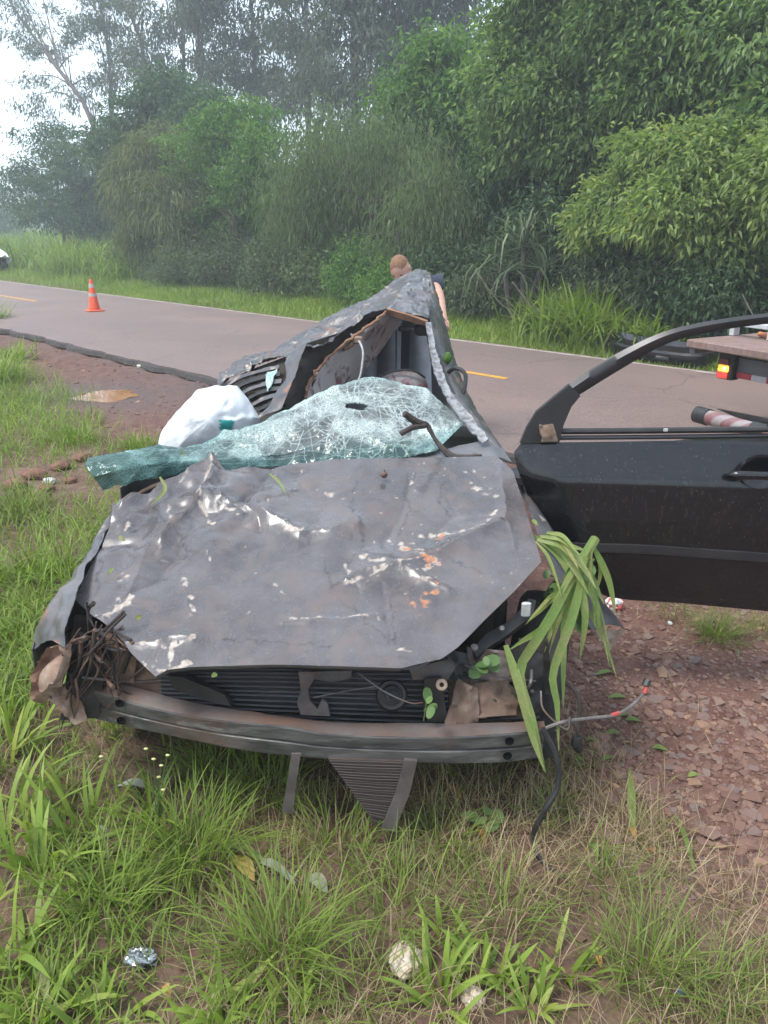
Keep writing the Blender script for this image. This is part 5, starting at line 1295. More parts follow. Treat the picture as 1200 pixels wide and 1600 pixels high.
# clutter of the torn front: loose leads, clips and bent scraps
rc = np.random.default_rng(44)
MATS_C = [MAT_DARK, MAT_PLAS, MAT_STEEL, MAT_TORN if 'MAT_TORN' in globals() else MAT_BEIGE]
for k in range(22):
    x0, x1 = (rc.uniform(640, 850), rc.uniform(640, 850)) if k < 15 else (rc.uniform(120, 330), rc.uniform(120, 330))
    y0 = 1128 - rc.uniform(0, 95) if k < 15 else rc.uniform(990, 1090); y1 = y0 + rc.uniform(-40, 50)
    p = [at(x0, y0, 2.03 + rc.uniform(0, .1)), at((x0 + x1) / 2 + rc.normal(0, 12), (y0 + y1) / 2 + rc.normal(0, 16), 1.98 + rc.uniform(0, .1)), at(x1, y1, 2.03 + rc.uniform(0, .12))]
    mk('loose_lead', tube(spline(p, 16), rc.uniform(.0018, .006), 6), MATS_C[rc.integers(0, 3)], car)
for k, (px, py, w, h, mt) in enumerate([(770, 1045, 34, 20, MAT_STEEL), (700, 1048, 40, 16, MAT_PLAS), (820, 1075, 26, 40, MAT_PLAS), (655, 1105, 20, 22, MAT_STEEL), (790, 1100, 30, 20, MAT_MUD), (720, 1110, 24, 14, MAT_MUD), (840, 1040, 26, 36, MAT_DARK),
                                  (118, 1000, 14, 30, MAT_DARK), (150, 1050, 36, 40, MAT_DARK), (225, 1045, 44, 20, MAT_MUD), (180, 1030, 30, 28, MAT_MUD), (125, 1080, 30, 44, MAT_DARK), (270, 1080, 30, 12, MAT_MUD), (240, 1088, 50, 12, MAT_MUD), (760, 1125, 40, 8, MAT_MUD)]):
    Y = 2.02 + rc.uniform(0, .08)
    c4_ = [(px - w + rc.normal(0, 5), py - h + rc.normal(0, 5)), (px + w + rc.normal(0, 5), py - h + rc.normal(0, 5)), (px - w + rc.normal(0, 5), py + h), (px + w, py + h + rc.normal(0, 5))]
    a_, b_, c_, d_ = P3(c4_, Y); a_[1] += .05; b_[1] += .03
    mk('torn_scrap', sheet(crumple(coons([a_, b_], [c_, d_], [a_, c_], [b_, d_], 14, 14), .035, 16, 140 + k), .004), mt, car)
# ================================================================ things on and round the wreck
MAT_TWIG = simple('dark_twig', (0.062, 0.046, 0.040), (0.030, 0.023, 0.020), 30, 0.85, bmp=0.6, bscale=60)
MAT_TWIGP = simple('brown_twig', (0.16, 0.095, 0.065), (0.085, 0.050, 0.036), 30, 0.85, bmp=0.5, bscale=60)
# forked branch poking out of the windscreen
b0 = at(745, 712, 2.985)
br = empty('broken_branch', b0, 'dark forked branch stuck upright at the windscreen edge', 'branch')
mk('stem', tube(spline(P3([(752, 713, 2.99), (728, 715, 2.97), (707, 714, 2.98), (684, 692, 3.04), (672, 672, 3.07), (667, 664, 3.08), (650, 659, 3.06), (632, 646, 3.04)]), 40), [.010, .013, .017, .012, .008, .011, .016, .013], 8), MAT_TWIG, br)
mk('fork', tube(spline(P3([(664, 665, 3.07), (645, 668, 3.04), (626, 678, 3.02)]), 12), [.012, .012, .011], 7), MAT_TWIG, br)
mk('twiglet', tube(spline(P3([(707, 716, 2.97), (690, 730, 2.92), (664, 737, 2.88)]), 10), [.007, .005, .004], 6), MAT_TWIG, br)
# branch lying along the far rear corner of the bonnet
path = spline(P3([(190, 800, 2.62), (240, 772, 2.72), (290, 757, 2.80), (345, 742, 2.84)]), 24); path[:, 2] += .03
mk('stick', tube(path, [.004, .007, .008, .005], 6), MAT_TWIGP, origin=path[0], label='thin brown stick along the far rear edge of the bonnet', cat='stick')
p = hz(600, 742, .045)
mk('seed_pod', join([ellipsoid(p, .014, .014, .012, 12, 8, .2, 1, 2), tube([p + np.array([0, 0, .008]), p + np.array([.004, 0, .02])], .003, 5)]), MAT_TWIGP, origin=p, label='small brown seed pod sitting near the rear edge of the bonnet', cat='seed pod')
LEAF['blade'] = leaf_mat('torn_green_blade', [(0.0, (0.34, 0.28, 0.11)), (0.4, (0.22, 0.27, 0.075)), (0.7, (0.145, 0.225, 0.050)), (1.0, (0.34, 0.38, 0.13))], 0.3, island=0.25)
nt = LEAF['blade'].node_tree      # streaks along and yellowing at places
pb = [n for n in nt.nodes if n.type == 'BSDF_PRINCIPLED'][0]; src = pb.inputs['Base Color'].links[0].from_socket
streak = rampn(nt, nz(nt, 9, 6, .7, dist=.5), [(.46, 0.0), (.66, .75)])
c2 = mixc(nt, streak, src, (.27, .24, .10)); c2 = mixc(nt, rampn(nt, nz(nt, 130, 3), [(.35, .35), (.6, 0.0)]), c2, (.05, .085, .025))
for l in list(src.links):
    if l.to_node.type != 'MIX_RGB' or l.to_node.outputs[0].links and l.to_node not in (c2.node,): pass
nt.links.new(c2, pb.inputs['Base Color'])
def strap(name, pts, w, tint, label=None, cat=None, parent=None, group=None, up=(0, -1, 0.5), taper=(0.5, 1, 1, .7, .05), fold=.12, n=18):
    path = spline(pts, n)
    VF = ribbon(path, w, up=up, t=.0012, taper=list(taper), fold=fold)
    tv = np.full(len(VF[0]), tint) + (RNG.normal(0, .05, len(VF[0])))
    return mk(name, VF, LEAF['blade'], parent, origin=None if parent else path[0], attrs={'tint': np.clip(tv, 0, 1)}, label=label, cat=cat, group=group)
strap('torn_grass', [hz(421, 740, .05), hz(436, 753, .05), hz(449, 774, .04)], .010, .9, 'pale green blade lying on the rear of the bonnet', 'blade of grass')
strap('torn_grass', P3([(262, 712, 2.93), (280, 708, 2.92), (288, 718, 2.86), (283, 735, 2.82)]), .022, .75, 'green blade bent over the windscreen by the white bag', 'blade of grass')
strap('torn_grass', P3([(250, 745, 2.72), (258, 765, 2.68), (235, 790, 2.62)]), .014, .5, 'limp blade under the far end of the windscreen', 'blade of grass')
for (a, b_), (lab) in zip([((186, 838), (196, 846)), ((212, 966), (222, 962)), ((338, 1052), (330, 1058)), ((176, 888), (168, 898)), ((832, 812), (842, 822))],
                          ['tiny dry leaf near the far edge of the bonnet', 'tiny green leaf beside a pale flake on the bonnet', 'tiny leaf on the front lip of the bonnet', 'dry leaf curl at the far corner of the bonnet', 'dry leaf curl by the wing on the door side']):
    strap('leaf_scrap', [hz(*a, .035), hz((a[0] + b_[0]) / 2, (a[1] + b_[1]) / 2, .042), hz(*b_, .035)], .014, RNG.uniform(.1, .9), lab, 'leaf')

# uprooted cane stalk over the front wheel
b0 = at(850, 1010, 2.15)
cs = empty('cane_stalk', b0, 'uprooted green cane stalk with long leaves draped over the front wheel', 'plant')
mk('stalk', tube(spline(P3([(930, 842, 2.30), (910, 875, 2.24), (890, 905, 2.18), (868, 945, 2.12), (845, 985, 2.10)]), 20), [.016, .018, .014, .010, .006], 8), LEAF['blade'], cs, attrs={'tint': np.full(160, .95)})
for pts, w, t in [([(908, 880, 2.22), (868, 950, 2.10), (838, 1000, 2.05), (812, 1050, 2.02), (834, 1130, 1.92), (853, 1208, 1.86)], .045, .72),
                  ([(905, 890, 2.2), (860, 970, 2.10), (815, 1002, 2.08), (795, 1016, 2.06)], .040, .85),
                  ([(915, 870, 2.22), (895, 960, 2.08), (864, 1050, 2.0), (870, 1100, 1.96), (873, 1175, 1.9)], .042, .78),
                  ([(790, 1008, 2.08), (812, 1075, 1.98), (832, 1150, 1.9), (851, 1206, 1.84)], .045, .55),
                  ([(925, 850, 2.28), (950, 905, 2.25), (962, 962, 2.2)], .034, .6),
                  ([(846, 838, 2.5), (890, 862, 2.36), (922, 900, 2.28), (944, 945, 2.2)], .052, .66),
                  ([(905, 900, 2.16), (914, 960, 2.1), (906, 1032, 2.06)], .034, .6),
                  ([(832, 836, 2.55), (872, 868, 2.42), (905, 930, 2.26), (912, 985, 2.2)], .040, .7),
                  ([(895, 900, 2.2), (862, 935, 2.2), (828, 970, 2.18)], .030, .9),
                  ([(912, 880, 2.22), (884, 960, 2.12), (880, 1040, 2.04), (880, 1110, 1.98)], .034, .74),
                  ([(934, 870, 2.28), (938, 895, 2.27), (930, 930, 2.25)], .020, .12),
                  ([(900, 905, 2.16), (930, 940, 2.14), (935, 990, 2.12)], .026, .8),
                  ([(850, 845, 2.5), (880, 850, 2.42), (920, 862, 2.34)], .03, .5)]:
    strap('leaf', P3(pts) , w * .68, t, parent=cs, up=(0.15, -1, 0.5))
rq = np.random.default_rng(77)
for k in range(20):
    x0, y0 = 905 + rq.normal(0, 16), 880 + rq.normal(0, 22); a = rq.uniform(-.6, 1.0); l = rq.uniform(60, 150)
    dx, dy = -math.sin(a) * l, abs(math.cos(a)) * l
    if k < 7: x0, y0, dx, dy = rq.uniform(836, 860), rq.uniform(830, 850), rq.uniform(30, 80), rq.uniform(30, 90)
    strap('leaf', P3([(x0, y0, 2.26), (x0 + dx * .45, y0 + dy * .38 - 8, 2.22), (x0 + dx * .8, y0 + dy * .75, 2.15), (x0 + dx, y0 + dy * 1.1, 2.1)]), rq.uniform(.008, .024), rq.choice([rq.uniform(0, .3), rq.uniform(.4, .8), rq.uniform(.85, 1)]), parent=cs, up=(rq.normal(0, .4), -1, .5))
# round-leaved weed caught on the wing
b0 = at(850, 930, 2.35)
wd = empty('weed_sprig', b0, 'round leaved green weed caught between bonnet and torn wing', 'plant')
rng = np.random.default_rng(12)
LEAF['round'] = leaf_mat('round_leaf', [(0.0, (0.055, 0.11, 0.035)), (0.5, (0.095, 0.17, 0.05)), (1.0, (0.18, 0.26, 0.09))], 0.3, island=0.4)
def round_leaf(c, nrm, r, elong=1.25, ang=0.0, cup=.15):
    nrm = unit(nrm); a = unit(np.cross(nrm, [0.3, 0.8, 0.5])); b_ = np.cross(nrm, a)
    a, b_ = a * math.cos(ang) + b_ * math.sin(ang), b_ * math.cos(ang) - a * math.sin(ang)
    V = [np.asarray(c, float)]
    for j in range(10):
        t = 2 * math.pi * j / 10
        rr_ = r * (1 + .08 * math.cos(2 * t))
        V.append(c + a * rr_ * elong * math.cos(t) + b_ * rr_ * math.sin(t) + nrm * cup * r * (0.6 + 0.5 * abs(math.sin(t))))
    F = [[0, 1 + j, 1 + (j + 1) % 10] for j in range(10)]
    V2 = [v - nrm * .0008 for v in V]
    return np.array(V + V2), F + [[11, 12 + (j + 1) % 10, 12 + j] for j in range(10)]
def leafy(parent, n, box_, Y0, r, seed, tl=(0, 1)):
    rng = np.random.default_rng(seed)
    its = []
    for k in range(n):
        px, py = rng.uniform(box_[0], box_[2]), rng.uniform(box_[1], box_[3])
        c = at(px, py, Y0 + rng.uniform(-.08, .12))
        VF = round_leaf(c, np.array([0, -.6, .8]) + rng.normal(0, .45, 3), r * rng.uniform(.6, 1.2), ang=rng.uniform(0, 6))
        mk('leaf', VF, LEAF['round'], parent, attrs={'tint': np.full(22, rng.uniform(*tl))})
        its.append((c, k))
    return its
its = leafy(wd, 44, (828, 880, 930, 985), 2.36, .022, 4)
mk('stems', join([tube(spline([c, (c + b0) / 2 + np.array([0, .02, -.01]), b0], 6), .002, 4) for c, k in its[::2]]), LEAF['round'], wd, attrs={'tint': np.full(len(its[::2]) * 24, .6)}, kind='stuff')
w2 = empty('weed_sprig', at(664, 1100, 1.9), 'small green weed standing in the gap above the beam', 'plant')
leafy(w2, 5, (650, 1083, 676, 1118), 1.90, .016, 5, (.5, 1))
mk('stem', tube(spline(P3([(672, 1080, 1.9), (666, 1100, 1.9), (662, 1126, 1.92)]), 8), .002, 5), LEAF['round'], w2, attrs={'tint': np.full(40, .7)})
w3 = empty('weed_sprig', at(750, 1045, 2.05), 'green weed leaves lying by the corrugated hose', 'plant')
leafy(w3, 7, (735, 1030, 775, 1055), 2.02, .018, 6, (.3, .8))
# roots torn up with the front corner
rt = empty('root_tangle', at(165, 1000, 2.05), 'tangle of brown roots hanging in the far front corner', 'roots')
rng = np.random.default_rng(3)
base = [[(196, 960), (170, 985), (150, 1010), (128, 1040), (112, 1085), (108, 1130)], [(205, 1000), (175, 985), (152, 990), (128, 1005)], [(150, 985), (146, 1010), (138, 1050), (118, 1090)],
        [(135, 940), (140, 965), (150, 985)], [(160, 990), (165, 1015), (180, 1042)], [(128, 1000), (122, 1040), (104, 1075), (100, 1120), (95, 1140)], [(170, 975), (185, 1000), (190, 1025)],
        [(112, 1010), (132, 1000), (155, 995), (190, 1005)], [(118, 1060), (122, 1100), (110, 1135)], [(150, 1000), (168, 1030), (176, 1060)], [(185, 1070), (170, 1050), (150, 1045)], [(140, 1020), (160, 1035), (180, 1030)]]
for k in range(16):
    x0, y0 = rng.uniform(118, 205), rng.uniform(965, 1035); x1, y1 = x0 - rng.uniform(0, 55), y0 + rng.uniform(50, 115)
    base.append([(x0, y0), (x0 * .6 + x1 * .4 + rng.normal(0, 14), y0 * .6 + y1 * .4), (x0 * .2 + x1 * .8 + rng.normal(0, 10), y0 * .25 + y1 * .75), (max(x1, 88), min(y1, 1140))])
for k, pts in enumerate(base):
    for q in range(2 if k < 12 else 1):
        pp = [at(x + rng.normal(0, 7 * q), y + rng.normal(0, 7 * q), 2.02 + rng.uniform(-.05, .05)) for x, y in pts]
        mk('root', tube(spline(pp, 20), [rng.uniform(.003, .008) * (1 if k < 12 else .55), .004 if k < 12 else .0022, .0012], 6), MAT_TWIG if rng.random() < .6 else MAT_TWIGP, rt)
# white bag
oc = np.array([(247, 692), (250, 678), (262, 658), (285, 632), (309, 608), (340, 602), (371, 603), (388, 624), (406, 653), (395, 690), (330, 712), (290, 722), (250, 724)], float)
ol = polyline(np.vstack([oc, oc[:1]]), 97)[:-1]
cen = np.array([330.0, 652.0])
rings = []
for k in range(26):
    s = math.cos(math.pi / 2 * k / 25)
    q = cen + (ol - cen) * max(s, .002)
    rings.append(np.array([at(a, b_, 3.50 - 0.16 * math.sin(math.pi / 2 * k / 25)) for a, b_ in q]))
G = np.stack(rings, 0); A = G.reshape(-1, 3)
wv = (np.abs(vnoise(A, 8, 120, 3) - .5) * 2 - .3) * .05 + (np.abs(vnoise(A, 22, 121, 3) - .5)) * .02
A = A + np.array([0, -.7, .5]) * wv[:, None]
px, py = proj(A)
teal = ((np.abs(px - 354) < 11) & (np.abs(py - 664) < 8)).astype(float)
V = A; n = 96
idx = np.arange(26 * n).reshape(26, n)
F = np.stack([idx[:-1], np.roll(idx, -1, 1)[:-1], np.roll(idx, -1, 1)[1:], idx[1:]], -1).reshape(-1, 4)
Bk = A[:n] * .5 + A[:n].mean(0) * .5 + np.array([0, .14, -.04])
nV = len(V); V = np.vstack([V, Bk, [A[:n].mean(0) + np.array([0, .2, -.05])]])
F2 = [[nV + j, nV + (j + 1) % n, (j + 1) % n, j] for j in range(n)] + [[nV + n, nV + (j + 1) % n, nV + j] for j in range(n)]
m, nt, b, _ = new_mat('white_plastic_film')
colb = mixc(nt, attr(nt, 'mark'), rampn(nt, nz(nt, 5, 3), [(.3, (.80, .81, .82)), (.7, (.72, .75, .77))]), (.03, .30, .28))
nt.links.new(colb, b.inputs['Base Color']); b.inputs['Roughness'].default_value = .38
bump(nt, b, nz(nt, 35, 6, .65, dist=1.5), .45, .006)
mk('plastic_bag', (V, F.tolist() + F2), m, origin=A[:n].mean(0), attrs={'mark': np.concatenate([teal, np.zeros(n + 1)])}, label='crumpled white plastic bag with a teal mark behind the windscreen', cat='bag')

# ---------------------------------------------------------------- traffic cone
def cone():
    b0 = gp(148, 486, .05); b0[2] = .055
    t = empty('traffic_cone', b0, 'orange traffic cone with two white bands on the road', 'traffic cone')
    s = 44 / F_PX * np.linalg.norm(b0 - np.array([0, 0, CAM_H])) * .98
    mo = simple('cone_orange', (.80, .105, .028), (.70, .09, .03), 9, .5, bmp=.1); mw = simple('cone_white', (.46, .42, .40), (.38, .34, .32), 20, .5)
    V, F = box(b0 + np.array([0, 0, .02 * s]), .52 * s, .52 * s, .045 * s, ax=(.8, .6, 0), ay=(-.6, .8, 0), bev=.012)
    mk('base', (V, F), mo, t)
    r = lambda h: .185 * s * (1 - h) + .055 * s * h
    def band(h0, h1, grow): return lathe([(r(h0) + grow, h0 * s), (r(h1) + grow, h1 * s)], b0, (0, 0, 1), 24)
    mk('body', join([lathe([(r(.04), .04 * s), (r(.96), .96 * s), (r(1) * .8, s), (.02 * s, s)], b0, (0, 0, 1), 24)]), mo, t)
    for h0, h1 in ((.46, .56), (.74, .86)):
        mk('reflective_band', band(h0, h1, .004), mw, t)
cone()

# ---------------------------------------------------------------- person bending behind the roof
def skin_obj(name, verts, edges, rad, mat, parent, root_i=0, sub=2, off=None):
    me = bpy.data.meshes.new(name)
    o_ = np.array(parent.location) if parent.parent is None else np.array(root_of(parent).location)
    me.from_pydata([tuple(np.asarray(v) - o_) for v in verts], edges, [])
    o = bpy.data.objects.new(name, me); COL.objects.link(o); o.parent = parent
    md = o.modifiers.new('skin', 'SKIN'); md.use_smooth_shade = True
    for i, r_ in enumerate(rad):
        sv = me.skin_vertices[0].data[i]
        sv.radius = (r_, r_) if np.isscalar(r_) else r_
        sv.use_root = (i == root_i)
    s_ = o.modifiers.new('sub', 'SUBSURF'); s_.levels = sub; s_.render_levels = sub
    me.materials.append(mat)
    return o
MAT_SKIN = simple('skin', (.56, .33, .25), (.50, .28, .205), 12, .55, bmp=.1, bscale=150)
MAT_SHIRT = simple('dark_blue_shirt', (.045, .055, .085), (.03, .037, .058), 10, .85, bmp=.3, bscale=60)
MAT_TROU = simple('grey_trousers', (.07, .07, .075), (.05, .05, .052), 10, .9)
MAT_HAIR = simple('short_fair_hair', (.26, .135, .075), (.16, .085, .05), 60, .8, bmp=.5, bscale=200)
def person():
    Y = 6.75
    hd = at(626, 421, 6.5); nk = at(640, 437, 6.62); ch = at(658, 441, 6.85); pv = np.array([at(665, 480, 7.05)[0], 7.1, .90])
    b0 = np.array([pv[0], 7.05, gz(pv[0], 7.05)[0]])
    p = empty('person', b0, 'person with short fair hair in a dark shirt bending behind the roof', 'person')
    shR = at(674, 440, 6.75); elR = at(687, 464, 6.60); wrR = at(692, 490, 6.50)
    shL = at(634, 458, 6.72); elL = at(626, 490, 6.5); wrL = at(628, 515, 6.3)
    hpR = pv + np.array([.10, 0, -.06]); hpL = pv + np.array([-.10, 0, -.06])
    knR = np.array([hpR[0] + .03, 6.98, .50]); knL = np.array([hpL[0] - .03, 6.96, .50])
    anR = np.array([knR[0], 7.08, .10]); anL = np.array([knL[0], 7.06, .10]); toR = anR + np.array([.03, -.17, -.06]); toL = anL + np.array([-.03, -.17, -.06])
    V = [pv, ch, nk, hd - (hd - nk) * .25, shR, elR, wrR, shL, elL, wrL, hpR, knR, anR, toR, hpL, knL, anL, toL]
    E_ = [(0, 1), (1, 2), (2, 3), (1, 4), (4, 5), (5, 6), (1, 7), (7, 8), (8, 9), (0, 10), (10, 11), (11, 12), (12, 13), (0, 14), (14, 15), (15, 16), (16, 17)]
    rd_ = [.13, .14, .058, .062, .062, .045, .032, .062, .045, .032, .085, .06, .042, .034, .085, .06, .042, .034]
    # hands: a palm and five bent fingers
    for wi, dv in ((6, unit(wrR - elR)), (9, unit(wrL - elL))):
        side = unit(np.cross(dv, [0, 1, 0])); pn = np.cross(side, dv)
        palm = V[wi] + dv * .055
        ip = len(V); V.append(palm); E_.append((wi, ip)); rd_.append((.036, .022))
        for q, (o_, l_) in enumerate([(-.030, .062), (-.010, .075), (.010, .070), (.028, .055)]):
            k1 = palm + dv * .035 + side * o_; k2 = k1 + dv * l_ * .5 + pn * .012; k3 = k2 + dv * l_ * .4 + pn * .03
            i1 = len(V); V += [k1, k2, k3]; E_ += [(ip, i1), (i1, i1 + 1), (i1 + 1, i1 + 2)]; rd_ += [.010, .009, .008]
        t1 = palm - side * .04 + dv * .0; t2 = t1 + dv * .035 - side * .012 + pn * .02
        i1 = len(V); V += [t1, t2]; E_ += [(ip, i1), (i1, i1 + 1)]; rd_ += [.011, .009]
    body = skin_obj('body', V, E_, rd_, MAT_SKIN, p)
    # head
    f = unit(np.array([-.35, -1, -.85])); upv = unit(hd - nk + np.array([0, 0, .12])); upv = unit(upv - f * (upv @ f)); rt_ = np.cross(f, upv)
    def hp(a, b_, c): return hd + rt_ * a + f * b_ + upv * c
    Vh, Fh = ellipsoid((0, 0, 0), .078, .098, .118, 28, 20)
    Vn = Vh.copy()
    low = np.clip(-Vn[:, 2] / .118, 0, 1)
    Vn[:, 0] *= 1 - .28 * low; Vn[:, 1] *= 1 - .12 * low
    nose = np.exp(-((Vn[:, 0] / .014) ** 2 + ((Vn[:, 2] + .018) / .026) ** 2)) * (Vn[:, 1] > 0); Vn[:, 1] += nose * .024
    sock = np.exp(-(((np.abs(Vn[:, 0]) - .030) / .014) ** 2 + ((Vn[:, 2] - .010) / .011) ** 2)) * (Vn[:, 1] > 0); Vn[:, 1] -= sock * .012
    mth = np.exp(-((Vn[:, 0] / .024) ** 2 + ((Vn[:, 2] + .060) / .007) ** 2)) * (Vn[:, 1] > 0); Vn[:, 1] -= mth * .006
    Vw = np.array([hp(*v) for v in Vn])
    h = mk('head', (Vw, Fh), MAT_SKIN, p)
    for sx in (-1, 1):
        mk('ear', (np.array([hp(*(v + np.array([sx * .076, -.008, -.005]))) for v in ellipsoid((0, 0, 0), .012, .02, .032, 10, 8)[0]]), ellipsoid((0, 0, 0), 1, 1, 1, 10, 8)[1]), MAT_SKIN, h)
        mk('eye', (np.array([hp(*(v + np.array([sx * .030, .082, .010]))) for v in ellipsoid((0, 0, 0), .011, .009, .006, 10, 8)[0]]), ellipsoid((0, 0, 0), 1, 1, 1, 10, 8)[1]), MAT_DARK, h)
    hv = Vn[:, :] * 1.045
    keepf = [fc for fc in Fh if all((Vn[i, 2] > .045 - .25 * min(Vn[i, 1], 0.09) * (Vn[i, 1] < 0) and Vn[i, 1] < .075) or (Vn[i, 1] < -.03 and Vn[i, 2] > -.05) for i in fc)]
    mk('hair', (np.array([hp(*v) for v in hv]), keepf), MAT_HAIR, h)
    # clothes
    sE = [(0, 1), (1, 2), (1, 3), (3, 4), (1, 5), (5, 6)]
    mid = lambda a, b_, t: a * (1 - t) + b_ * t
    skin_obj('shirt', [pv + np.array([0, 0, .02]), ch, mid(ch, nk, .75), shR, mid(shR, elR, .55), shL, mid(shL, elL, .6)], sE, [.155, .165, .075, .082, .068, .082, .068], MAT_SHIRT, p)
    skin_obj('trousers', [pv, hpR, knR, mid(knR, anR, .9), hpL, knL, mid(knL, anL, .9)], [(0, 1), (1, 2), (2, 3), (0, 4), (4, 5), (5, 6)], [.128, .092, .075, .065, .092, .075, .065], MAT_TROU, p)
    for an, to in ((anR, toR), (anL, toL)):
        V, F = ellipsoid((an + to) / 2 + np.array([0, -.02, -.01]), .05, .13, .045, 16, 10); V[:, 2] = np.maximum(V[:, 2], gz((an + to)[0] / 2, 7.0)[0]); mk('shoe', (V, F), MAT_PLAS, p)
person()

# ---------------------------------------------------------------- tow truck backing up on the right
def tow_truck():
    o = at(1127, 592, 6.9); o = np.array([o[0], o[1], 0.02])
    a = unit([.89, .46, 0]); r = unit([.46, -.89, 0]); z = np.array([0, 0, 1.0])     # a: forwards, r: along the tail
    def Q(f_, s_, h_): return o + a * f_ + r * s_ + z * h_
    t = empty('tow_truck', Q(3, 1.1, 0), 'flatbed tow truck on the road with its lit tail light towards the wreck', 'truck')
    mg = simple('truck_grey', (.135, .14, .15), (.10, .105, .11), 9, .5, bmp=.1); mr = simple('reflector_red', (.42, .045, .05), (.36, .04, .045), 40, .4); mw = simple('reflector_white', (.48, .49, .50), (.40, .41, .42), 40, .4)
    mdk = simple('truck_deck', (.27, .18, .155), (.165, .115, .105), 8, .7, .1, .3, stretch=(1, 4, 1), dirt=(.20, .12, .09))
    mcab = simple('truck_cab_white', (.62, .62, .61), (.55, .55, .54), 6, .35, bmp=.05, coat=.3)
    bx = lambda f0, f1, s0, s1, h0, h1, bev=.01: box(Q((f0 + f1) / 2, (s0 + s1) / 2, (h0 + h1) / 2), f1 - f0, s1 - s0, h1 - h0, ax=a, ay=r, az=z, bev=bev)
    mk('deck', bx(-.35, 5.6, -.14, 2.35, .79, .86), mdk, t)
    for s_ in (-.14, 2.29): mk('deck_rail', bx(-.30, 5.6, s_, s_ + .06, .73, .795), mg, t)
    for k in range(7): mk('deck_crossbar', bx(.2 + .8 * k, .28 + .8 * k, -.1, 2.27, .74, .795), MAT_PLAS, t)
    mk('deck_stake', join([bx(.18, .26, -.14, -.09, .862, .99, .004), bx(.18, .26, -.09, .25, .95, .99, .004), bx(.18, .26, .25, .30, .862, .99, .004)]), mw, t)
    mk('headboard', bx(5.45, 5.6, -.1, 2.3, .862, 1.65), mg, t)
    for s_ in (.65, 1.35): mk('chassis_rail', bx(.05, 8.2, s_, s_ + .09, .55, .79), MAT_PLAS, t)
    panel = mk('tail_panel', bx(0, .05, .13, 2.0, .535, .72), mg, t)
    hs = mk('tail_light', bx(-.06, .05, -.02, .15, .515, .745, .012), MAT_PLAS, t, label='lit amber and red tail light')
    def emat(n_, c, s_):
        m_, nt_, b_, _ = new_mat(n_); b_.inputs['Base Color'].default_value = c4(c); b_.inputs['Roughness'].default_value = .2
        e_ = rampn(nt_, nz(nt_, 12, 1), [(.35, tuple(x * .4 for x in c)), (.6, c)]); nt_.links.new(e_, b_.inputs['Emission Color']); b_.inputs['Emission Strength'].default_value = s_; return m_
    mk('lamp_lens', bx(-.078, -.058, .005, .112, .585, .640, .006), emat('amber_lens_lit', (1.0, .42, .05), 1.5), hs, label='lit amber lens')
    mk('lamp_lens', bx(-.078, -.058, .005, .106, .527, .582, .006), emat('red_lens_lit', (.85, .05, .04), .7), hs, label='red lens')
    mk('lamp_lens', bx(-.078, -.058, .005, .108, .643, .700, .006), simple('dull_red_lens', (.17, .05, .045), (.12, .04, .04), 20, .2), hs, label='dull unlit lens')
    mk('lamp_bulb', ellipsoid(Q(-.079, .080, .615), .012, .014, .014, 10, 8), emat('bulb_glow', (1.0, .75, .25), 5), hs)
    for k in range(12): mk('reflector_strip', bx(-.012, .0, .16 + .15 * k, .308 + .15 * k, .540, .592, .002), mr if k % 2 == 0 else mw, t)
    post = mk('marker_post', bx(.05, .13, .46, .66, .60, .80), mg, t)
    mk('marker_reflector', bx(.035, .05, .47, .66, .68, .76, .002), mr, t); mk('marker_reflector', bx(.035, .05, .47, .66, .762, .84, .002), mw, t)
    # wheel-lift bar low behind the tail
    c0 = at(1092, 648, 6.15); dirb = unit(np.array([.40, -.80, -.015]))
    for k in range(14):
        q0 = c0 + dirb * (.09 + .12 * k); q1 = q0 + dirb * .118
        mk('striped_bar_section', tube([q0, q1], .062, 16), mr2 if k % 2 == 0 else mw2, t) if 0 else None
    m_, nt, b, _ = new_mat('striped_bar_paint')
    tcn = nt.nodes.new('ShaderNodeTexCoord'); w_ = nt.nodes.new('ShaderNodeTexWave'); w_.inputs['Scale'].default_value = 2.6; w_.inputs['Distortion'].default_value = 0.6
    mp_ = nt.nodes.new('ShaderNodeMapping'); mp_.inputs['Rotation'].default_value = (0, 0.9, -1.1); nt.links.new(tcn.outputs['Object'], mp_.inputs[0]); nt.links.new(mp_.outputs[0], w_.inputs['Vector'])
    colw = rampn(nt, w_.outputs['Fac'], [(.35, (.20, .085, .088)), (.65, (.29, .255, .255))]); colw = mixc(nt, rampn(nt, nz(nt, 14, 5), [(.45, 0.0), (.7, .6)]), colw, (.20, .15, .14))
    nt.links.new(colw, b.inputs['Base Color']); b.inputs['Roughness'].default_value = .5
    bar = mk('lift_bar', tube([c0 + dirb * .05, c0 + dirb * 1.7], .058, 18), m_, t, label='red and white striped lift bar')
    for d0, d1 in ((-.02, .10), (.52, .64), (1.15, 1.27)): mk('bar_collar', tube([c0 + dirb * d0, c0 + dirb * d1], .068, 18), MAT_PLAS, bar)
    mk('bar_bracket', join([plate([c0 + dirb * .14 + z * .075 + a * .03, c0 + dirb * 1.7 + z * .16 + a * .03, c0 + dirb * 1.7 + z * .02 + a * .03, c0 + dirb * .5 + z * .03 + a * .03], .03, a)]), MAT_PLAS, t)
    mk('lift_arm', box((c0 + dirb * 1.2 + Q(.3, 1.1, .42)) / 2, .14, 1.0, .12, ax=(.2, 0, .98), ay=unit(Q(.3, 1.1, .42) - (c0 + dirb * 1.2)), az=np.cross((.2, 0, .98), unit(Q(.3, 1.1, .42) - (c0 + dirb * 1.2))), bev=.01), mg, t)
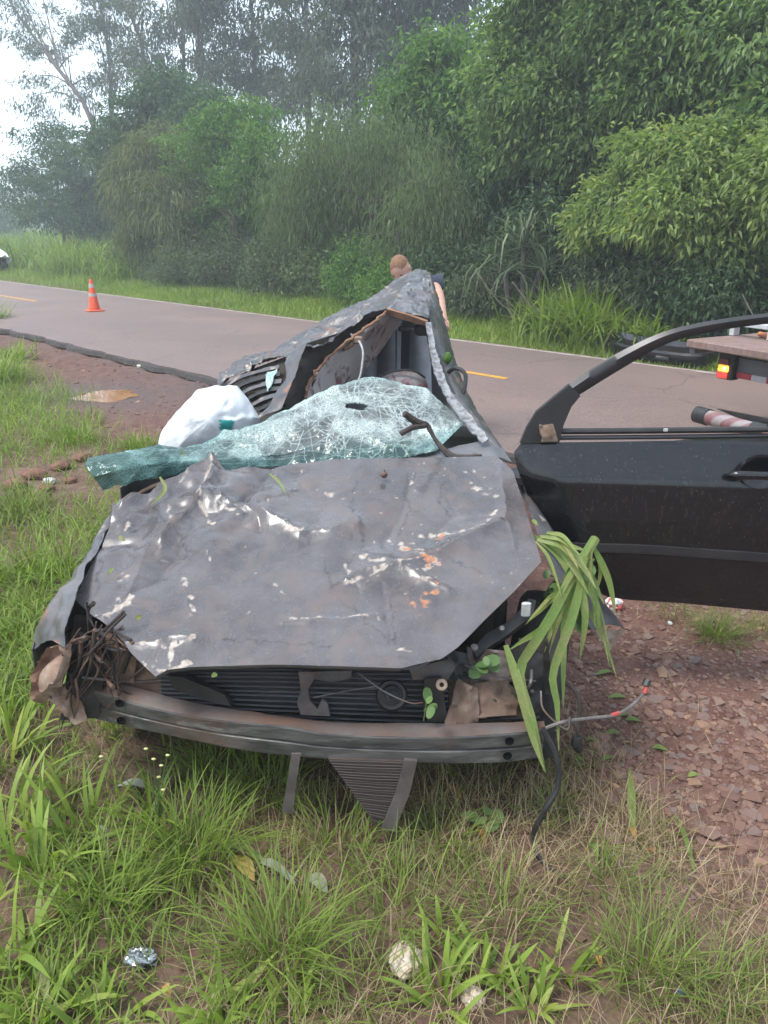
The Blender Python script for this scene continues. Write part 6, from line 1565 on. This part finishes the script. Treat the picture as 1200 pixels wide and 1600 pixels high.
    for f_ in (1.3, 2.35, 6.9):
        for s_ in (.12, 1.95):
            c = Q(f_, s_, .44); w_ = mk('wheel', lathe([(.24, -.1), (.24, .1)], c, r, 24), mg, t)
            mk('tyre', lathe([(.24, -.13), (.38, -.14), (.43, -.11), (.44, 0), (.43, .11), (.38, .14), (.24, .13)], c, r, 32), MAT_RUBBER, w_)
            mk('rim', lathe([(0, .06), (.08, .08), (.1, .03), (.22, .05), (.24, .1)], c, r if s_ > 1 else -r, 24), mcab, w_)
    mk('cab', join([bx(6.0, 8.1, .0, 2.1, .60, 1.55, .08), bx(6.05, 7.7, .05, 2.05, 1.53, 2.45, .14)]), mcab, t)
    for s_ in (.035, 2.045): mk('cab_window', bx(6.6, 7.5, s_, s_ + .02, 1.65, 2.25, .004), MAT_SATIN, t)
    mk('cab_window', bx(7.62, 7.72, .2, 1.9, 1.65, 2.3, .01), MAT_SATIN, t)
    st = Q(.55, .3, .885)
    mo = simple('orange_tube', (.62, .22, .07), (.50, .18, .07), 12, .5)
    mk('orange_pole', tube([Q(.35, .05, .885), Q(.10, .6, .885), Q(-.05, 2.2, .885)], .022, 8), mo, origin=st, label='orange pole lying across the truck bed', cat='pole')
tow_truck()

# ---------------------------------------------------------------- torn-off bumper on the far verge
pth = []
for px, n_ in [(948, 10.75), (962, 10.42), (1000, 10.24), (1045, 10.20), (1092, 10.26), (1116, 10.55)]:
    q = tp(px, 560, n_); pth.append(q)
pth = spline(pth, 30); pth[:, 2] = np.array([gz(x, y)[0] for x, y in pth[:, :2]]) + .06
dv = unit(np.gradient(pth, axis=0)); pr = unit(np.cross(dv, [0, 0, 1.0]))
if pr.mean(0)[1] > 0: pr = -pr
G = np.stack([pth - pr * .16 + np.array([0, 0, .30]), pth - pr * .02 + np.array([0, 0, .31]), pth + pr * .05 + np.array([0, 0, .25]), pth + pr * .04 + np.array([0, 0, .17]), pth + pr * .07 + np.array([0, 0, .14]), pth + pr * .05, pth - pr * .04 + np.array([0, 0, -.06])], 0)
G[:, :4] += np.array([0, 0, -.02])
bp = empty('torn_off_bumper', pth[15] - np.array([0, 0, .06]), 'black torn off bumper lying on the far verge grass', 'bumper')
mk('cover', sheet(crumple(G, .03, 4, 130), .008, pr.mean(0)), MAT_DOOR, bp)
mk('grille_insert', plate([pth[12] + pr[12] * .085 + np.array([0, 0, .10]), pth[20] + pr[20] * .085 + np.array([0, 0, .10]), pth[20] + pr[20] * .08 + np.array([0, 0, .02]), pth[12] + pr[12] * .08 + np.array([0, 0, .02])], .01), MAT_PLAS, bp)
# ---------------------------------------------------------------- white car far off on the left
def far_car():
    o = gp(-20, 424, 0); o = np.array([o[0], o[1], .06]) + np.r_[RD * 1.0, 0] + np.r_[ND * -.6, 0]
    o = np.r_[from_nr(11.2, rd(*gp(-10, 425, .05)[:2]) + .7), .1]
    f_ = -np.r_[RD, 0]; s = np.r_[ND, 0]; z = np.array([0, 0, 1.0])
    t = empty('parked_car', o, 'white car on the far verge cut off by the left edge', 'car')
    prof = [(-2.1, .45, .75), (-1.9, .35, .95), (-1.2, .3, 1.0), (-.5, .3, 1.0), (.6, .3, .98), (1.2, .3, .90), (1.9, .33, .72), (2.1, .42, .58)]
    rows = []
    for x, b_, tp_ in prof:
        rows.append([o + f_ * x + s * y * .85 + z * h for y, h in ((-1, b_), (-1.03, (b_ + tp_) / 2), (-.92, tp_), (0, tp_ + .03), (.92, tp_), (1.03, (b_ + tp_) / 2), (1, b_))])
    G = np.array(rows)
    mw = simple('white_car_paint', (.74, .75, .76), (.70, .71, .72), 4, .25, bmp=0, coat=.5)
    V, F = sheet(G, .02, (0, 0, 1)); mk('body', (V, F), mw, t)
    rows = []
    for x, tp_, w_ in [(-1.6, .99, .80), (-1.0, 1.40, .64), (.1, 1.45, .64), (1.15, .93, .78)]:
        rows.append([o + f_ * x + s * y * w_ + z * h for y, h in ((-1.04, .95), (-1, tp_), (0, tp_ + .02), (1, tp_), (1.04, .95))])
    V, F = sheet(np.array(rows), .02, (0, 0, 1)); mk('cabin', (V, F), mw, t)
    for sd_ in (-1, 1):
        mk('window', plate([o + f_ * x + s * sd_ * (w_ + .012) + z * h for x, h, w_ in [(-1.25, 1.02, .80), (-.95, 1.34, .66), (.1, 1.38, .66), (.95, 1.0, .79)]], .01, s * -sd_), MAT_SATIN, t)
    mk('windscreen', plate([o + f_ * x + s * y + z * h for x, y, h in [(1.17, -.68, .96), (1.17, .68, .96), (.22, .56, 1.43), (.22, -.56, 1.43)]], .01), MAT_SATIN, t)
    for x in (-1.3, 1.3):
        for sd_ in (-1, 1):
            c = o + f_ * x + s * sd_ * .80 + z * .31
            w_ = mk('wheel', lathe([(0, .1), (.19, .1), (.2, .06)], c, s * sd_, 18), MAT_STEEL, t); mk('tyre', lathe([(.19, -.1), (.3, -.09), (.31, 0), (.3, .09), (.19, .1)], c, s * sd_, 20), MAT_RUBBER, w_)
    for y in (-.62, .62): mk('headlight', ellipsoid(o + f_ * 2.06 + s * y + z * .62, .08, .12, .07, 10, 8), mw, t)
far_car()
# ---------------------------------------------------------------- overhead wire
w0 = tp(-160, 40, 20); w1 = tp(330, 78, 24)
pw = np.linspace(0, 1, 30)[:, None]; path = w0 * (1 - pw) + w1 * pw; path[:, 2] -= (4 * pw * (1 - pw))[:, 0] * .5
mk('overhead_wire', tube(path, .012, 5), MAT_PLAS, origin=w0, label='thin overhead wire crossing the open sky at the left', cat='wire')
# ================================================================ ground cover and small things on the ground
rng = np.random.default_rng(21)
def under_car(x, y): return (x > -.92) & (x < .5) & (y > 2.15) & (y < 6.2)
SOILP = [(60, 745, .55), (130, 770, .35), (20, 860, .2), (90, 1150, .22), (30, 1250, .18), (620, 1230, .35), (480, 1420, .16), (280, 1210, .3), (650, 1560, .16), (900, 1330, .22), (1150, 1370, .2), (250, 1560, .12), (70, 1440, .14), (600, 1470, .14), (200, 1200, .25)]
SOILP = [(gp(a, b_)[:2], r_) for a, b_, r_ in SOILP]
def bare(xy):
    d = np.zeros(len(xy))
    for c, r_ in SOILP: d = np.maximum(d, np.exp(-((xy[:, 0] - c[0]) ** 2 + (xy[:, 1] - c[1]) ** 2) / r_ ** 2))
    return d
def scatter(n, x0, x1, y0, y1, pw=1.0):
    x = rng.uniform(x0, x1, n); y = y0 + (y1 - y0) * rng.uniform(0, 1, n) ** pw
    return np.stack([x, y], 1)
def keep(xy, extra=0.0, soil=.85):
    g = gravel_mask(xy[:, 0], xy[:, 1])
    k = rng.uniform(0, 1, len(xy)) > np.clip(g * (1 + extra), 0, 1)
    k &= rng.uniform(0, 1, len(xy)) > bare(xy) * soil
    k &= ~(under_car(xy[:, 0], xy[:, 1]) & (rng.uniform(0, 1, len(xy)) < .8))
    return xy[k]
def P_of(xy): return np.c_[xy, gz(xy[:, 0], xy[:, 1]) - .004]
def lushness(xy):   # the left is lush and green, the middle and right dry
    return np.clip(smooth01(-xy[:, 0], .2, 1.0) * .7 + (vnoise(xy, 1.6, 40, 3) - .5) * .9 + .12 + .35 * smooth01(xy[:, 1], 2.8, 4.5), 0, 1)
# near ground: fine green blades
xy = keep(scatter(38000, -1.9, 1.9, 1.0, 3.6, 1.0)); lu = lushness(xy)
k = rng.uniform(0, 1, len(xy)) < (.07 + .62 * lu) * (.25 + 1.5 * smooth01(vnoise(xy, 3.2, 48, 3), .38, .62)); xy, lu = xy[k], lu[k]
A1 = blades(P_of(xy), .06 + .12 * lu * vnoise(xy, 2.5, 41, 3) * 1.5, .0035 + .002 * lu, rng, 1.3, 1.1, 3, np.clip(.25 + .5 * lu + rng.normal(0, .14, len(xy)), 0, 1))
# mid-left: thicker lusher grass
xy = keep(scatter(85000, -9.5, -.6, 2.4, 13.5, 1.35), soil=.95); k = xy[:, 0] < -.75 - .05 * xy[:, 1] + (xy[:, 1] < 3) * .4; xy = xy[k]
A2 = blades(P_of(xy), .10 + .20 * vnoise(xy, 1.1, 42, 3), .0075, rng, 1.2, 1.1, 3, np.clip(.46 + .45 * vnoise(xy, 1.2, 43, 3) + rng.normal(0, .12, len(xy)), 0, 1))
V, F, Tn = cat_foliage([A1, A2])
mk('roadside_grass', (V, [np.concatenate(F)]), LEAF['grass'], attrs={'tint': Tn}, kind='stuff', label='rough green roadside grass round the wreck')
# dry stalks lying and standing among it
xy = keep(scatter(56000, -1.9, 2.1, 1.0, 3.8), .0, .25); lu = lushness(xy); k = (rng.uniform(0, 1, len(xy)) > lu * .75) & (rng.uniform(0, 1, len(xy)) < .12 + 1.5 * smooth01(vnoise(xy, 2.6, 47, 3), .40, .66)); xy = xy[k]
B1 = blades(P_of(xy) + np.array([0, 0, .004]), .12, .0024, rng, 3.8, .35, 3, rng.uniform(0, 1, len(xy)))
xy2 = keep(scatter(9000, -1.4, 1.9, 1.0, 3.4), .0, .6); k = rng.uniform(0, 1, len(xy2)) > lushness(xy2) * .7; xy2 = xy2[k]
B2 = blades(P_of(xy2), .13, .0024, rng, 1.4, .9, 3, rng.uniform(.2, 1, len(xy2)))
xy3 = scatter(5000, -3, 3, 2.2, 5.5); g = gravel_mask(xy3[:, 0], xy3[:, 1]); xy3 = xy3[(g > .15) & (rng.uniform(0, 1, len(g)) < .22)]
B3 = blades(P_of(xy3) + np.array([0, 0, .006]), .10, .0024, rng, 4.2, .2, 2, rng.uniform(0, 1, len(xy3)))
V, F, Tn = cat_foliage([(B1[0], B1[1], B1[2]), B2]); Fb = np.concatenate(F)
V3, F3, T3 = B3
mk('dry_straw', (np.concatenate([V, V3]), [Fb, F3 + len(V)]), LEAF['straw'], attrs={'tint': np.concatenate([Tn, T3])}, kind='stuff', label='dry straw scattered over the soil')

# tufts one can point at
def tuft(px, py, cnt, h, w, sp, tint, label, seed, mat='grass', lean=1.2, bend=1.2, seg=5, group='thin arching grass tufts in front of the wreck', name='grass_tuft'):
    r_ = np.random.default_rng(seed + 500); cnt = int(cnt * (.62 if w < .006 else 1)); h = h * .85; w = w * (1.15 if w > .01 else 1)
    b0 = gp(px, py, 0); b0[2] = gz(b0[0], b0[1])[0]
    P = b0 + np.c_[r_.normal(0, sp, (cnt, 2)), np.zeros(cnt)]; P[:, 2] = gz(P[:, 0], P[:, 1]) - .004
    az = np.arctan2(P[:, 1] - b0[1], P[:, 0] - b0[0]) + r_.normal(0, .9, cnt)
    VF = blades(P, h, w, r_, lean, bend, seg, np.clip(r_.normal(tint + (.16 if w > .01 else .05), .14, cnt), 0, 1), az)
    mk(name, VF[:2], LEAF[mat], origin=b0, attrs={'tint': VF[2]}, label=label, cat='grass', group=group)
for i, a_ in enumerate([
    (305, 1345, 430, .36, .0042, .055, .58, 'biggest thin green tuft below the left part of the beam'), (440, 1500, 420, .34, .0042, .06, .52, 'wide thin tuft beside the foil wrapper'),
    (1000, 1530, 320, .26, .0036, .06, .36, 'yellowish thin tuft near the lower right corner'), (690, 1330, 210, .20, .0034, .05, .38, 'short thin tuft below the hanging condenser'),
    (420, 1245, 260, .30, .004, .05, .60, 'dark green tuft under the hanging metal strap'), (530, 1340, 220, .25, .0036, .06, .45, 'loose tuft left of the condenser tip'),
    (950, 1390, 180, .17, .0034, .045, .36, 'small tuft by the end of the black hose'), (860, 1275, 150, .15, .0034, .04, .42, 'small tuft beside the black hose loop'),
    (620, 1440, 260, .25, .0036, .07, .40, 'loose dry green tuft in the middle of the bare soil'), (790, 1450, 200, .20, .0036, .06, .45, 'tuft behind the broad leaved rosette'),
    (1120, 1575, 240, .20, .0034, .06, .33, 'dry tuft in the lower right corner'), (170, 1420, 280, .30, .0045, .06, .58, 'tuft right of the reddish stone'),
    (1020, 1300, 120, .12, .003, .04, .35, 'tiny tuft beside the upright yellow leaf'), (560, 1560, 220, .20, .0036, .06, .40, 'tuft left of the larger paper scrap'),
    (880, 1190, 120, .12, .003, .04, .45, 'tiny tuft below the hanging connector plug'), (330, 1195, 220, .24, .004, .06, .62, 'dark tuft in the shade right under the beam'), (740, 1215, 180, .16, .0034, .06, .46, 'tuft in the shade under the near end of the beam')]):
    tuft(*a_[:7], a_[7], i)
tuft(1125, 988, 420, .20, .0035, .05, .30, 'dry pale tuft growing alone in the gravel under the door', 40, group='dry tufts in the gravel')
tuft(1060, 950, 160, .13, .0032, .06, .22, 'dry straw tuft at the lower edge of the door', 41, group='dry tufts in the gravel')
tuft(1195, 975, 160, .12, .0032, .05, .24, 'dry tuft at the right edge of the gravel', 42, group='dry tufts in the gravel')
for i, a_ in enumerate([
    (350, 1600, 26, .17, .017, .03, .80, 'bright broad bladed rosette left of the bottom middle'), (455, 1590, 20, .14, .015, .03, .78, 'bright rosette below the foil wrapper'),
    (690, 1570, 34, .17, .016, .035, .74, 'largest rosette of broad blades right of the paper scraps'), (760, 1530, 26, .14, .015, .03, .70, 'broad bladed rosette with an orange leaf'),
    (830, 1580, 24, .15, .015, .03, .72, 'rosette at the bottom right of the largest one'), (690, 1480, 16, .12, .012, .025, .72, 'small upright rosette above the largest one'),
    (75, 1370, 26, .34, .015, .05, .72, 'long broad blades above the reddish stone'), (25, 1300, 30, .40, .016, .05, .74, 'tallest broad blades at the left edge'),
    (10, 1500, 22, .28, .017, .04, .80, 'broad blades at the left edge below the stone'), (130, 1300, 22, .30, .013, .05, .66, 'broad blades left of the grey dead leaf'),
    (50, 1590, 24, .22, .02, .04, .62, 'broad bladed plant in the lower left corner'), (230, 1290, 20, .26, .012, .05, .68, 'arching broad blades right of the grey dead leaf'), (5, 1190, 26, .34, .015, .06, .72, 'broad blades under the broken lamp shell'),
    (890, 1530, 16, .14, .012, .03, .68, 'sparse rosette left of the blue cap'), (160, 1600, 18, .16, .014, .04, .76, 'rosette between the corner plant and the bottom tuft')]):
    tuft(*a_[:7], a_[7], 60 + i, lean=1.6, bend=.9, group='broad bladed grass rosettes', name='grass_rosette')
for i, a_ in enumerate([(-15, 600, 260, .62, .014, .14, .62, 'tall grass clump at the left edge beside the road'), (20, 560, 180, .42, .012, .12, .60, 'second tall grass clump by the broken road edge'), (-20, 500, 220, .75, .016, .15, .55, 'far grass clump at the left edge on the road side'),
    (30, 800, 220, .28, .007, .10, .28, 'dry feathery clump in the grass below the dug up soil'), (215, 700, 240, .24, .008, .09, .60, 'grass clump in front of the white bag'), (120, 690, 200, .26, .009, .11, .62, 'lush clump above the dug up soil'), (60, 900, 240, .22, .009, .10, .66, 'lush clump left of the front wing'), (30, 1010, 200, .20, .009, .09, .68, 'lush clump beside the broken lamp shell')]):
    tuft(*a_[:7], a_[7], 80 + i, group='grass clumps left of the wreck', name='grass_clump')

# stones: the largest single, the rest one mass
m, nt, b, _ = new_mat('gravel_stone')
oi = nt.nodes.new('ShaderNodeObjectInfo'); gg = nt.nodes.new('ShaderNodeNewGeometry')
f = math_(nt, 'FRACT', math_(nt, 'ADD', oi.outputs['Random'], gg.outputs['Random Per Island']))
col = rampn(nt, f, [(0.0, (.105, .052, .038)), (.35, (.160, .086, .064)), (.6, (.22, .122, .088)), (.8, (.155, .118, .108)), (.95, (.29, .175, .11))])
col = mixc(nt, rampn(nt, nz(nt, 60, 5, .7), [(.4, 0.0), (.7, .6)]), col, (.150, .088, .070))
nt.links.new(col, b.inputs['Base Color']); b.inputs['Roughness'].default_value = .85; bump(nt, b, nz(nt, 120, 4), .4, .003)
MAT_STONE = m
def stone_geo(r_, flat):
    ph = (1 + 5 ** .5) / 2
    V = np.array([(-1, ph, 0), (1, ph, 0), (-1, -ph, 0), (1, -ph, 0), (0, -1, ph), (0, 1, ph), (0, -1, -ph), (0, 1, -ph), (ph, 0, -1), (ph, 0, 1), (-ph, 0, -1), (-ph, 0, 1)]) / 1.9
    F = [(0, 11, 5), (0, 5, 1), (0, 1, 7), (0, 7, 10), (0, 10, 11), (1, 5, 9), (5, 11, 4), (11, 10, 2), (10, 7, 6), (7, 1, 8), (3, 9, 4), (3, 4, 2), (3, 2, 6), (3, 6, 8), (3, 8, 9), (4, 9, 5), (2, 4, 11), (6, 2, 10), (8, 6, 7), (9, 8, 1)]
    V = V * r_.uniform(.68, 1.25, (12, 1)) + r_.normal(0, .10, V.shape)
    V *= np.array([1, r_.uniform(.6, .95), flat])
    V[:, 2] = np.minimum(V[:, 2], .62 * flat)
    return V, F
sg = [stone_geo(np.random.default_rng(300 + k), .42 + .05 * (k % 4)) for k in range(10)]
sm_ = [make_mesh('stone', v, f_, MAT_STONE, False) for v, f_ in sg]
qx = np.concatenate([rng.uniform(860, 1400, 15000), rng.uniform(20, 330, 2200)]); qy = np.concatenate([rng.uniform(935, 1480, 15000), rng.uniform(540, 720, 2200)])
cand = np.array([gp(a_, b_) for a_, b_ in zip(qx, qy)])
cand = cand[(rng.uniform(0, 1, len(cand)) < gravel_mask(cand[:, 0], cand[:, 1]) + .05) & ~under_car(cand[:, 0], cand[:, 1])]
dist = np.linalg.norm(cand - np.array([0, 0, CAM_H]), axis=1)
size = np.exp(rng.normal(math.log(.0066), .66, len(cand))).clip(.0025, .040)
order = np.argsort(-size / dist * F_PX * (cand[:, 0] > .2))
zz = gz(cand[:, 0], cand[:, 1])
for k in order[:300]:
    o = bpy.data.objects.new('stone', sm_[k % 10]); COL.objects.link(o); o.parent = ground
    o.location = (cand[k, 0], cand[k, 1], zz[k] + size[k] * .10); o.scale = (size[k],) * 3
    o.rotation_euler = (rng.normal(0, .18), rng.normal(0, .18), rng.uniform(0, 6.28))
Vs, Fs, nV = [], [], 0
for k in order[300:]:
    v, f_ = sg[k % 10]; a = rng.uniform(0, 6.28); ca, sa = math.cos(a), math.sin(a)
    w_ = v * size[k]; w_ = np.stack([w_[:, 0] * ca - w_[:, 1] * sa, w_[:, 0] * sa + w_[:, 1] * ca, w_[:, 2]], 1) + np.array([cand[k, 0], cand[k, 1], zz[k] + size[k] * .1])
    Vs.append(w_); Fs.append(np.array(f_) + nV); nV += 12
mk('gravel', (np.concatenate(Vs), [np.concatenate(Fs)]), MAT_STONE, ground, smooth=False, kind='stuff')
def stone(px, py, r_, label, mat, seed, flat=.7):
    v, f_ = ellipsoid((0, 0, 0), r_, r_ * .8, r_ * flat, 16, 10, .35, seed, 1.6)
    b0 = gp(px, py); b0[2] = gz(b0[0], b0[1])[0]
    mk('rock', (v + b0 + np.array([0, 0, r_ * .3]), f_), mat, origin=b0, label=label, cat='rock', smooth=False)
MAT_RED = simple('red_clod', (.21, .105, .070), (.125, .062, .044), 20, .95, bmp=.7, bscale=60)
stone(72, 1440, .050, 'large reddish stone in the grass near the lower left', MAT_RED, 1, .65)
stone(1168, 1312, .036, 'flat grey stone at the right edge of the gravel', MAT_STONE, 3, .4)
stone(30, 1345, .03, 'small reddish clod behind the reddish stone', MAT_RED, 8)
for i, (px, py, r_) in enumerate([(55, 748, .10), (95, 735, .08), (130, 722, .07), (25, 765, .09), (75, 770, .06), (110, 755, .05)]):
    stone(px, py, r_, ['dug up soil lump left of the white litter', 'dug up soil lump behind the white litter', 'dug up soil lump nearest the windscreen end', 'dug up soil lump nearest the left edge', 'dug up soil lump in front of the white litter', 'smallest dug up soil lump right of the white litter'][i], MAT_RED, 20 + i, .5)

# litter and single leaves
def crumpled(name, px, py, rx, ry, h, mat, label, cat, seed, group=None):
    b0 = gp(px, py); b0[2] = gz(b0[0], b0[1])[0]
    v, f_ = ellipsoid((0, 0, 0), rx, ry, h, 26, 16)
    q = np.abs(vnoise(v / rx, 2.2, seed, 3) - .5) * 2; v = v * (1 - .75 * q)[:, None]
    mk(name, (v + b0 + np.array([0, 0, h * .5]), f_), mat, origin=b0, label=label, cat=cat, smooth=False, group=group)
MAT_FOIL = simple('foil', (.55, .57, .60), (.10, .11, .12), 22, .22, .85, .5, 70)
MAT_PAPER = simple('stained_paper', (.60, .54, .46), (.45, .30, .20), 16, .85, bmp=.4)
crumpled('foil_wrapper', 222, 1500, .050, .036, .030, MAT_FOIL, 'crumpled shiny foil wrapper in the grass at lower left', 'wrapper', 3)
crumpled('paper_scrap', 634, 1520, .048, .052, .04, MAT_PAPER, 'larger torn cream paper scrap at the bottom middle', 'paper', 4)
crumpled('paper_scrap', 738, 1578, .032, .028, .035, MAT_PAPER, 'smaller cream paper scrap at the bottom edge', 'paper', 5)
crumpled('paper_scrap', 710, 1532, .014, .012, .008, simple('pale_plastic_bit', (.45, .50, .42), (.36, .40, .34), 20, .6), 'tiny pale scrap between the two paper scraps', 'scrap', 6)
crumpled('blue_cap', 1062, 1560, .011, .011, .010, simple('blue_plastic', (.12, .20, .42), (.09, .15, .34), 20, .4), 'small blue plastic bit near the lower right corner', 'cap', 7)
crumpled('litter', 78, 757, .055, .04, .03, simple('white_litter', (.62, .61, .58), (.48, .47, .45), 20, .6), 'white scrap lying on the dug up soil', 'litter', 8)
crumpled('litter', 960, 942, .05, .045, .05, simple('red_white_wrap', (.75, .72, .70), (.55, .08, .07), 24, .5, lo=.49, hi=.54), 'red and white wrapper under the corner of the door', 'wrapper', 9)
crumpled('litter', 218, 570, .05, .05, .03, simple('pale_litter', (.55, .55, .45), (.4, .42, .33), 20, .7), 'pale scrap against the broken road edge', 'litter', 10)
crumpled('litter', 1048, 965, .012, .02, .006, simple('white_bits', (.55, .55, .53), None, 20, .7), 'white splinter in the gravel under the door', 'litter', 11)
def flat_leaf(px, py, px2, py2, w, tint, label, lift=.012, mat=None, name='fallen_leaf', arch=.02, taper=(.1, .8, 1, .8, .08)):
    a = gp(px, py); b_ = gp(px2, py2)
    a[2] = gz(*a[:2])[0] + lift; b_[2] = gz(*b_[:2])[0] + lift
    md = (a + b_) / 2 + np.array([0, 0, arch])
    VF = ribbon(spline([a, md, b_], 12), w, up=(0, 0, 1), t=.001, taper=list(taper), fold=.10)
    mk(name, VF, mat or LEAF['blade'], origin=a, attrs={'tint': np.full(len(VF[0]), tint)}, label=label, cat='leaf', group='leaves lying on the ground')
LEAF['dead'] = leaf_mat('dead_leaf', [(0.0, (.13, .075, .045)), (.35, (.32, .14, .045)), (.6, (.42, .30, .065)), (.8, (.24, .26, .20)), (1.0, (.30, .31, .27))], .15, island=.1)
flat_leaf(984, 1195, 988, 1300, .026, .95, 'long yellow green strip of leaf at the gravel edge', mat=LEAF['blade'], taper=(.1, .8, 1, 1, .7))
flat_leaf(981, 1292, 993, 1318, .022, .45, 'orange brown tip at the end of the yellow green strip', mat=LEAF['dead'])
flat_leaf(1057, 1270, 1085, 1360, .016, .75, 'narrow green leaf strip lying on the gravel', taper=(.4, 1, 1, .9, .5))
flat_leaf(920, 1328, 932, 1356, .024, .72, 'oval green leaf near the end of the black hose')
flat_leaf(345, 1335, 410, 1366, .032, .68, 'long blue green leaf lying in the thin tuft', .05, taper=(.3, .9, 1, .9, .6))
flat_leaf(405, 1362, 462, 1400, .030, .92, 'grey dry end of the long blue green leaf', .04, LEAF['dead'], taper=(.6, 1, .9, .7, .3))
flat_leaf(365, 1345, 398, 1390, .050, .62, 'yellow spotted leaf behind the long blue green leaf', .03, LEAF['dead'])
flat_leaf(480, 1385, 512, 1412, .045, .80, 'pale green ragged leaf right of the long one', .03, LEAF['dead'])
flat_leaf(184, 1232, 240, 1236, .038, .98, 'big grey dead leaf at the far end under the beam', .03, LEAF['dead'])
flat_leaf(145, 1312, 172, 1304, .022, .97, 'small pale dead leaf in the left grass', .03, LEAF['dead'])
flat_leaf(690, 1230, 722, 1262, .014, .36, 'narrow orange leaf under the near end of the beam', .02, LEAF['dead'])
flat_leaf(742, 1305, 760, 1335, .020, .34, 'orange brown leaf below the three leaved seedling', .01, LEAF['dead'])
flat_leaf(255, 1552, 268, 1570, .018, .5, 'small orange leaf beside the bottom rosette', .03, LEAF['dead'])
flat_leaf(925, 1525, 935, 1542, .016, .4, 'orange leaf in the broad bladed rosette', .05, LEAF['dead'])
flat_leaf(1002, 1334, 1030, 1345, .014, .15, 'brown curled leaf on the gravel edge', .01, LEAF['dead'])
flat_leaf(68, 1500, 75, 1580, .03, .3, 'upright greenish brown leaf in the lower left corner', .03)
for i, (px, py, s_) in enumerate([(990, 1118, 22), (958, 1138, 20), (1032, 1162, 22), (975, 1110, 16), (945, 1045, 24), (1085, 1205, 16), (965, 1082, 24), (905, 1180, 14), (950, 1178, 14), (925, 1150, 18)]):
    a = RNG.uniform(-.4, .4)
    flat_leaf(px - s_ * .6, py - s_ * a * .4, px + s_ * .6, py + s_ * a * .4, .018 + .0005 * s_, [.7, .6, .85, .6, .75, .97, .55, .7, .65, .5][i],
              ['green leaf beside the end of the wiring harness', 'green leaf below the wiring harness', 'green leaf farthest out on the open gravel', 'small green leaf touching the wiring harness', 'green leaf strip below the torn wing tip', 'yellow leaf alone on the gravel', 'green leaf strip left of the wiring end', 'tiny leaf below the connector plug', 'tiny leaf right of the connector plug', 'green leaf under the wiring harness'][i], .008, arch=.008)
# seedling with three leaves
b0 = gp(762, 1290); b0[2] = gz(*b0[:2])[0]
sd_ = empty('seedling', b0, 'three leaved green seedling in front of the near end of the beam', 'plant')
for (px, py), r_ in zip([(735, 1276), (752, 1283), (778, 1275), (768, 1292), (762, 1268)], [.020, .014, .020, .019, .013]):
    c = gp(px, py, .07)
    mk('leaf', round_leaf(c, np.array([RNG.normal(0, .2), -.25, 1]), r_, 1.35, RNG.uniform(0, 6)), LEAF['round'], sd_, attrs={'tint': np.full(22, RNG.uniform(.6, 1))})
    mk('stem', tube([b0, c], .0015, 4), LEAF['round'], sd_, attrs={'tint': np.full(8, .5)})
# broken sticks on the ground
for pts, r_, lab, mt in [([(1040, 1040), (1062, 1082), (1078, 1092), (1108, 1082)], .004, 'bent thin stick lying on the gravel', MAT_TWIGP), ([(470, 1200), (540, 1225), (560, 1240)], .004, 'thin stick under the middle of the beam', MAT_TWIG),
                     ([(262, 1240), (274, 1215), (290, 1200)], .010, 'thick stub of stick under the far end of the beam', MAT_TWIGP), ([(1000, 1385), (1040, 1350)], .002, 'thin pale straw at the gravel edge', MAT_BARKP), ([(55, 1200), (105, 1240)], .006, 'brown stick in the grass under the lamp shell', MAT_TWIGP), ([(210, 1225), (215, 1260), (222, 1280)], .012, 'short thick stem stub by the grey dead leaf', MAT_TWIGP)]:
    pp = [gp(*q) for q in pts]
    for q in pp: q[2] = gz(*q[:2])[0] + r_ + .004
    mk('stick', tube(spline(pp, 14), [r_, r_, r_ * .6], 6), mt, origin=pp[0], label=lab, cat='stick')
# a flowering weed by the beam
b0 = gp(250, 1300); b0[2] = gz(*b0[:2])[0]
fl = empty('flowering_weed', b0, 'thin weed with pale yellow buds under the far end of the beam', 'plant')
for px, py in [(228, 1170), (262, 1180), (240, 1186), (252, 1196), (248, 1214), (255, 1234), (158, 1182)]:
    c = at(px, py, 1.86 + .04 * RNG.random())
    mk('stem', tube(spline([b0, b0 * .5 + c * .5 + np.array([.0, .0, .05]), c], 10), .0014, 4), LEAF['round'], fl, attrs={'tint': np.full(40, .6)})
    mk('bud', ellipsoid(c, .007, .004, .004, 8, 6), simple('bud_yellow', (.55, .55, .22), (.45, .45, .2), 30, .6) if 'bud_yellow' not in bpy.data.materials else bpy.data.materials['bud_yellow'], fl)
# ================================================================ misty air
hb = box((0, 0, 13.5), 346, 346, 33)
hz_m = bpy.data.materials.new('mist'); hz_m.use_nodes = True
nt = hz_m.node_tree; nt.nodes.clear()
out = nt.nodes.new('ShaderNodeOutputMaterial'); pv_ = nt.nodes.new('ShaderNodeVolumePrincipled')
pv_.inputs['Color'].default_value = (.86, .94, 1.0, 1); pv_.inputs['Density'].default_value = 0.0036
pv_.inputs['Anisotropy'].default_value = 0.2
nt.links.new(pv_.outputs[0], out.inputs['Volume'])
mk('haze', hb, hz_m, smooth=False, kind='stuff', label='thin bluish mist in the air')
